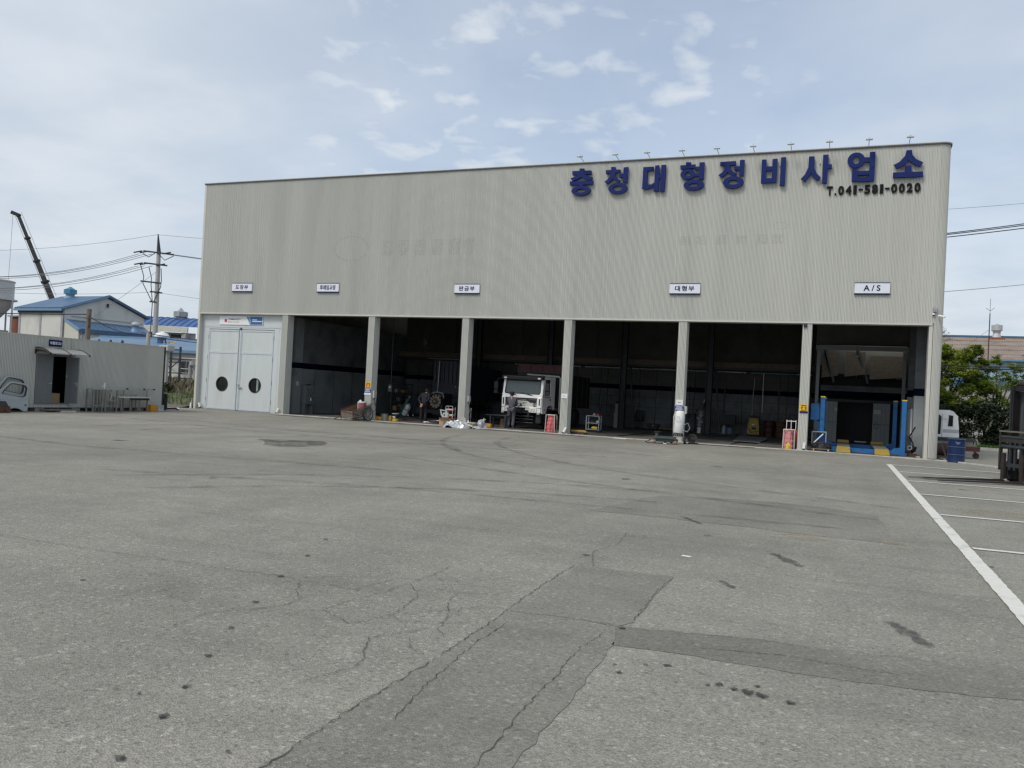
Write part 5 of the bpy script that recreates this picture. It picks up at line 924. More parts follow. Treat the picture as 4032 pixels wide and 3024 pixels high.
def leaf_cloud(rg, clumps, n, size, spread, flat=0.7):
    m = MB()
    for _ in range(n):
        c, r = rg.choice(clumps); v = Vector((rg.gauss(0, 1), rg.gauss(0, 1), rg.gauss(0, 1)*flat)); v = v*(r*spread)
        p = Vector(c)+v; s = size*rg.uniform(.6, 1.4); nrm = Vector((rg.gauss(0, .6), rg.gauss(0, .6), 1)).normalized(); a = nrm.orthogonal().normalized(); a.rotate(Matrix.Rotation(rg.uniform(0, 6.28), 3, nrm)); b = nrm.cross(a)
        m.add([p-a*s, p-b*s*.5+nrm*s*.1, p+a*s, p+b*s*.5+nrm*s*.1], [(0, 1, 2, 3)])
    return m
def branchy(rg, m, p, d, L, r, depth, tips, bend=0.35):
    q = p+d*L; mid = p.lerp(q, .5)+Vector((rg.gauss(0, .05), rg.gauss(0, .05), rg.gauss(0, .05)))*L; m.tube([p, mid, q], [r, r*.85, r*.65], 6, False)
    if depth == 0: tips.append(tuple(q)); return
    for _ in range(rg.choice((2, 3))):
        nd = (d+Vector((rg.gauss(0, bend), rg.gauss(0, bend), rg.gauss(0.1, bend*.6)))).normalized(); branchy(rg, m, q, nd, L*rg.uniform(.6, .85), r*.6, depth-1, tips, bend)
def tree(lab, loc, H, spread, seed, leafm, nleaf, size, depth=4, r0=0.10, clump=0.35, trunks=1, bend=0.4):
    rg = random.Random(seed); t = thing('tree', lab, 'tree', 'trees by the far kerb', loc); m = MB(); tips = []
    for k in range(trunks): branchy(rg, m, Vector((rg.uniform(-.3, .3), rg.uniform(-.3, .3), 0)), Vector((rg.gauss(0, .25), rg.gauss(0, .25), 1)).normalized(), H*0.30, r0, depth, tips, bend)
    m.build('trunk', 'bark', t, smooth=True)
    for (lm, frac) in leafm:
        cl = [(c, clump*rg.uniform(.7, 1.3)) for c in tips if rg.random() < 0.9]
        if nleaf: leaf_cloud(rg, cl, int(nleaf*frac), size, 0.55).build('crown', lm, t)
    return t
# dense leafy tree beside the building
def leafy(lab, loc, blobs, seed, n, size, mats_):
    rg = random.Random(seed); t = thing('tree', lab, 'tree', 'trees by the far kerb', loc); m = MB()
    for (c, r) in blobs: m.tube([(0, 0, 0), (c[0]*.25, c[1]*.25, c[2]*.5), (c[0]*.8, c[1]*.8, c[2]*.92)], [0.09, 0.06, 0.015], 6, False)
    m.build('trunk', 'bark', t)
    for lm, fr, off in mats_:
        cl = []
        for (c, r) in blobs:
            for _ in range(9):
                v = Vector((rg.gauss(0, 1), rg.gauss(0, 1), rg.gauss(0, 1))).normalized()*rg.uniform(.3, 1.0)*r; cl.append(((c[0]+v.x*1.15, c[1]+v.y*1.15, c[2]+v.z*.85+off), r*0.36))
        leaf_cloud(rg, cl, int(n*fr), size, 0.55, 0.55).build('crown', lm, t)
    return t
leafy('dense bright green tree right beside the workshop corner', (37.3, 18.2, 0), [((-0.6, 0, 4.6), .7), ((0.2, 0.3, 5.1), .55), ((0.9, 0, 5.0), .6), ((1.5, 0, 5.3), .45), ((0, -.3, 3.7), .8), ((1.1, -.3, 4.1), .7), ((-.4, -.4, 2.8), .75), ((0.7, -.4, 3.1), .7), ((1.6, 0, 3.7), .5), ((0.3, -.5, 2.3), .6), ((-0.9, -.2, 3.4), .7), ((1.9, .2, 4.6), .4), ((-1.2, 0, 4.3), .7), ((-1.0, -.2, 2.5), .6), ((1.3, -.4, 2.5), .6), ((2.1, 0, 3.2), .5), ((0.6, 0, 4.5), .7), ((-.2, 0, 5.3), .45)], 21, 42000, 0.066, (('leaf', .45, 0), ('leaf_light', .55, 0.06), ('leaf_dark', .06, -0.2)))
leafy('sparser olive green tree behind the forklift mast', (40.1, 19.0, 0), [((-.4, 0, 4.2), .55), ((0.3, 0, 4.0), .5), ((0, -.2, 3.2), .6), ((0.9, 0, 3.6), .5), ((-.7, 0, 3.2), .5), ((0.5, -.3, 2.6), .5), ((1.2, 0, 2.8), .45), ((-.3, -.2, 2.4), .5), ((-1.0, 0, 3.7), .5), ((-.1, 0, 4.9), .35), ((0.8, 0, 4.5), .35), ((1.5, 0, 3.9), .4), ((1.0, -.2, 2.1), .5)], 22, 14000, 0.054, (('leaf', .6, 0), ('leaf_light', .4, .05)))
tree('thin tree with almost bare branches above the forklift', (41.9, 19.6, 0), 5.2, 1, 23, (('leaf', 1),), 3800, 0.045, 5, 0.09, 0.25, 2, 0.35)
tree('bare twiggy tree peeping past the workshop wall above the brown roof', (37.5, 29.5, 0), 10.6, 1, 31, (('bark', 1),), 200, 0.05, 5, 0.12, 0.15, 1, 0.30)
for i, (x, y, r, lab) in enumerate(((36.6, 17.3, 1.0, 'dark hedge clump behind the white truck cab'), (38.6, 16.8, 1.15, 'dark hedge clump left of the pale torn branch'), (40.6, 17.0, 1.2, 'dark hedge clump behind the forklift carriage'), (42.8, 17.2, 1.1, 'dark hedge clump right behind the forklift mast'))):
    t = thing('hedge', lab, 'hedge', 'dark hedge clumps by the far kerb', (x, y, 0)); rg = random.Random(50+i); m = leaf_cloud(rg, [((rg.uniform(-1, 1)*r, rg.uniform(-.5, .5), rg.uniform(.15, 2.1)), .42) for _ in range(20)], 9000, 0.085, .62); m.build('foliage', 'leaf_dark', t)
    m = MB()
    for _ in range(7): a = rg.uniform(-1, 1)*r; m.tube([(a, 0, 0), (a+rg.uniform(-.2, .2), 0, 1.0), (a+rg.uniform(-.5, .5), 0, 2.1)], [.03, .025, .01], 5, False)
    m.build('stems', 'bark', t)
tag(MB().tube([(39.2, 16.2, 0.9), (39.35, 16.1, 1.25), (39.5, 16.1, 1.55)], [.03, .06, .03], 6).build('torn_branch', mat('pale_wood', (0.42, 0.36, 0.26), 0.8)), 'pale torn branch hanging in the dark hedge', 'branch')
blades('verge_grass', 'grass', 5000, (35.8, 50), (13.8, 15.6), (0.08, 0.32), lambda x, y: 0.0, 9, 0.5, 0.02)
tag(MB().box((-0.35, -0.2, 0), (0.35, 0.2, 0.24)).build('stone_block', 'wood_grey', loc=(41.0, 14.2, 0), bevel=0.03), 'brown stone block on the grass verge left of the forklift', 'block')
# ---------------------------------------------------------------- white truck in the middle bay
def wheel(parent, c, r, w, hub='steel', n=28):
    t = MB().lathe([(r*.62, -w/2), (r*.93, -w/2), (r, -w*.36), (r, w*.36), (r*.93, w/2), (r*.62, w/2)], c=c, axis='x', n=n).build('tyre', 'rubber', parent, smooth=True)
    MB().lathe([(r*.16, -w*.30), (r*.5, -w*.22), (r*.63, -w*.45), (r*.63, w*.45), (r*.5, w*.22), (r*.16, w*.30)], c=c, axis='x', n=n).build('rim', hub, t, smooth=True)
    return t
T = thing('white_truck', 'white cab dump truck with its grille panel removed in the middle bay', 'truck', loc=(17.82, 2.1, 0)); T.scale = (0.95, 1.0, 1.035)
cab = MB().box((-1.06, 0.06, 2.40), (1.06, 1.78, 2.455)).box((-1.06, 1.72, 0.95), (1.06, 1.79, 2.40)).build('cab_shell', 'truck_white', T, bevel=0.03)
side = [(0.0, 0.98), (0.0, 1.56), (0.03, 1.62), (0.17, 2.38), (0.24, 2.42), (1.79, 2.44), (1.79, 0.95), (1.66, 0.93), (1.60, 1.02), (1.45, 1.10), (1.05, 1.12), (0.74, 1.04), (0.60, 0.88), (0.56, 0.72), (0.02, 0.74)]
hole = [(0.30, 1.60), (0.38, 2.24), (0.44, 2.30), (1.08, 2.31), (1.12, 2.26), (1.12, 1.60)]
for s in (-1, 1):
    dp = plate(side, [hole], s*1.02, s*1.08, 'x').build('side_panel', 'truck_white', T, bevel=0.012)
    plate(hole, [], s*1.035, s*1.045, 'x').build('side_window', mat('cab_glass', (0.02, 0.025, 0.028), 0.05, alpha=0.55, spec=0.6), dp)
    MB().box((s*1.081, 1.20, 1.0), (s*1.083, 1.205, 2.35)).build('door_seam', 'black', dp); MB().cbox((s*1.085, 1.10, 1.38), (0.02, 0.16, 0.08)).build('handle', 'black', dp)
    MB().box((s*1.081, 0.35, 1.46), (s*1.083, 1.15, 1.54)).build('stripe', 'grey_paint', dp); MB().cbox((s*1.085, 0.35, 0.92), (0.015, 0.10, 0.06)).build('side_marker', 'orange', dp)
    a = MB().tube([(s*1.05, 0.10, 2.30), (s*1.30, -0.12, 2.28), (s*1.36, -0.14, 2.1), (s*1.36, -0.14, 1.62), (s*1.05, 0.08, 1.52)], 0.018, 6).build('mirror_arm', 'black', T)
    MB().cbox((s*1.38, -0.15, 1.95), (0.20, 0.10, 0.36)).build('mirror_head', 'black', a, bevel=0.03); MB().cbox((s*1.38, -0.15, 1.66), (0.20, 0.10, 0.17)).build('mirror_head', 'black', a, bevel=0.02); MB().cbox((s*1.38, -0.095, 1.95), (0.17, 0.008, 0.32)).build('mirror_glass', 'galv', a)
# front: screen surround, screen, lower panel with open grille bay
pts = lambda x, t: (x, 0.0+0.15*t, 1.56+0.80*t)
def rake(mb): mb.v = [(v[0], v[1]+0.15*v[2], 1.56+0.80*v[2]) for v in mb.v]; return mb
scr = [(-0.88, 0.05), (0.88, 0.05), (0.94, 0.09), (0.965, 0.18), (0.93, 0.95), (0.90, 0.985), (-0.90, 0.985), (-0.93, 0.95), (-0.965, 0.18), (-0.94, 0.09)]
rake(plate([(-1.07, 0.0), (1.07, 0.0), (1.03, 1.0), (-1.03, 1.0)], [scr], -0.02, 0.06)).build('screen_surround', 'truck_white', T)
gl = rake(plate([(p[0]*0.962, 0.515+(p[1]-0.515)*0.93) for p in scr], [], 0.0, 0.008)).build('windscreen', mat('screen_glass', (0.055, 0.078, 0.080), 0.12, alpha=0.90, spec=0.6, var=0.08), T)
rake(plate(scr, [[(p[0]*0.955, 0.515+(p[1]-0.515)*0.915) for p in scr]], -0.024, 0.012)).build('screen_seal', 'black', gl)
for x in (-0.30, 0.55): MB().bar(Vector(pts(x, 0.03))+Vector((0, -.05, -.03)), Vector(pts(x-0.62, 0.13))+Vector((0, -.05, 0)), 0.025).build('wiper', 'black', T)
lp = plate([(-1.07, 0.985), (1.07, 0.985), (1.07, 1.555), (-1.07, 1.555)], [[(-0.90, 1.03), (0.80, 1.03), (0.80, 1.43), (-0.90, 1.43)]], -0.03, 0.03).build('front_panel', 'truck_white', T, bevel=0.012)
for s in (-1, 1):
    MB().cbox((s*0.97 if s < 0 else 0.94, -0.045, 1.23), (0.20, 0.07, 0.50)).build('corner_vane', 'truck_white', lp, bevel=0.03); MB().cbox((s*0.97 if s < 0 else 0.95, -0.083, 1.26), (0.06, 0.012, 0.30)).build('vane_slot', 'black', lp)
MB().box((-0.9, 0.20, 0.72), (0.8, 0.26, 1.43)).build('bulkhead', 'dark_steel', T)
for z, m_ in ((1.36, 'grey_paint'), (1.27, 'offwhite'), (1.19, 'offwhite'), (1.11, 'offwhite'), (1.05, 'grey_paint')): MB().box((-0.86, 0.06, z-0.028), (0.76, 0.12, z+0.028)).build('cross_bar', m_, T)
MB().prism([(0.18, 0.88), (0.42, 0.86), (0.62, 1.02), (0.58, 1.25), (0.30, 1.30), (0.20, 1.12)], 0.0, 0.055).build('engine_bracket', 'offwhite', T); MB().prism([(0.2, 1.38), (0.72, 1.34), (0.74, 1.26), (0.46, 1.22), (0.30, 1.30)], -0.02, 0.05).build('wiper_motor', 'black', T); MB().cbox((-0.62, 0.03, 1.33), (0.34, 0.06, 0.10)).build('heater_box', 'dark_steel', T)
for (x, z, w) in ((-0.7, 1.17, 0.12), (0.62, 1.12, 0.14), (0.05, 1.22, 0.06)): MB().ico((x, 0.03, z), w*.5, 1, jit=.25, seed=int(z*50)).build('fitting', 'steel', T)
MB().bar((-0.06, 0.0, 0.75), (-0.06, 0.0, 1.18), 0.05).build('latch_post', 'dark_steel', T)
for (xa, xb) in ((-1.07, -0.55), (0.38, 1.02)):
    h = MB().prism([(xa, 0.775), (xb, 0.775), (xb, 0.965), (xa+(0.05 if xa > 0 else 0), 0.99)], -0.05, 0.10).build('headlamp', mat('lamp_shell', (0.80, 0.81, 0.80), 0.2, 0.0, var=0.12, scale=20), T, bevel=0.01)
    xm = xa+(xb-xa)*(0.35 if xa < 0 else 0.68); MB().box((xm-0.006, -0.058, 0.79), (xm+0.006, -0.051, 0.96)).build('lamp_divider', 'black', h)
    for q in (0.55, 0.8) if xa < 0 else (0.2, 0.45): MB().ring(xa+(xb-xa)*q, 0.875, 0.065, 0.065, 0.045, 0.045, -0.060, -0.051, 20).build('reflector', 'steel', h)
    MB().cbox(((xa+xb)/2+(-.2 if xa < 0 else .2), -0.02, 0.735), (0.14, 0.08, 0.05)).build('lamp_foot', 'offwhite', h)
vz = MB(); 
vz.prism([(-0.10, 2.26), (-0.13, 2.42), (0.10, 2.47), (0.30, 2.47), (0.16, 2.30)], -1.08, 1.08, 'x'); vis = vz.build('sun_visor', mat('visor', (0.022, 0.023, 0.026), 0.35), T, bevel=0.02)
for s in (-1, 1): MB().cbox((s*0.90, -0.125, 2.33), (0.15, 0.03, 0.07)).build('marker_lamp', 'white', vis, bevel=0.015)
MB().box((-0.95, 0.35, 1.35), (0.95, 0.60, 1.62)).build('dashboard', 'dark_steel', T); MB().box((-0.9, 1.2, 1.0), (-0.3, 1.6, 2.1)).box((0.3, 1.2, 1.0), (0.9, 1.6, 2.1)).build('seat', 'black', T); MB().cbox((-0.05, 0.36, 1.72), (0.16, 0.01, 0.10)).build('dash_paper', 'white', T)
sw = MB().ring(0.5, 0, 0.2, 0.2, 0.175, 0.175, -0.012, 0.012, 24).build('steering_wheel', 'black', T); sw.location = (0, 0.62, 1.72); sw.rotation_euler[0] = R(-35)
for s in (-1, 1):
    MB().box((s*0.38-0.05, -0.05, 0.55), (s*0.38+0.05, 7.2, 0.80)).build('chassis_rail', 'black', T); wheel(T, (s*0.92, 1.10, 0.48), 0.48, 0.26)
    wheel(T, (s*0.88, 5.6, 0.48), 0.48, 0.45)
MB().tube([(-0.9, 1.1, 0.45), (0.9, 1.1, 0.45)], 0.07, 8).build('axle', 'black', T)
for z in (0.30, 0.46, 0.60): MB().tube([(-0.30, 0.02, z), (0.62, 0.02, z)], 0.018, 6).build('front_rod', 'dark_steel', T)
MB().box((0.72, 0.12, 0.30), (0.98, 0.40, 0.72)).build('step', 'black', T); MB().box((-1.0, 0.15, 0.30), (-0.72, 0.40, 0.72)).build('step', 'black', T)
MB().tube([(1.28, 1.95, 0.75), (1.28, 1.95, 2.42), (1.2, 1.95, 2.50), (-0.55, 1.95, 2.56)], 0.045, 8).build('rear_hoop', mat('hoop', (0.50, 0.53, 0.44), 0.5), T)
bd = MB().box((-1.22, 2.35, 1.05), (1.22, 2.42, 2.66)).box((-1.22, 2.42, 1.05), (-1.15, 7.3, 2.62)).box((1.15, 2.42, 1.05), (1.22, 7.3, 2.62)).box((-1.15, 2.42, 1.0), (1.15, 7.3, 1.08)).box((-1.22, 7.3, 1.0), (1.22, 7.36, 2.62)).build('dump_bed', 'black', T)
MB().box((-1.25, 2.30, 2.70), (1.25, 2.38, 3.03)).build('headboard', 'red_dark', bd)
for x in (-1.2, -0.55, 0.1, 0.75, 1.2): MB().box((x-0.04, 2.26, 2.70), (x+0.04, 2.295, 3.03)).build('headboard_rib', 'red_dark', bd)
MB().box((-1.25, 2.25, 2.66), (1.25, 2.40, 2.699)).build('headboard_sill', 'dark_steel', bd); MB().box((-1.25, 2.25, 3.031), (1.25, 2.40, 3.06)).build('headboard_sill', 'red_dark', bd)
for y in (3.2, 4.1, 5.0, 5.9, 6.8): MB().box((1.221, y-0.05, 1.05), (1.28, y+0.05, 2.62)).build('side_rib', 'black', bd)
# dark truck without cab in the third bay
Q = thing('stripped_truck', 'dark truck without cab showing its cooling fan and ribbed bed', 'truck', loc=(11.07, 6.35, 0))
fan = MB().ring(0, 1.0, 0.425, 0.425, 0.395, 0.395, -0.10, 0.06, 36).build('fan_shroud', 'black', Q); fb = MB().lathe([(0.17, -0.09), (0.17, 0.0)], c=(0, 0, 1.0), axis='y', n=20).build('fan_hub', mat('fan_hub', (0.07, 0.065, 0.05), 0.6), Q)
MB().lathe([(0.045, -0.12), (0.045, -0.09)], c=(0, 0, 1.0), axis='y', n=12).build('hub_cap', 'fan', fb)
for k in range(11):
    a = 2*math.pi*k/11+0.2; M = Matrix.Translation((0, -0.05, 1.0)) @ Matrix.Rotation(a, 4, 'Y') @ Matrix.Rotation(R(14), 4, 'Z')
    MB().add([(0.165, -0.004, -0.045), (0.38, -0.012, -0.075), (0.385, 0.016, 0.065), (0.165, 0.008, 0.04), (0.165, 0.004, -0.045), (0.38, -0.004, -0.075), (0.385, 0.024, 0.065), (0.165, 0.016, 0.04)], [(0,1,2,3),(7,6,5,4),(0,4,5,1),(1,5,6,2),(2,6,7,3),(3,7,4,0)]).xf(M).build('fan_blade', 'fan', fb)
MB().box((-0.42, 0.10, 0.55), (0.42, 1.3, 1.45)).build('engine_block', 'dark_steel', Q, bevel=0.03)
MB().tube([(-0.2, -0.02, 1.45), (0.1, -0.05, 1.52), (0.45, 0.0, 1.46), (0.5, 0.05, 1.2)], 0.035, 8).build('coolant_hose', 'grey_paint', Q); MB().tube([(-0.1, -0.05, 1.40), (0.2, -0.06, 1.36), (0.35, -0.04, 1.28)], 0.03, 8).build('coolant_hose', 'steel', Q)
for s in (-1, 1): MB().box((s*0.5-0.06, -0.2, 0.50), (s*0.5+0.06, 6.4, 0.82)).build('chassis_rail', 'black', Q); wheel(Q, (s*0.98, 0.9, 0.5), 0.5, 0.28, 'dark_steel')
MB().box((-1.0, -0.25, 0.35), (1.1, -0.15, 0.55)).build('bumper_beam', 'black', Q)
b2 = MB().box((-1.2, 2.0, 1.15), (1.2, 2.08, 3.35)).box((-1.2, 2.08, 1.15), (-1.12, 6.5, 3.0)).box((1.12, 2.08, 1.15), (1.2, 6.5, 3.0)).build('dump_bed', mat('bed_navy', (0.030, 0.036, 0.055), 0.55, var=0.2), Q)
for i in range(9): x = -1.05+i*0.262; MB().box((x-0.035, 1.93, 2.05), (x+0.035, 1.999, 3.22)).build('bed_rib', 'bed_navy', b2)
for z in (1.78, 1.98, 3.26): MB().box((-1.22, 1.90, z), (1.22, 1.998, z+0.05)).build('bed_rail', 'dark_steel', b2)
MB().box((-1.3, 1.4, 3.38), (1.3, 2.2, 3.44)).build('bed_canopy', mat('canopy', (0.05, 0.055, 0.06), 0.5), b2)
MB().tube([(-0.75, 1.7, 1.5), (-0.70, 1.7, 3.3)], 0.03, 6).build('hoist_pipe', 'steel', Q)
for (x, z) in ((0.3, 1.86), (0.5, 1.8), (1.05, 1.82)): MB().cbox((x, 1.88, z), (0.05, 0.03, 0.05)).build('reflector', 'galv', b2)
t = thing('crane_hook', 'dark crane hook block hanging in the third bay', 'hook', loc=(9.96, 7.0, 0)); MB().tube([(-0.12, 0, 8.3), (-0.10, 0, 4.4)], 0.012, 5).tube([(0.12, 0, 8.3), (0.10, 0, 4.4)], 0.012, 5).build('cable', 'dark_steel', t); MB().lathe([(0.16, -0.06), (0.16, 0.06)], c=(0, 0, 4.28), axis='y', n=20).build('sheave', 'dark_steel', t); MB().tube([(0, 0, 4.1), (0, 0, 3.95), (0.07, 0, 3.87), (0.02, 0, 3.78), (-0.08, 0, 3.84)], 0.025, 6).build('hook', 'dark_steel', t)
for s in (-1, 1): MB().tube([(0, 0, 3.8), (0.12*s, 0, 3.55)], 0.015, 5).build('sling', 'dark_steel', t)

# ---------------------------------------------------------------- people
def skinned(name, pts, edges, rad, m, parent, root, sub=2):
    me = bpy.data.meshes.new(name); names = list(pts); me.from_pydata([pts[k] for k in names], [(names.index(a), names.index(b)) for a, b in edges], [])
    ob = bpy.data.objects.new(name, me); COL.objects.link(ob); md = ob.modifiers.new('s', 'SKIN'); md.use_smooth_shade = True
    for i, k in enumerate(names):
        r = rad[k]; r = r if isinstance(r, tuple) else (r, r); me.skin_vertices[0].data[i].radius = r; me.skin_vertices[0].data[i].use_root = (k == root)
    sb = ob.modifiers.new('d', 'SUBSURF'); sb.levels = sub; sb.render_levels = sub
    dg = bpy.context.evaluated_depsgraph_get(); m2 = bpy.data.meshes.new_from_object(ob.evaluated_get(dg)); bpy.data.objects.remove(ob); bpy.data.meshes.remove(me)
    m2.materials.clear(); m2.materials.append(MATS[m])
    for p in m2.polygons: p.use_smooth = True
    o = bpy.data.objects.new(name, m2); COL.objects.link(o); o.parent = parent; return o
def person(lab, loc, rotz, J, top, legs, shoe, cap=None, hairm='hair'):
    t = thing('person', lab, 'person', loc=loc, rotz=rotz); P = dict(J); E = []
    def ch(*k): E.extend(zip(k, k[1:]))
    ch('pelvis', 'spine', 'chest', 'neck', 'head', 'crown')
    for s in 'lr': ch('chest', s+'sh', s+'el', s+'wr', s+'pm'); ch('pelvis', s+'hp', s+'kn', s+'an', s+'to')
    rad = {'pelvis': (.13, .10), 'spine': (.12, .09), 'chest': (.14, .10), 'neck': .05, 'head': (.075, .09), 'crown': .06}
    for s in 'lr': rad.update({s+'sh': .058, s+'el': .042, s+'wr': .028, s+'pm': (.038, .018), s+'hp': .085, s+'kn': .055, s+'an': .038, s+'to': .038})
    for s in 'lr':
        pm = Vector(P[s+'pm']); d = (pm-Vector(P[s+'wr'])).normalized(); lat = d.cross(Vector((0, 1, 0.2))).normalized(); back = Vector(J.get('curl', (0, -1, 0)))
        for i, (o, L) in enumerate(((-.030, .070), (-.010, .080), (.010, .076), (.028, .060))):
            a = '%sf%d' % (s, i); b = a+'b'; P[a] = tuple(pm+lat*o+d*(.035+L*.35)); P[b] = tuple(pm+lat*o+d*(.03+L*.75)+back*.03); ch(s+'pm', a, b); rad[a] = .0095; rad[b] = .008
        a = s+'th'; P[a] = tuple(pm-lat*.045+d*.02); P[a+'b'] = tuple(pm-lat*.055+d*.055+back*.01); ch(s+'pm', a, a+'b'); rad[a] = .011; rad[a+'b'] = .0095
    P.pop('curl', None)
    body = skinned('body', {k: v for k, v in P.items() if k in rad}, E, rad, 'skin', t, 'pelvis')
    ej = []; rj = {'pelvis2': (.165, .125), 'spine': (.165, .125), 'chest': (.185, .135), 'collar': .075}; pj = {'pelvis2': (P['pelvis'][0], P['pelvis'][1], P['pelvis'][2]+.0), 'spine': P['spine'], 'chest': P['chest'], 'collar': tuple(Vector(P['chest']).lerp(Vector(P['neck']), .75))}
    for a, b in (('pelvis2', 'spine'), ('spine', 'chest'), ('chest', 'collar')): ej.append((a, b))
    for s in 'lr':
        for k, r in ((s+'sh', .082), (s+'el', .066), (s+'wr', .052)): pj[k] = P[k]; rj[k] = r
        ej += [('chest', s+'sh'), (s+'sh', s+'el'), (s+'el', s+'wr')]
    skinned('jacket', pj, ej, rj, top, t, 'spine')
    pt = {'pelvis': P['pelvis']}; rt = {'pelvis': (.165, .13)}; et = []
    for s in 'lr':
        for k, r in ((s+'hp', .115), (s+'kn', .085), (s+'an', .085)): pt[k] = P[k]; rt[k] = r
        et += [('pelvis', s+'hp'), (s+'hp', s+'kn'), (s+'kn', s+'an')]
    skinned('trousers', pt, et, rt, legs, t, 'pelvis')
    for s in 'lr':
        a = Vector(P[s+'an']); d = (Vector(P[s+'to'])-a); d.z = 0; d = d.normalized(); q = Vector((-d.y, d.x, 0)); sh = MB(); o = [(-.09, .040), (-.02, .048), (.10, .052), (.17, .040), (.19, .015)]
        ring_ = [a+d*x+q*w for x, w in o]+[a+d*x-q*w for x, w in reversed(o)]; n = len(ring_)
        sh.add([(v.x, v.y, 0.0) for v in ring_]+[(v.x, v.y, .055 if i in (3, 4, 5, 6) else .10) for i, v in enumerate(ring_)], [tuple(reversed(range(n))), tuple(range(n, 2*n))]+[(i, (i+1) % n, (i+1) % n+n, i+n) for i in range(n)]); sh.build('shoe', shoe, t)
    hd = Vector(P['head']); f = Vector(J['face']).normalized(); rt_ = f.cross(Vector((0, 0, 1))).normalized()
    hp = MB().ico((hd.x-f.x*.02, hd.y-f.y*.02, hd.z+.035), .115, 2, (.88, .95, .9)).build('hair', hairm, t, smooth=True)
    for sg in (-1, 1): MB().ico(tuple(hd+rt_*sg*.092+Vector((0, 0, -.005))), .028, 1, (.5, .9, 1.2)).build('ear', 'skin', body, smooth=True); MB().ico(tuple(hd+f*.088+rt_*sg*.032+Vector((0, 0, .005))), .011, 1).build('eye', 'black', body)
    MB().prism([(-.012, 0), (.012, 0), (0, .05)], 0, .022).xf(Matrix.Translation(hd+f*.085+Vector((0, 0, -.04))) @ Matrix.Rotation(math.atan2(f.y, f.x)-math.pi/2, 4, 'Z')).build('nose', 'skin', body); MB().cbox((0, 0, 0), (.05, .012, .010)).xf(Matrix.Translation(hd+f*.088+Vector((0, 0, -.062))) @ Matrix.Rotation(math.atan2(f.y, f.x)-math.pi/2, 4, 'Z')).build('mouth', 'red_dark', body)
    if cap:
        c = MB().lathe([(.118, .0), (.12, .04), (.10, .085), (.055, .115), (.01, .122)], c=(hd.x-f.x*.01, hd.y-f.y*.01, hd.z+.045), n=18).build('cap', cap, t, smooth=True)
        b = MB().prism([(-.075, 0), (.075, 0), (.06, .10), (-.06, .10)], 0, .012, 'z').xf(Matrix.Translation(hd+f*.09+Vector((0, 0, .05))) @ Matrix.Rotation(math.atan2(f.y, f.x)-math.pi/2, 4, 'Z')).build('brim', cap, c)
    return t
JA = dict(pelvis=(0, 0, .93), spine=(0, .05, 1.10), chest=(0, .13, 1.30), neck=(.01, .21, 1.45), head=(.02, .27, 1.53), crown=(.02, .30, 1.61), lsh=(-.19, .13, 1.37), rsh=(.19, .13, 1.39), lel=(-.29, -.02, 1.12), rel=(.27, -.04, 1.13), lwr=(-.10, -.17, .89), rwr=(.0, -.18, .88), lpm=(-.06, -.20, .84), rpm=(-.04, -.22, .82), lhp=(-.11, 0, .86), rhp=(.11, 0, .86), lkn=(-.13, .03, .47), rkn=(.10, .03, .47), lan=(-.13, -.02, .09), ran=(.11, -.04, .09), lto=(-.15, .12, .05), rto=(.13, .10, .05), face=(.1, 1, -.5), curl=(0, 0, -1))
person('person in navy work clothes bending forward with hands clasped behind the back', (12.62, 2.08, 0.012), R(4), JA, 'navy_cloth', 'black_cloth', 'black')
JB = dict(pelvis=(0, 0, .96), spine=(-.01, .02, 1.13), chest=(-.02, .05, 1.34), neck=(-.03, .08, 1.49), head=(-.05, .11, 1.58), crown=(-.05, .12, 1.66), lsh=(-.20, .08, 1.42), rsh=(.17, .03, 1.42), lel=(-.27, .20, 1.16), rel=(.20, .16, 1.13), lwr=(-.16, .40, 1.10), rwr=(.02, .38, 1.06), lpm=(-.13, .46, 1.09), rpm=(.0, .45, 1.05), lhp=(-.10, 0, .89), rhp=(.11, 0, .89), lkn=(-.12, .05, .49), rkn=(.10, .04, .49), lan=(-.13, .0, .09), ran=(.10, -.02, .09), lto=(-.24, .10, .05), rto=(.06, .13, .05), face=(-.85, .5, -.25), curl=(0, 0, -1))
person('person in grey coverall and dark cap standing at the white truck front', (17.52, 1.56, 0.012), R(6), JB, 'coverall', 'coverall', 'dark_steel', 'navy_cloth')

# ---------------------------------------------------------------- handcart and its load
C = thing('handcart', 'rusty two wheeled wooden handcart in front of the second bay pillar', 'cart', loc=(10.42, -0.62, 0), rotz=R(74))
fx0, fx1 = -0.58, 0.62
M = Matrix.Translation((0, 0, 0.34)) @ Matrix.Rotation(R(-9), 4, 'Y') @ Matrix.Translation((0, 0, -0.34))
def tb(poly, a, b, nm, mm): return MB().prism(poly, a, b, 'y').xf(M).build(nm, mm, C)
tb([(fx0, 0.18), (fx1, 0.18), (fx1+0.03, 0.68), (fx0, 0.52)], -0.40, -0.375, 'side_board', 'wood_grey'); tb([(fx0, 0.18), (fx1, 0.18), (fx1+0.03, 0.68), (fx0, 0.52)], 0.375, 0.40, 'side_board', 'wood')
MB().box((fx0, -0.374, 0.18), (fx0+0.022, 0.374, 0.52)).xf(M).build('tail_board', 'wood_grey', C); MB().box((fx1-0.02, -0.374, 0.18), (fx1, 0.374, 0.60)).xf(M).build('front_board', 'wood', C); MB().box((fx0+0.023, -0.374, 0.16), (fx1-0.021, 0.374, 0.185)).xf(M).build('floor_board', 'wood', C)
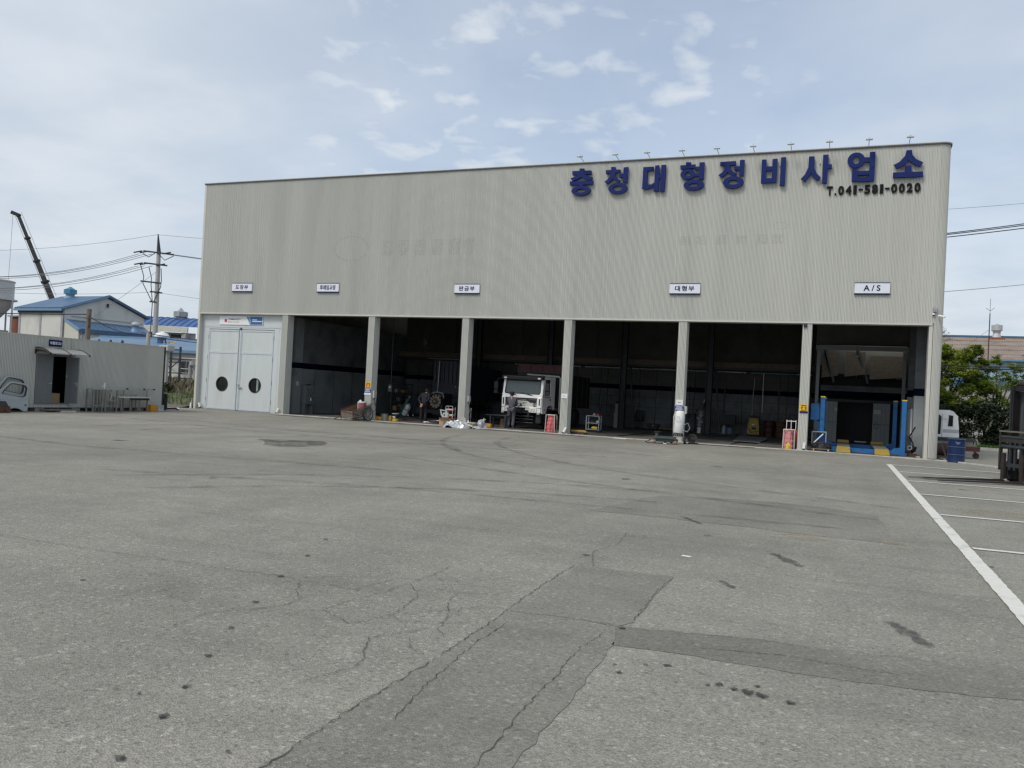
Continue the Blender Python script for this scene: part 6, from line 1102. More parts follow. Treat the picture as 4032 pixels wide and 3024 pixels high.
for s in (-1, 1):
    MB().tube([(fx0-0.02, s*0.43, 0.56), (fx1, s*0.43, 0.72), (fx1+0.22, s*0.43, 0.70), (fx1+0.22, s*0.43, 0.38), (fx1-0.1, s*0.46, 0.26)], 0.014, 6).xf(M).build('frame_tube', 'rust', C)
    MB().tube([(fx0-0.55, s*0.30, 0.22), (fx0, s*0.42, 0.24), (fx1, s*0.46, 0.20)], 0.018, 6).xf(M).build('shaft', 'steel' if s < 0 else 'rust', C)
    MB().tube([(fx0, s*0.415, 0.54), (fx0, s*0.415, -0.10)], 0.018, 6).xf(M).build('leg', 'rust', C); MB().tube([(fx0, s*0.42, 0.45), (fx0+0.5, s*0.42, 0.20)], 0.012, 6).xf(M).build('brace', 'rust', C); MB().tube([(fx0+0.75, s*0.415, 0.60), (fx0+0.72, s*0.415, 0.16)], 0.012, 6).xf(M).build('side_stay', 'rust', C)
    w = MB().ring(0.30, 0.32, 0.315, 0.315, 0.27, 0.27, s*0.50-0.03, s*0.50+0.03, 32).build('tyre', 'rubber', C); MB().ring(0.30, 0.32, 0.268, 0.268, 0.25, 0.25, s*0.50-0.02, s*0.50+0.02, 32).build('rim', 'galv', w); MB().lathe([(0.04, s*0.5-0.05), (0.04, s*0.5+0.05)], c=(0.30, 0, 0.32), axis='y', n=12).build('hub', 'steel', w)
    for k in range(12): a = k*math.pi/6; MB().tube([(0.30, s*0.5, 0.32), (0.30+0.26*math.cos(a), s*0.5, 0.32+0.26*math.sin(a))], 0.005, 4).build('spoke', 'galv', w)
MB().tube([(fx0-0.55, -0.30, 0.22), (fx0-0.58, 0, 0.22), (fx0-0.55, 0.30, 0.22)], 0.016, 6).xf(M).build('handle_bar', 'rust', C); MB().tube([(0.30, -0.5, 0.32), (0.30, 0.5, 0.32)], 0.02, 6).build('axle', 'rust', C)
MB().tube([(fx0-0.01, -0.42, 0.42), (fx0-0.01, 0.42, 0.52)], 0.012, 6).xf(M).build('tail_bar', 'rust', C)
t = thing('waste_bin', 'red bin with white rim standing in the wooden handcart', 'bin', loc=(10.60, -0.40, 0.22)); MB().lathe([(0.15, 0.0), (0.19, 0.62), (0.19, 0.66)], n=24).build('body', mat('bin_red', (0.36, 0.09, 0.09), 0.5, var=0.15), t, smooth=True); MB().lathe([(0.20, 0.62), (0.205, 0.68), (0.19, 0.68)], n=24).build('rim', 'white', t); MB().tube([(-0.19, -0.05, 0.05), (-0.21, -0.05, 0.66)], 0.03, 6).build('foil_strip', 'foil', t); MB().ico((-0.12, 0, 0.70), 0.06, 1, jit=.3).build('scrap', 'white', t)
# ---------------------------------------------------------------- orange blocks
for i, (x, y, rz, lab) in enumerate(((10.82, 0.62, 8, 'orange block beside the grey bucket'), (16.46, 1.10, -3, 'orange block left of the steel bench by the white truck'))):
    t = thing('orange_block', lab, 'block', 'orange blocks along the sill', (x, y, 0.012), R(rz)); MB().prism([(-0.26, 0), (0.26, 0), (0.27, 0.17), (-0.24, 0.19), (-0.29, 0.12)], -0.08, 0.08).build('block', 'orange', t, bevel=0.015); MB().box((-0.2, -0.085, 0.03), (0.2, -0.081, 0.05)).build('groove', 'yellow_dirty', t)
t = thing('steel_bucket', 'grey metal bucket on the workshop sill', 'bucket', loc=(11.12, 0.85, 0.012)); MB().lathe([(0.155, 0), (0.175, 0.30), (0.185, 0.31), (0.185, 0.325), (0.165, 0.325), (0.15, 0.02)], n=24, cap=False).build('body', 'steel', t, smooth=True); MB().lathe([(0.15, 0.015), (0.15, 0.02)], n=24).build('bottom', 'steel', t)
t = thing('yellow_can', 'small yellow can between the grey bucket and the paint pail', 'can', loc=(11.36, 1.0, 0.012)); MB().box((-0.09, -0.07, 0), (0.09, 0.07, 0.24)).build('body', 'yellow_dirty', t, bevel=0.015); MB().lathe([(0.02, 0.24), (0.02, 0.27)], n=10).build('spout', 'black', t)
t = thing('paint_pail', 'black pail with yellow base and pale lettering band', 'bucket', loc=(11.62, 1.05, 0.012)); MB().lathe([(0.145, 0), (0.155, 0.12)], n=22).build('base', 'yellow', t); MB().lathe([(0.155, 0.121), (0.165, 0.34)], n=22).build('body', 'black', t); MB().lathe([(0.18, 0.341), (0.18, 0.375), (0.17, 0.38)], n=22).build('lid', 'grey_paint', t); MB().box((-0.08, -0.168, 0.20), (0.07, -0.163, 0.23)).box((-0.05, -0.166, 0.15), (0.08, -0.16, 0.18)).build('print_band', 'white', t)
t = thing('red_hose', 'dull red hose lying on the floor behind the pails', 'hose', loc=(12.0, 1.9, 0.03)); MB().tube([(-0.3, -0.4, 0.15), (-0.1, -0.1, 0.02), (0.3, 0.1, 0.02), (0.9, 0.1, 0.02)], 0.022, 6).build('hose', 'red_dark', t)
t = thing('drip_board', 'flat reddish board on the floor beside the pails', 'board', loc=(11.7, 2.6, 0.012)); MB().box((-0.6, -0.4, 0), (0.6, 0.4, 0.03)).build('board', 'red_dark', t)
# gas cylinders on their cart
G = thing('cylinder_cart', 'blue two wheeled cart carrying the leaning gas cylinders', 'cart', loc=(8.35, 7.5, 0.0)); MB().box((-0.25, -0.25, 0.03), (0.50, 0.25, 0.09)).build('foot_plate', mat('cart_blue', (0.02, 0.05, 0.16), 0.5), G)
for s in (-1, 1): MB().tube([(0.42, s*0.2, 0.08), (0.62, s*0.2, 0.55), (0.80, s*0.2, 0.82), (0.62, s*0.2, 0.86)], 0.018, 6).build('frame_tube', 'cart_blue', G); MB().lathe([(0.10, -0.03), (0.10, 0.03)], c=(0.62, s*0.30, 0.10), axis='y', n=18).build('wheel', 'rubber', G); MB().lathe([(0.045, s*.3-.036), (0.045, s*.3+.036)], c=(0.62, 0, 0.10), axis='y', n=12).build('hub', 'white', G)
def cyl(nm, lab, cat, loc, r, h, tilt, m):
    t = thing(nm, lab, cat, loc=loc); Mx = Matrix.Rotation(R(tilt), 4, 'Y'); MB().lathe([(r*.9, 0), (r, 0.03), (r, h*.82), (r*.9, h*.89), (r*.45, h*.95), (r*.3, h*.97)], n=24).xf(Mx).build('shell', m, t, smooth=True); MB().lathe([(0.03, h*.97), (0.03, h*1.05)], n=10).cbox((0, 0, h*1.03), (.12, .03, .03)).xf(Mx).build('valve', 'galv', t); return t, Mx
cyl('gas_cylinder', 'tall dark green gas cylinder leaning on the blue cart', 'gas cylinder', (8.24, 7.62, 0.10), 0.125, 1.15, 27, 'green')
t, Mx = cyl('gas_cylinder', 'stout white gas cylinder leaning on the blue cart', 'gas cylinder', (8.62, 7.35, 0.10), 0.17, 0.70, 25, 'tank_white'); MB().lathe([(0.175, 0.33), (0.175, 0.37)], n=24).xf(Mx).build('strap', 'black', t); lettering('LPG', 0.1, 'sign_black', t, (0.13, -0.165, 0.45), 0.002, fit=(0.14, 0.08))
# white trolley, cartons, foil heap
t = thing('parts_trolley', 'white and red parts trolley behind the cardboard box', 'trolley', loc=(13.55, 3.2, 0))
for x in (-0.2, 0.2):
    for y in (-0.15, 0.15): MB().tube([(x, y, 0.08), (x, y, 0.80)], 0.014, 6).build('post', 'white', t)
for z, mm in ((0.30, 'red'), (0.38, 'white'), (0.60, 'red'), (0.66, 'white')): MB().box((-0.2, -0.15, z), (0.2, 0.15, z+0.06)).build('shelf', mm, t)
MB().tube([(-0.2, -0.15, 0.80), (-0.17, -0.15, 0.85), (0.17, -0.15, 0.85), (0.2, -0.15, 0.80)], 0.014, 6).build('handle', 'white', t)
for x in (-0.18, 0.18): MB().lathe([(0.04, -0.015), (0.04, 0.015)], c=(x, -0.13, 0.04), axis='x', n=12).build('caster', 'rubber', t)
t = thing('parts_trolley', 'second red trolley half hidden behind the third pillar', 'trolley', loc=(14.30, 3.4, 0)); MB().box((-0.2, -0.15, 0.28), (0.3, 0.15, 0.40)).box((-0.2, -0.15, 0.05), (0.3, 0.15, 0.12)).build('shelf', 'red', t); MB().box((-0.2, -0.15, 0.60), (0.3, 0.15, 0.72)).build('tray', 'wood_grey', t)
for x in (-0.2, 0.3): MB().tube([(x, 0, 0), (x, 0, 0.82)], 0.014, 6).build('post', 'white', t)
t = thing('cardboard_box', 'brown cardboard box standing in front of the third pillar', 'box', loc=(15.30, -0.72, 0.0), rotz=R(-8)); MB().box((-0.30, -0.20, 0.0), (0.30, 0.20, 0.37)).build('carton', 'cardboard', t); MB().add([(-0.30, -0.20, 0.372), (0.30, -0.20, 0.372), (0.36, -0.36, 0.40), (-0.26, -0.34, 0.41)], [(0, 1, 2, 3)]).add([(0.301, -0.2, 0.372), (0.301, 0.2, 0.372), (0.46, 0.2, 0.42), (0.46, -0.2, 0.40)], [(0, 1, 2, 3)]).build('flap', mat('cardboard_light', (0.55, 0.42, 0.26), 0.85), t); MB().cbox((-0.02, -0.202, 0.16), (0.07, 0.004, 0.035)).build('print_mark', 'rust', t)
t = thing('plastic_housing', 'grey plastic bracket part standing on the cardboard box', 'car part', loc=(15.22, -0.72, 0.41)); plate([(-0.25, 0.36), (0.10, 0.33), (0.16, 0.10), (0.05, 0.0), (-0.12, 0.0), (-0.20, 0.12)], [[(-0.19, 0.31), (0.05, 0.29), (0.06, 0.22), (-0.13, 0.13)]], -0.12, -0.09).build('bezel', 'galv', t); MB().box((-0.10, -0.14, 0.0), (0.17, 0.02, 0.22)).build('shell', 'primer', t, bevel=0.03); MB().box((-0.03, -0.145, 0.07), (0.02, -0.141, 0.16)).build('slot', 'black', t)
def crumple(r, sx, sy, sz, seed, sub=3):
    bm = bmesh.new(); bmesh.ops.create_icosphere(bm, subdivisions=sub, radius=1.0); rg = random.Random(seed); m = MB(); ds = [Vector((rg.gauss(0, 1), rg.gauss(0, 1), rg.gauss(0, 1))).normalized() for _ in range(14)]; am = [rg.uniform(-.75, .75) for _ in ds]
    for v in bm.verts:
        k = 1+sum(a*max(0, abs(v.co.dot(d))-.55) for a, d in zip(am, ds))*2+rg.uniform(-.16, .16); c = v.co*k; z = max(0.0, c.z*sz*r+sz*r*.35); m.v.append((c.x*sx*r, c.y*sy*r, z))
    m.f = [tuple(v.index for v in f.verts) for f in bm.faces]; bm.free(); return m
from mathutils import noise as mnoise
def draped(w, d, h, seed, n=26):
    m = MB(); k = int(n*0.7)
    for j in range(k+1):
        for i in range(n+1):
            u, v = i/n*2-1, j/k*2-1; p = Vector((u*2.3+seed*9.1, v*1.9, seed)); r = 1-abs(mnoise.noise(p*1.1)); r2 = 1-abs(mnoise.noise(p*2.7+Vector((5, 1, 0))))
            rad = math.hypot(u, v)*(1+0.25*mnoise.noise(Vector((math.atan2(v, u)*1.3, seed, 0)))); f = max(0.0, 1-rad**2.2); z = h*f**0.6*(0.30+0.62*r**2+0.30*(r2**2-.5)) if f > 0 else 0.002
            q = 1.0 if rad < 1 else 1/rad; m.v.append((u*q*w/2+0.05*mnoise.noise(p*3), v*q*d/2+0.05*mnoise.noise(p*3+Vector((9, 0, 0))), max(0.002, z)))
    m.f = [(j*(n+1)+i, j*(n+1)+i+1, (j+1)*(n+1)+i+1, (j+1)*(n+1)+i) for j in range(k) for i in range(n)]; return m
t = thing('plastic_sheet', 'large crumpled silver plastic sheet at the foot of the third pillar', 'plastic sheet', loc=(16.02, -1.25, 0.005)); draped(1.35, 0.95, 0.36, 3).build('sheet', 'foil', t); crumple(0.20, 1.0, 0.8, 0.7, 9).xf(Matrix.Translation((-0.42, 0.0, 0))).build('dark_fold', 'foil_dark', t)
t = thing('plastic_sheet', 'dark flat plastic sheet right of the silver heap', 'plastic sheet', loc=(16.66, -0.90, 0.005)); draped(0.9, 0.6, 0.16, 5).build('sheet', 'foil_dark', t); draped(0.5, 0.3, 0.14, 6).xf(Matrix.Translation((0.25, -0.12, 0))).build('silver_end', 'foil', t)
t = thing('plastic_bag', 'upright clear plastic bag right of the red box', 'bag', loc=(16.62, 0.3, 0.012)); crumple(0.17, 0.9, 0.7, 1.25, 8).build('bag', mat('clear_bag', (0.52, 0.55, 0.58), 0.3, alpha=0.75), t); MB().tube([(0, 0, 0.30), (0.06, 0, 0.42), (0.12, 0.02, 0.36)], 0.035, 6).build('twist', 'clear_bag', t)
t = thing('flat_carton', 'flat red and brown carton with pale lid beside the silver heap', 'box', loc=(16.20, -0.25, 0.012)); MB().box((-0.30, -0.16, 0), (0.28, 0.16, 0.20)).build('carton', 'cardboard', t); MB().box((-0.16, -0.164, 0.06), (0.02, -0.1605, 0.19)).build('red_panel', 'red', t); MB().box((-0.32, -0.2, 0.203), (0.34, 0.17, 0.225)).build('lid', 'white', t)
t = thing('pale_board', 'thin pale board lying across the plastic sheets', 'board', loc=(16.42, -0.95, 0.10), rotz=R(-30)); MB().bar((-0.40, 0, 0.16), (0.42, 0, 0.0), 0.14, 0.018).build('board', mat('board_cream', (0.60, 0.55, 0.42), 0.7), t)
t = thing('hose_bundle', 'pale coiled hose at the third pillar base', 'hose', loc=(15.86, -0.30, 0.03)); MB().tube([(0.16*math.cos(a*.6), 0.08*math.sin(a*.6), 0.12+0.008*a+0.08*math.sin(a*.6)) for a in range(26)], 0.018, 6).build('coil', 'offwhite', t)
t = thing('white_bottle', 'small white bottle at the third pillar base', 'bottle', loc=(15.98, 0.1, 0.012)); MB().lathe([(0.06, 0), (0.06, 0.22), (0.03, 0.27), (0.03, 0.31)], n=16).build('body', 'white', t, smooth=True); MB().lathe([(0.033, 0.311), (0.033, 0.34)], n=12).build('cap', 'galv', t)
t = thing('steel_pan', 'round shallow steel pan on the floor left of the cardboard box', 'pan', loc=(13.75, 1.25, 0.012)); MB().lathe([(0.20, 0), (0.30, 0.15), (0.31, 0.155), (0.29, 0.15), (0.19, 0.01)], n=28, cap=False).build('pan', 'steel', t, smooth=True); MB().lathe([(0.195, 0.0), (0.195, 0.008)], n=24).build('bottom', 'steel', t)
tag(MB().ico((0, 0, 0.04), 0.10, 2, (1.5, .8, .45), .25, 4).build('white_rag', 'white', loc=(13.35, 1.0, 0.012)), 'crumpled white rag on the floor beside the steel pan', 'rag')
# bench in front of the truck
t = thing('steel_bench', 'plain steel bench left of the person in grey coverall', 'bench', loc=(16.90, 1.55, 0.012)); MB().box((-0.62, -0.22, 0.57), (0.58, 0.22, 0.61)).build('top', 'dark_steel', t)
for x in (-0.35, 0.40):
    for y in (-0.18, 0.18): MB().box((x-0.03, y-0.03, 0), (x+0.03, y+0.03, 0.57)).build('leg', 'dark_steel', t)
t = thing('cardboard_strip', 'brown cardboard strip standing under the steel bench', 'cardboard', loc=(17.0, 1.75, 0.012)); MB().box((-0.10, -0.02, 0), (0.10, 0.02, 0.40)).build('panel', 'wood', t); MB().box((-0.09, -0.025, 0.40), (0.08, 0.025, 0.41)).build('edge', 'cardboard', t)
# bag stands
def bag_stand(lab, loc, m, seed, rz=0):
    t = thing('bag_stand', lab, 'waste bag', 'waste bags in white stands', loc, R(rz))
    for x, y in ((-0.20, -0.16), (0.20, -0.16), (-0.20, 0.16), (0.20, 0.16)): MB().tube([(x*1.1, y*1.1, 0), (x, y, 0.78)], 0.016, 6).build('leg', 'offwhite', t)
    MB().tube([(-0.20, -0.16, 0.78), (0.20, -0.16, 0.78), (0.20, 0.16, 0.78), (-0.20, 0.16, 0.78), (-0.20, -0.16, 0.78)], 0.018, 6).build('hoop', 'offwhite', t)
    rg = random.Random(seed); mb = MB(); n = 26; rows = 16
    for j in range(rows):
        z = 0.01+0.75*j/(rows-1); base = 0.165-0.055*(j/rows)**2+0.006*math.sin(j*1.7+seed)
        for k in range(n): a = 2*math.pi*k/n; r = base*(1+0.12*math.sin(3*a+seed+j*.12)+0.07*math.sin(7*a-j*.15)+rg.uniform(-.05, .05)); mb.v.append((r*math.cos(a)*1.15-0.03*(1-j/rows), r*math.sin(a), z))
    mb.f = [(j*n+k, j*n+(k+1) % n, (j+1)*n+(k+1) % n, (j+1)*n+k) for j in range(rows-1) for k in range(n)]+[tuple(reversed(range(n)))]
    mb.build('bag', m, t, smooth=False); return t
bag_stand('red waste bag in a white frame beside the white truck pillar', (19.93, 0.35, 0.012), mat('red_bag', (0.52, 0.11, 0.12), 0.45, bump=.3, bscale=14), 1)
bag_stand('pink waste bag in a white frame left of the blue lift pillar', (30.02, 0.28, 0.012), 'pink_bag', 4)
t = thing('yellow_jug', 'yellow plastic jug in front of the pink waste bag', 'jug', loc=(30.03, -0.12, 0.02)); MB().prism([(-0.09, 0), (0.08, 0), (0.09, 0.16), (0.04, 0.25), (-0.03, 0.26), (-0.08, 0.18)], -0.06, 0.06).build('body', 'yellow', t, bevel=0.03); MB().box((0.0, -0.064, 0.0), (0.08, -0.0605, 0.12)).build('pale_label', 'yellow_dirty', t)
t = thing('white_rack', 'white tube rack behind the pink waste bag', 'rack', loc=(30.02, 1.2, 0.012))
for x in (-0.16, 0.02, 0.2): MB().tube([(x, 0, 0), (x, 0, 1.15)], 0.016, 6).build('post', 'white', t)
MB().tube([(-0.16, 0, 1.1), (0.2, 0, 1.1)], 0.02, 6).build('rail', 'white', t); MB().box((-0.16, -0.1, 0.3), (0.2, 0.1, 0.33)).build('shelf', 'galv', t)
t = thing('fire_extinguisher', 'red extinguisher behind the pillar left of the blue lift', 'extinguisher', loc=(30.27, 0.75, 0.012)); MB().lathe([(0.09, 0), (0.09, 0.62), (0.07, 0.72), (0.03, 0.76)], n=18).build('shell', 'red', t, smooth=True); MB().tube([(0, 0, 0.76), (0, 0, 0.84), (0.1, 0, 0.85)], 0.02, 6).build('lever', 'black', t)
# tool cart in the fourth bay
t = thing('tool_cart', 'grey three shelf tool cart right of the fourth pillar', 'tool cart', loc=(20.98, 3.55, 0.012))
for z in (0.12, 0.42, 0.76): MB().box((-0.33, -0.22, z), (0.33, 0.22, z+0.03)).build('shelf', 'grey_paint', t)
for x in (-0.31, 0.31):
    for y in (-0.2, 0.2): MB().box((x-0.02, y-0.02, 0.08), (x+0.02, y+0.02, 0.80)).build('post', 'grey_paint', t); MB().lathe([(0.05, -0.02), (0.05, 0.02)], c=(x, y, 0.05), axis='x', n=12).build('caster', 'rubber', t)
for i, (x, y, z, s, mm, lab) in enumerate(((0.05, -0.05, 0.15, 0.11, 'yellow', 'yellow cloth bundle on the bottom shelf of the tool cart'), (-0.08, 0.0, 0.45, 0.09, 'dark_steel', 'dark tool box on the middle shelf of the tool cart'), (0.18, 0.0, 0.45, 0.08, 'galv', 'pale can on the middle shelf of the tool cart'), (0.20, -0.05, 0.79, 0.07, 'red', 'red tool on top of the tool cart'), (0.0, 0.05, 0.79, 0.08, 'steel', 'steel tool on top of the tool cart'))):
    tag(MB().ico((0, 0, s*.6), s, 2, (1.4 if i == 0 else 1, .8, .6 if i == 0 else .9), .18, i).build('tool', mm, loc=(20.98+x, 3.55+y, z+0.012)), lab, 'tool')
t = thing('yellow_jack', 'low dirty yellow jack on the sill right of the fourth pillar', 'jack', loc=(21.1, 0.75, 0.012)); MB().prism([(-0.38, 0.06), (0.36, 0.04), (0.38, 0.12), (0.25, 0.18), (-0.30, 0.17), (-0.4, 0.12)], -0.12, 0.12).build('body', 'yellow_dirty', t, bevel=0.02); MB().box((-0.30, -0.125, 0.0), (0.28, -0.121, 0.10)).build('side_plate', 'rust', t)
for x in (-0.3, 0.3): MB().lathe([(0.05, -0.14), (0.05, 0.14)], c=(x, 0, 0.05), axis='y', n=12).build('wheel', 'black', t)
tag(MB().box((-0.28, -0.10, 0), (0.28, 0.10, 0.02)).build('white_plank', 'white', loc=(23.36, -0.62, 0.004), rotz=R(-4)), 'flat white plank on the asphalt before the fifth bay', 'plank')
tag(MB().box((-0.05, -0.025, 0), (0.05, 0.025, 0.005)).build('paper_scrap', 'white', loc=(30.38, -25.57, 0.004), rotz=R(-15)), 'small white paper scrap lying in the open yard', 'litter')
# ---------------------------------------------------------------- white tank on its trolley
K = thing('lube_tank', 'tall white pressure tank leaning on a wheeled stand at the fifth pillar', 'tank', loc=(25.92, -1.55, 0)); Mx = Matrix.Translation((0, 0, 0.42)) @ Matrix.Rotation(R(3), 4, 'Y') @ Matrix.Rotation(R(-4), 4, 'X')
MB().lathe([(0.16, 0.0), (0.185, 0.03), (0.185, 0.80), (0.17, 0.86), (0.10, 0.90), (0.02, 0.91)], n=28).xf(Mx).build('shell', 'tank_white', K, smooth=True); MB().lathe([(0.19, -0.03), (0.19, 0.0)], n=28).xf(Mx).build('base_ring', 'black', K)
for s in (-1, 1): w = MB().lathe([(0.10, s*0.27-0.04), (0.15, s*0.27-0.035), (0.15, s*0.27+0.035), (0.10, s*0.27+0.04)], c=(0, 0.1, 0.15), axis='x', n=22).build('wheel', 'rubber', K); MB().lathe([(0.08, s*0.27-0.045), (0.08, s*0.27+0.045)], c=(0, 0.1, 0.15), axis='x', n=16).build('hub', 'galv', w); MB().tube([(s*0.20, 0.10, 0.15), (s*0.20, 0.06, 0.45), (s*0.22, 0.08, 1.05), (s*0.20, 0.16, 1.18)], 0.016, 6).build('frame_tube', 'offwhite', K)
MB().box((-0.2, -0.15, 0.30), (0.2, 0.15, 0.38)).build('cradle', 'dark_steel', K)
for x in (-0.1, -0.03, 0.05, 0.12): MB().tube([(x, -0.16, 0.28), (x, -0.17, 0.40)], 0.02, 6).build('stud', 'steel', K)
MB().tube([(0.2, -0.1, 0.75), (0.40, -0.15, 0.85), (0.48, -0.15, 0.65), (0.38, -0.12, 0.50), (0.22, -0.1, 0.56)], 0.014, 6).build('hose', 'grey_paint', K); MB().ring(0.0, 1.0, 0.09, 0.11, 0.075, 0.095, -0.195, -0.188, 24).build('painted_mark', 'galv', K)
J = thing('floor_jack', 'low grey green trolley jack in front of the white tank', 'jack', loc=(25.55, -2.05, 0)); MB().box((-0.46, -0.22, 0.08), (0.46, 0.10, 0.20)).build('body', mat('jack_grey', (0.055, 0.068, 0.066), 0.6, var=.2), J, bevel=0.02); MB().box((-0.42, -0.30, 0.20), (0.45, -0.24, 0.30)).build('front_bar', 'jack_grey', J); MB().box((-0.46, 0.1, 0.2), (-0.36, 0.2, 0.44)).build('handle_socket', 'jack_grey', J); MB().box((-0.50, 0.05, 0.44), (-0.25, 0.25, 0.46)).build('pad', 'dark_steel', J); MB().cbox((-0.02, -0.31, 0.25), (0.3, 0.01, 0.06)).build('teal_plate', mat('teal', (0.04, 0.10, 0.10), 0.5), J)
for x in (-0.40, 0.42): MB().lathe([(0.07, -0.05), (0.07, 0.05)], c=(x, -0.26, 0.07), axis='x', n=16).build('roller', mat('roller', (0.27, 0.14, 0.08), 0.7), J)
MB().tube([(-0.55, -0.2, 0.14), (-0.75, -0.35, 0.04), (-0.6, -0.5, 0.02), (0.1, -0.5, 0.02), (0.45, -0.45, 0.02)], 0.014, 6).build('hose', 'rubber', J); MB().tube([(0.0, -0.50, 0.03), (0.12, -0.52, 0.03)], 0.02, 6).build('nozzle', 'galv', J)
wheel(J, (-0.08, 0.25, 0.14), 0.14, 0.07, 'grey_paint')
mat('mast_rust', (.05, .036, .024), .7, var=.3)
Gn = thing('engine_cart', 'small rusty engine on wheels right of the white tank', 'engine', loc=(26.42, -0.95, 0)); MB().lathe([(0.16, -0.12), (0.16, 0.1)], c=(0, 0, 0.22), axis='y', n=22).build('drum', 'dark_steel', Gn); MB().ring(0, 0.22, 0.19, 0.19, 0.15, 0.15, -0.16, -0.121, 24).build('flywheel', 'mast_rust', Gn); MB().box((-0.18, -0.12, 0.0), (0.2, 0.15, 0.05)).build('skid', 'black', Gn); MB().ico((0.02, -0.14, 0.2), 0.08, 1, (1, .5, 1), .3).build('carburettor', 'dark_steel', Gn); MB().tube([(0.2, -0.1, 0.03), (0.6, -0.1, 0.02), (1.6, 0.05, 0.02), (2.4, 0.1, 0.02)], 0.014, 6).build('cable', 'rubber', Gn)
# ---------------------------------------------------------------- things along the back of bays four and five
t = thing('tilted_plate', 'grey steel plate propped over the rear of the open floor pit', 'plate', loc=(28.05, 5.2, 0)); MB().add([(-0.6, -1.4, 0.03), (0.55, -1.3, 0.02), (0.7, 1.4, 0.14), (-0.65, 1.9, 0.18), (-0.6, -1.4, 0.06), (0.55, -1.3, 0.05), (0.7, 1.4, 0.17), (-0.65, 1.9, 0.21)], [(3,2,1,0),(4,5,6,7),(0,1,5,4),(1,2,6,5),(2,3,7,6),(3,0,4,7)]).build('plate', 'door_grey', t); MB().box((-0.5, 1.3, 0.0), (0.5, 1.4, 0.12)).build('prop', 'dark_steel', t)
t = thing('yellow_machine', 'yellow steam cleaner standing at the back wall of the fifth bay', 'machine', loc=(27.53, 12.2, 0.012)); MB().prism([(-0.32, 0.08), (0.34, 0.08), (0.32, 0.60), (0.24, 0.98), (-0.24, 0.98), (-0.32, 0.60)], -0.25, 0.25).build('cabinet', 'yellow_dirty', t, bevel=0.03); MB().cbox((0.05, -0.253, 0.42), (0.22, 0.006, 0.12)).build('badge', 'black', t); MB().cbox((0.0, -0.253, 0.63), (0.14, 0.006, 0.07)).build('label_plate', 'white', t); MB().box((-0.18, -0.20, 0.985), (0.2, 0.18, 1.12)).build('control_head', 'black', t); MB().tube([(-0.1, -0.1, 1.12), (-0.12, 0.2, 2.0), (-0.08, 0.4, 3.2)], 0.02, 6).build('riser_hose', 'galv', t); MB().tube([(-0.2, -0.27, 0.9), (-0.33, -0.3, 0.5), (-0.1, -0.3, 0.2), (0.3, -0.3, 0.28)], 0.014, 6).build('hose', 'rubber', t)
for x in (-0.3, 0.3): MB().lathe([(0.09, -0.03), (0.09, 0.03)], c=(x, -0.15, 0.09), axis='x', n=14).build('wheel', 'rubber', t)
t = thing('grease_pump', 'pale grey pump machine on a white can by the steel column', 'machine', loc=(24.75, 11.3, 0.012)); MB().lathe([(0.11, 0), (0.11, 0.32)], n=18).build('can', 'white', t)
for (x, z, s, mm) in ((0, 0.45, .14, 'grey_paint'), (0.04, 0.62, .15, 'wall_grey'), (-0.03, 0.80, .15, 'grey_paint'), (0.08, 0.98, .16, 'wall_grey'), (0.05, 1.14, .11, 'grey_paint'), (-0.16, 0.75, .08, 'dark_steel'), (0.2, 0.88, .08, 'dark_steel')): MB().ico((x, 0, z), s, 1, (1, .8, .8), .2, int(z*90)).build('module', mm, t)
t = thing('mirror_panel', 'small tilted mirror board fixed high on the steel column', 'mirror', loc=(25.0, 10.95, 1.62)); MB().bar((-0.02, 0, -0.3), (0.08, 0, 0.25), 0.26, 0.03).build('panel', 'black', t); MB().bar((0.0, -0.03, 0.05), (0.05, -0.03, 0.24), 0.2, 0.02).build('white_part', 'white', t)
t = thing('wash_tub', 'dark tub with pale jug on a rack in the fifth bay', 'tub', loc=(26.2, 12.0, 0.012)); MB().box((-0.4, -0.2, 0.55), (0.4, 0.25, 1.1)).build('frame_box', 'black', t); MB().box((-0.4, -0.2, 0), (0.4, 0.25, 0.05)).build('tray', 'dark_steel', t); MB().lathe([(0.12, 0.05), (0.12, 0.35), (0.05, 0.5)], c=(-0.2, -0.1, 0), n=16).build('jug', 'grey_paint', t); MB().box((0.0, -0.15, 0.05), (0.22, 0.1, 0.38)).build('blue_can', mat('can_blue', (0.05, 0.15, 0.26), .5), t)
for i, (x, y, h, m_, lab) in enumerate(((28.35, 12.2, 0.88, 'red_dark', 'dark red oil drum right of the yellow machine'), (28.95, 12.3, 0.88, 'rust', 'brown oil drum near the back wall of the fifth bay'), (29.5, 12.2, 0.85, 'red_dark', 'dark red oil drum behind the sixth pillar'))):
    t = thing('oil_drum', lab, 'drum', 'oil drums at the back', (x, y, 0.012)); MB().lathe([(0.285, 0), (0.29, 0.02), (0.285, 0.04), (0.285, 0.27), (0.297, 0.29), (0.285, 0.31), (0.285, 0.56), (0.297, 0.58), (0.285, 0.60), (0.285, h-0.03), (0.292, h)], n=24).build('shell', m_, t, smooth=True); MB().tube([(0.1, 0, h), (0.1, 0, h+0.2), (0.2, 0, h+0.32)], 0.025, 6).build('hand_pump', 'steel', t)
t = thing('office_chair', 'black office chair by the back wall of the fourth bay', 'chair', loc=(21.15, 12.3, 0.012)); MB().box((-0.25, -0.25, 0.42), (0.25, 0.25, 0.50)).build('seat', 'black', t, bevel=0.03); MB().prism([(-0.26, 0.55), (0.26, 0.55), (0.24, 1.05), (-0.22, 1.08)], 0.2, 0.26).build('backrest', 'black', t); MB().tube([(0, 0, 0.08), (0, 0, 0.42)], 0.03, 8).build('gas_post', 'dark_steel', t)
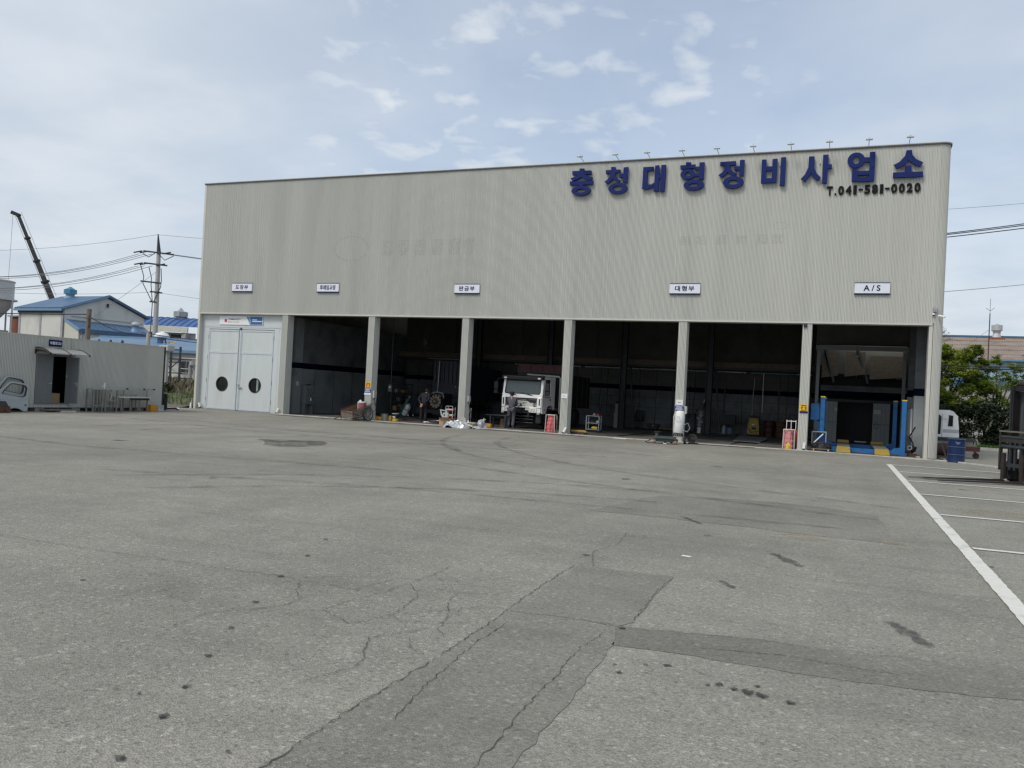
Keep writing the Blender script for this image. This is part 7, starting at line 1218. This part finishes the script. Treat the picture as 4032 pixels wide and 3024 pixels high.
for k in range(5): a = k*1.2566; MB().tube([(0, 0, 0.09), (0.28*math.cos(a), 0.28*math.sin(a), 0.05)], 0.02, 6).build('leg', 'dark_steel', t)
for s in (-1, 1): MB().tube([(s*0.27, 0.1, 0.45), (s*0.29, 0, 0.66), (s*0.28, -0.15, 0.66)], 0.018, 6).build('armrest', 'black', t)
t = thing('white_cabinet', 'narrow white cabinet beside the steel column in the fourth bay', 'cabinet', loc=(20.05, 11.6, 0.012)); MB().box((-0.13, -0.2, 0), (0.10, 0.2, 0.86)).build('lower_body', 'grey_paint', t); MB().box((-0.08, -0.2, 0.862), (0.10, 0.2, 1.36)).build('upper_body', 'wall_grey', t); MB().cbox((0.0, 0, 1.44), (0.12, 0.15, 0.14)).build('meter', 'dark_steel', t)
t = thing('drain_tray', 'black wheeled oil drain tray in the fourth bay', 'tray', loc=(22.2, 11.3, 0.012)); MB().prism([(-0.25, 0.12), (0.25, 0.12), (0.38, 0.36), (-0.36, 0.36)], -0.25, 0.25).build('tray', 'black', t); MB().cbox((0.05, -0.253, 0.26), (0.10, 0.006, 0.06)).build('label_plate', 'grey_paint', t)
for x in (-0.2, 0.2): MB().lathe([(0.06, -0.02), (0.06, 0.02)], c=(x, 0, 0.06), axis='x', n=12).build('caster', 'dark_steel', t)
t = thing('steel_rack', 'empty dark steel rack frame behind the white tank', 'rack', loc=(23.9, 12.3, 0.012))
for x in (-0.45, 0.45): MB().box((x-0.03, -0.2, 0), (x+0.03, -0.14, 1.0)).box((x-0.03, 0.14, 0), (x+0.03, 0.2, 1.0)).build('post', 'black', t)
for z in (0.1, 0.97): MB().box((-0.48, -0.2, z), (0.48, 0.2, z+0.04)).build('shelf', 'black', t)
t = thing('yellow_floor_rail', 'yellow floor rail along the back wall near the drain tray', 'rail', loc=(23.0, 12.6, 0.012)); MB().box((-0.7, -0.04, 0.05), (0.7, 0.04, 0.10)).build('rail', 'yellow_dirty', t)
for x in (-0.5, 0.5): MB().box((x-.03, -.03, 0), (x+.03, .03, .05)).build('foot', 'dark_steel', t)
# control panel in bay two
t = thing('control_panel', 'grey electric control cabinet on a stand in the second bay', 'control cabinet', loc=(5.32, 2.40, 0.012)); MB().box((0.0, -0.40, 0.50), (0.30, 0.42, 1.52)).build('cabinet', 'door_grey', t, bevel=0.01); [MB().box((0.02, y, 0), (0.26, y+.12, 0.50)).build('leg', 'door_grey', t) for y in (-0.38, 0.28)]
for j in range(4):
    for k_ in range(4): MB().cbox((0.312, -0.18+k_*0.13, 1.22-j*0.12), (0.02, 0.035, 0.035)).build('button', 'galv' if (j+k_) % 2 else 'dark_steel', t)
MB().cbox((0.305, 0.0, 1.42), (0.01, 0.4, 0.03)).build('label_plate', 'galv', t); MB().tube([(0.15, -0.25, 1.53), (0.15, 0.2, 1.55)], 0.03, 6).build('top_tray', 'dark_steel', t); MB().tube([(0.32, 0.05, 0.86), (0.33, 0.05, 0.7)], 0.03, 6).build('pendant', 'white', t)
tag(MB().box((0, -0.09, -0.11), (0.006, 0.09, 0.11)).build('paper_notice', 'offwhite', loc=(5.465, 1.45, 1.60)), 'pale paper pinned in the second bay left of the control cabinet', 'paper')
# ---------------------------------------------------------------- four post lift in the right bay
Lf = thing('car_lift', 'bright blue four post car lift with yellow ramps in the right bay', 'car lift', loc=(0, 0, 0.012))
for (x, y) in ((31.22, 0.95), (34.20, 0.95), (31.22, 4.85), (34.10, 4.85)):
    p = MB().box((x-0.085, y-0.09, 0.02), (x+0.085, y+0.09, 2.14)).build('post', 'lift_blue', Lf, bevel=0.008); MB().box((x-0.09, y-0.095, 2.141), (x+0.09, y+0.095, 2.185)).build('post_cap', 'yellow', p); MB().box((x-0.15, y-0.15, 0), (x+0.15, y+0.15, 0.018)).build('foot_plate', 'lift_blue', p)
    s = 1 if x < 32.5 else -1; MB().prism([(x+s*0.088, 0.05), (x+s*0.42, 0.05), (x+s*0.42, 0.16), (x+s*0.32, 0.28), (x+s*0.088, 0.32)] if s > 0 else [(x-0.42, 0.05), (x-0.088, 0.05), (x-0.088, 0.32), (x-0.32, 0.28), (x-0.42, 0.16)], y-0.10, y-0.04).build('gusset', 'lift_blue', p)
for y in (0.95, 4.85): MB().box((31.6, y-0.08, 0.03), (33.8, y+0.08, 0.19)).build('cross_beam', 'lift_blue', Lf)
for (a, b) in ((31.82, 32.30), (33.20, 33.70)):
    rw = MB().box((a, 0.75, 0.192), (b, 5.4, 0.225)).build('runway', mat('runway_grey', (0.20, 0.20, 0.17), .6, var=.2), Lf); MB().add([(a-0.02, 0.02, 0.02), (b+0.02, 0.02, 0.02), (b, 0.74, 0.225), (a, 0.74, 0.225), (a-0.02, 0.02, 0.0), (b+0.02, 0.02, 0.0), (b, 0.74, 0.19), (a, 0.74, 0.19)], [(0,1,2,3),(7,6,5,4),(0,4,5,1),(1,5,6,2),(2,6,7,3),(3,7,4,0)]).build('ramp', 'yellow_dirty', rw)
    MB().box((a, 5.41, 0.19), (b, 5.46, 0.34)).build('wheel_stop', 'yellow_dirty', rw); MB().box((a-0.02, -0.005, 0.0), (b+0.02, 0.018, 0.03)).build('ramp_edge', 'dark_steel', rw)
cb = MB().box((30.78, 0.92, 1.22), (31.12, 1.22, 1.88)).build('control_box', 'lift_blue', Lf, bevel=0.01); MB().cbox((31.08, 1.05, 0.75), (0.10, 0.18, 0.85)).build('motor', 'lift_blue', cb); MB().tube([(31.0, 0.9, 1.9), (31.05, 0.88, 2.1), (31.12, 0.88, 1.7)], 0.014, 6).build('cable', 'rubber', cb)
t = thing('parts_table', 'steel frame table with white pipe left of the blue lift', 'table', loc=(31.0, 0.75, 0.012)); MB().box((-0.14, -0.25, 0.74), (0.42, 0.2, 0.77)).build('top', 'grey_paint', t)
for x in (-0.12, 0.40):
    for y in (-.225, .175): MB().box((x-.015, y-.015, 0), (x+.015, y+.015, .74)).build('leg', 'grey_paint', t)
MB().box((-0.05, -0.1, 0.77), (0.05, 0.05, 0.88)).build('small_part', 'dark_steel', t)
tag(MB().tube([(0, 0, 0), (0.38, 0.02, 0.42)], 0.024, 8).build('white_pipe', 'white', loc=(30.92, 0.42, 0.28)), 'white pipe leaning diagonally left of the blue lift post', 'pipe')
t = thing('creeper_pile', 'pile of dark machine parts on a dolly left of the lift ramps', 'machine', loc=(31.25, 0.40, 0.012)); MB().box((-0.35, -0.22, 0.07), (0.32, 0.2, 0.11)).build('dolly', 'wood', t)
for i, (x, s) in enumerate(((-0.22, .17), (0.02, .19), (0.22, .15))): MB().ico((x, 0, 0.20), s, 2, (1.1, .8, .8), .18, i).build('part_lump', 'dark_steel' if i % 2 else 'black', t)
MB().tube([(-0.2, -0.1, 0.32), (0.1, -0.12, 0.36), (0.3, -0.1, 0.33)], 0.015, 6).build('red_rod', 'red_dark', t)
for x in (-0.28, 0.26): MB().lathe([(0.05, -0.02), (0.05, 0.02)], c=(x, -0.18, 0.05), axis='x', n=12).build('caster', 'offwhite', t)
t = thing('drill_stand', 'dark drill stand with round white guard right of the lift', 'machine', loc=(34.55, 1.35, 0.012)); MB().tube([(0, 0, 0.08), (0.05, 0, 0.5), (-0.1, 0, 0.75), (0.1, 0.05, 1.15)], 0.03, 6).build('hose_arm', 'rubber', t); MB().ring(-0.08, 0.33, 0.09, 0.09, 0.055, 0.055, -0.14, -0.12, 20).build('guard_ring', 'galv', t); MB().ico((0.03, 0, 0.28), 0.14, 1, jit=.3).build('motor', 'black', t); MB().box((-0.15, -0.12, 0), (0.2, 0.15, 0.1)).build('base', 'rust', t)
tag(MB().box((-0.07, -0.05, 0), (0.07, 0.05, 0.05)).build('brick', 'kerb', loc=(34.72, 0.55, 0.014)), 'pale brick on the floor by the right corner pillar', 'brick')
for (x, z, w, h, lab) in ((31.72, 1.62, 0.12, 0.16, 'small paper on the left sliding door of the lift bay'), (33.55, 1.55, 0.32, 0.22, 'pale notice on the right sliding door of the lift bay')): tag(MB().box((0, -0.004, 0), (w, 0, h)).build('paper_notice', 'offwhite', loc=(x-0.1, 10.778, z)), lab, 'paper')
tag(MB().ring(0, 0, 0.11, 0.16, 0.095, 0.145, -0.02, 0.0, 24).build('hose_loop', 'black', loc=(33.6, 10.77, 0.98)), 'black hose loop hanging on the right sliding door', 'hose')
t = thing('pendant_lamp', 'round pendant lamp hanging in the right bay portal', 'lamp', loc=(32.45, 4.5, 0)); MB().tube([(0, 0, 8.4), (0, 0, 4.15)], 0.008, 5).build('cord', 'dark_steel', t); MB().lathe([(0.05, 4.15), (0.17, 4.07), (0.18, 4.03)], n=20).build('shade', 'grey_paint', t)
tag(MB().box((-0.28, -0.03, 0), (0.28, 0.03, 0.05)).build('floor_lamp_bar', 'white', loc=(32.9, 11.2, 0.08)), 'white bar on the floor inside the sliding door opening', 'bar')
# ---------------------------------------------------------------- right of the building: drum, cab on dolly, forklift
t = thing('blue_drum', 'dark blue dented oil drum outside the right workshop corner', 'drum', loc=(35.86, -0.80, 0)); MB().lathe([(0.283, 0.0), (0.29, 0.012), (0.283, 0.03), (0.283, 0.27), (0.297, 0.285), (0.283, 0.30), (0.283, 0.55), (0.297, 0.565), (0.283, 0.58), (0.283, 0.83), (0.29, 0.85), (0.275, 0.855), (0.27, 0.835)], n=36).build('shell', 'drum_blue', t, smooth=True)
for z in (0.287, 0.567, 0.852): MB().ring(0, 0, 0.2985, 0.2985, 0.29, 0.29, z-0.008, z+0.008, 36, axis='z').build('hoop', mat('drum_worn', (0.10, 0.13, 0.21), .35), t)
MB().prism([(-0.09, 0.76), (0.10, 0.74), (0.05, 0.67), (-0.02, 0.65)], -0.289, -0.2865).build('scrape', 'drum_worn', t); MB().lathe([(0.03, 0.84), (0.03, 0.858)], c=(0.12, -0.1, 0), n=10).build('bung', 'steel', t)
Cb = thing('truck_cab', 'white truck cab shell standing on a frame behind the blue drum', 'truck cab', loc=(0, 3.2, 0))
out = [(34.6, 0.70), (36.40, 0.80), (36.38, 1.20), (36.33, 1.66), (36.16, 1.86), (36.02, 1.90), (34.6, 1.88)]; h1 = [(35.98, 1.24), (36.16, 1.24), (36.16, 1.68), (36.00, 1.70)]; h2 = [(35.0, 0.9), (35.72, 0.9), (35.74, 1.62), (35.66, 1.70), (35.0, 1.70)]
sp_ = plate(out, [h1, h2], 0.0, 0.06).build('side_panel', 'truck_white', Cb, bevel=0.012); plate(h1, [], 0.03, 0.035).build('rear_window', 'dark_glass', sp_); plate(h2, [], 0.03, 0.035).build('door_window', 'dark_glass', sp_); plate([(35.95, 1.20), (36.20, 1.20), (36.20, 1.72), (35.97, 1.74)], [h1], -0.012, 0.0).build('window_frame', 'white', sp_); MB().box((35.76, -0.008, 0.8), (35.78, 0.0, 1.72)).build('door_seam', 'grey_paint', sp_); MB().box((35.80, -0.015, 1.52), (35.92, 0, 1.545)).build('handle', 'galv', sp_); MB().box((35.80, -0.004, 0.98), (36.385, 0.0, 1.12)).build('grey_stripe', mat('stripe_grey', (.45, .48, .5), .4), sp_)
MB().prism(out, 0.061, 1.75).build('cab_body', 'truck_white', Cb, bevel=0.04)
D1 = thing('cab_dolly', 'rusty wheeled dolly frame carrying the white cab shell', 'dolly', loc=(0, 3.0, 0))
MB().box((34.8, -0.1, 0.66), (36.95, 0.05, 0.80)).build('long_beam', 'dark_steel', D1); MB().box((35.6, 0.1, 0.55), (36.9, 0.2, 0.655)).build('pale_beam', 'galv', D1); MB().box((36.0, -0.3, 0.30), (37.1, 0.5, 0.48)).build('deck', 'red_dark', D1); MB().box((36.2, -0.1, 0.481), (37.0, 0.4, 0.56)).build('block', 'wood_grey', D1); MB().tube([(34.7, -0.4, 0.30), (36.4, -0.5, 0.30)], 0.24, 16).build('red_tank', 'red_dark', D1); MB().bar((36.95, 0, 0.3), (37.02, 0, 0.16), 0.08).build('leg', 'wood_grey', D1)
for x in (37.0, 36.1): MB().lathe([(0.12, -0.05), (0.12, 0.05)], c=(x, 0.0, 0.12), axis='y', n=16).build('caster', 'rust', D1)
tag(MB().bar((35.42, -0.35, 0.62), (35.62, -0.55, 0.0), 0.03, 0.05).build('steel_bar', 'dark_steel'), 'dark steel bar leaning at the foot of the right workshop corner', 'bar')
# forklift
mat('mast_worn', (.038, .034, .030), .7, .2, var=.35, scale=9)
FK = thing('forklift', 'weathered forklift with lowered forks at the right picture edge', 'forklift', loc=(36.12, -9.92, 0), rotz=math.atan2(-0.47, -0.88))
# local +x = fork direction, +y = to the far left end of the carriage... (rotated)
for y in (-0.34, 0.34):
    f = MB().add([(0.0, y-0.07, 0.03), (0.06, y-0.07, 0.09), (2.15, y-0.06, 0.055), (2.3, y-0.04, 0.045), (2.3, y-0.04, 0.035), (0.0, y-0.07, 0.03), (0.0, y+0.07, 0.03), (0.06, y+0.07, 0.09), (2.15, y+0.06, 0.055), (2.3, y+0.04, 0.045), (2.3, y+0.04, 0.035)], [(0,1,2,3,4),(10,9,8,7,6),(1,7,8,2),(2,8,9,3),(3,9,10,4),(0,4,10,6),(0,6,7,1)]).build('fork', mat('fork_rust', (.034, .026, .022), .6, .2, var=.3, scale=9), FK)
    MB().box((0.0, y-0.06, 0.091), (0.06, y+0.06, 0.78)).build('fork_shank', 'fork_rust', f)
for z, m_ in ((0.42, 'dark_steel'), (1.06, 'mast_worn')): MB().box((-0.06, -0.55, z), (-0.005, 0.55, z+0.10)).build('carriage_bar', m_, FK)
for z in (0.95, 1.20): MB().tube([(-0.03, -0.5, z), (-0.03, 0.5, z)], 0.045, 8).build('side_shift_rod', 'dark_steel', FK)
for y in (-0.54, 0.52): MB().box((-0.07, y-0.025, 0.32), (0.01, y+0.025, 1.33)).build('backrest_post', 'mast_worn', FK)
for y in (-0.18, 0.0, 0.2): MB().box((-0.06, y-0.03, 0.35), (-0.01, y+0.03, 1.20)).build('backrest_bar', 'dark_steel', FK)
MB().box((-0.07, -0.56, 1.331), (0.02, 0.55, 1.37)).build('backrest_top', mat('moss_steel', (.15, .14, .105), .8), FK)
MB().box((-0.10, 0.575, 0.16), (0.02, 0.62, 1.33)).build('end_plate', 'wall_grey', FK); MB().cbox((-0.04, 0.628, 0.92), (0.10, 0.012, 0.22)).build('bolt_plate', 'galv', FK)
for y in (-0.38, 0.38):
    ms = MB().box((-0.34, y-0.07, 0.10), (-0.16, y+0.07, 2.56)).build('mast_rail', mat('mast', (.016, .015, .015), .5, .2, var=.3), FK); MB().box((-0.16, y-0.02, 0.2), (-0.13, y+0.02, 2.45)).build('mast_chain', 'dark_steel', ms)
    MB().box((-0.159, y+0.05, 0.3), (-0.152, y+0.068, 2.4)).build('worn_edge', 'mast_worn', ms)
MB().box((-0.34, -0.309, 2.42), (-0.18, 0.309, 2.56)).build('mast_crosshead', 'mast', FK); MB().tube([(-0.25, -0.22, 2.62), (-0.25, 0.32, 2.62)], 0.07, 12).build('chain_roller', 'mast_worn', FK); MB().tube([(-0.26, 0, 0.2), (-0.26, 0, 2.3)], 0.05, 10).build('lift_cylinder', 'dark_steel', FK)
MB().box((-0.52, -0.52, 1.2), (-0.40, 0.50, 2.42)).build('guard_frame', mat('guard_grey', (.09, .10, .105), .5), FK); MB().box((-0.41, 0.33, 1.55), (-0.399, 0.49, 2.0)).build('decal_white', 'white', FK)
bdy = MB().box((-2.6, -0.55, 0.35), (-0.55, 0.55, 1.15)).build('body', 'yellow_dirty', FK, bevel=0.05); MB().box((-2.8, -0.55, 0.4), (-2.61, 0.55, 1.3)).build('counterweight', 'dark_steel', bdy); MB().box((-1.9, -0.3, 1.16), (-1.3, 0.3, 1.7)).build('seat', 'black', bdy)
for (x, y) in ((-0.45, -0.5), (-0.45, 0.5), (-2.2, -0.48), (-2.2, 0.48)):
    w = MB().lathe([(0.18, y-0.12), (0.30, y-0.11), (0.32, y-0.06), (0.32, y+0.06), (0.30, y+0.11), (0.18, y+0.12)], c=(x, 0, 0.32), axis='y', n=24).build('tyre', 'rubber', FK, smooth=True); MB().lathe([(0.17, y-0.1), (0.17, y+0.1)], c=(x, 0, 0.32), axis='y', n=18).build('rim', 'yellow_dirty', w)
for (x, y) in ((-0.7, -0.5), (-0.7, 0.5), (-2.3, -0.5), (-2.3, 0.5)): MB().tube([(x, y, 1.1), (x-0.05, y, 2.35)], 0.035, 6).build('guard_post', 'dark_steel', FK)
MB().box((-2.4, -0.55, 2.351), (-0.65, 0.55, 2.40)).build('overhead_guard', 'dark_steel', FK)
# ---------------------------------------------------------------- shelving and odds and ends deep in the bays
t = thing('shelf_rack', 'dark shelving rack against the wall behind the gas cylinders', 'shelf', loc=(6.6, 10.6, 0.012), rotz=R(90))
for x in (-0.9, 0.9):
    for y in (-0.2, 0.2): MB().box((x-0.02, y-0.02, 0), (x+0.02, y+0.02, 1.9)).build('post', 'dark_steel', t)
for z in (0.2, 0.75, 1.3, 1.85): MB().box((-0.9, -0.22, z), (0.9, 0.22, z+0.03)).build('shelf', 'dark_steel', t)
for i, (y, z, s, mm, lab) in enumerate(((9.95, 0.23, (.30, .32, .30), 'cardboard', 'brown box on the lowest shelf of the dark rack'), (10.5, 0.23, (.28, .40, .36), 'grey_paint', 'grey box on the lowest shelf of the dark rack'), (11.1, 0.78, (.26, .34, .24), 'red_dark', 'dark red box on the second shelf of the dark rack'), (10.3, 0.78, (.28, .36, .28), 'wood_grey', 'pale box on the second shelf of the dark rack'), (10.0, 1.33, (.22, .24, .22), 'galv', 'small pale box on the third shelf of the dark rack'), (10.8, 1.33, (.26, .40, .18), 'cardboard', 'flat brown box on the third shelf of the dark rack'))):
    b = thing('stored_box', lab, 'box', 'boxes on the dark rack', (6.6, y, z+0.012)); MB().cbox((0, 0, s[2]/2), s).build('carton', mm, b, bevel=0.01); MB().cbox((s[0]/2+.002, 0, s[2]*.6), (.004, s[1]*.5, s[2]*.25)).build('label_patch', 'wood_grey', b)
t = thing('wall_box', 'small dark control box hanging behind the second pillar', 'control box', loc=(10.95, 1.6, 1.6)); MB().cbox((0, 0, 0), (.22, .14, .34)).build('housing', 'dark_steel', t, bevel=.01); MB().cbox((0, -.074, .05), (.08, .006, .08)).build('dial', 'grey_paint', t); MB().tube([(0, 0, .17), (0, 0, 3.6)], .012, 5).build('conduit', 'dark_steel', t); MB().tube([(.03, 0, -.17), (.05, 0, -.9), (.2, -.1, -1.5)], .014, 5).build('cable', 'rubber', t)
for i, (x, y0, lab) in enumerate(((14.6, 11.2, 'black air hose hanging by the third steel column'), (18.9, 11.9, 'black air hose hanging behind the white truck bed'), (24.2, 12.6, 'black air hose hanging left of the pump machine'), (29.2, 12.5, 'black air hose hanging above the right oil drum'))):
    tag(MB().tube([(x, y0, 3.45), (x+.03, y0, 2.2), (x-.05, y0-.05, 1.2), (x+.1, y0-.1, .9), (x+.2, y0-.1, 1.3)], .016, 6).build('air_hose', 'rubber'), lab, 'hose')
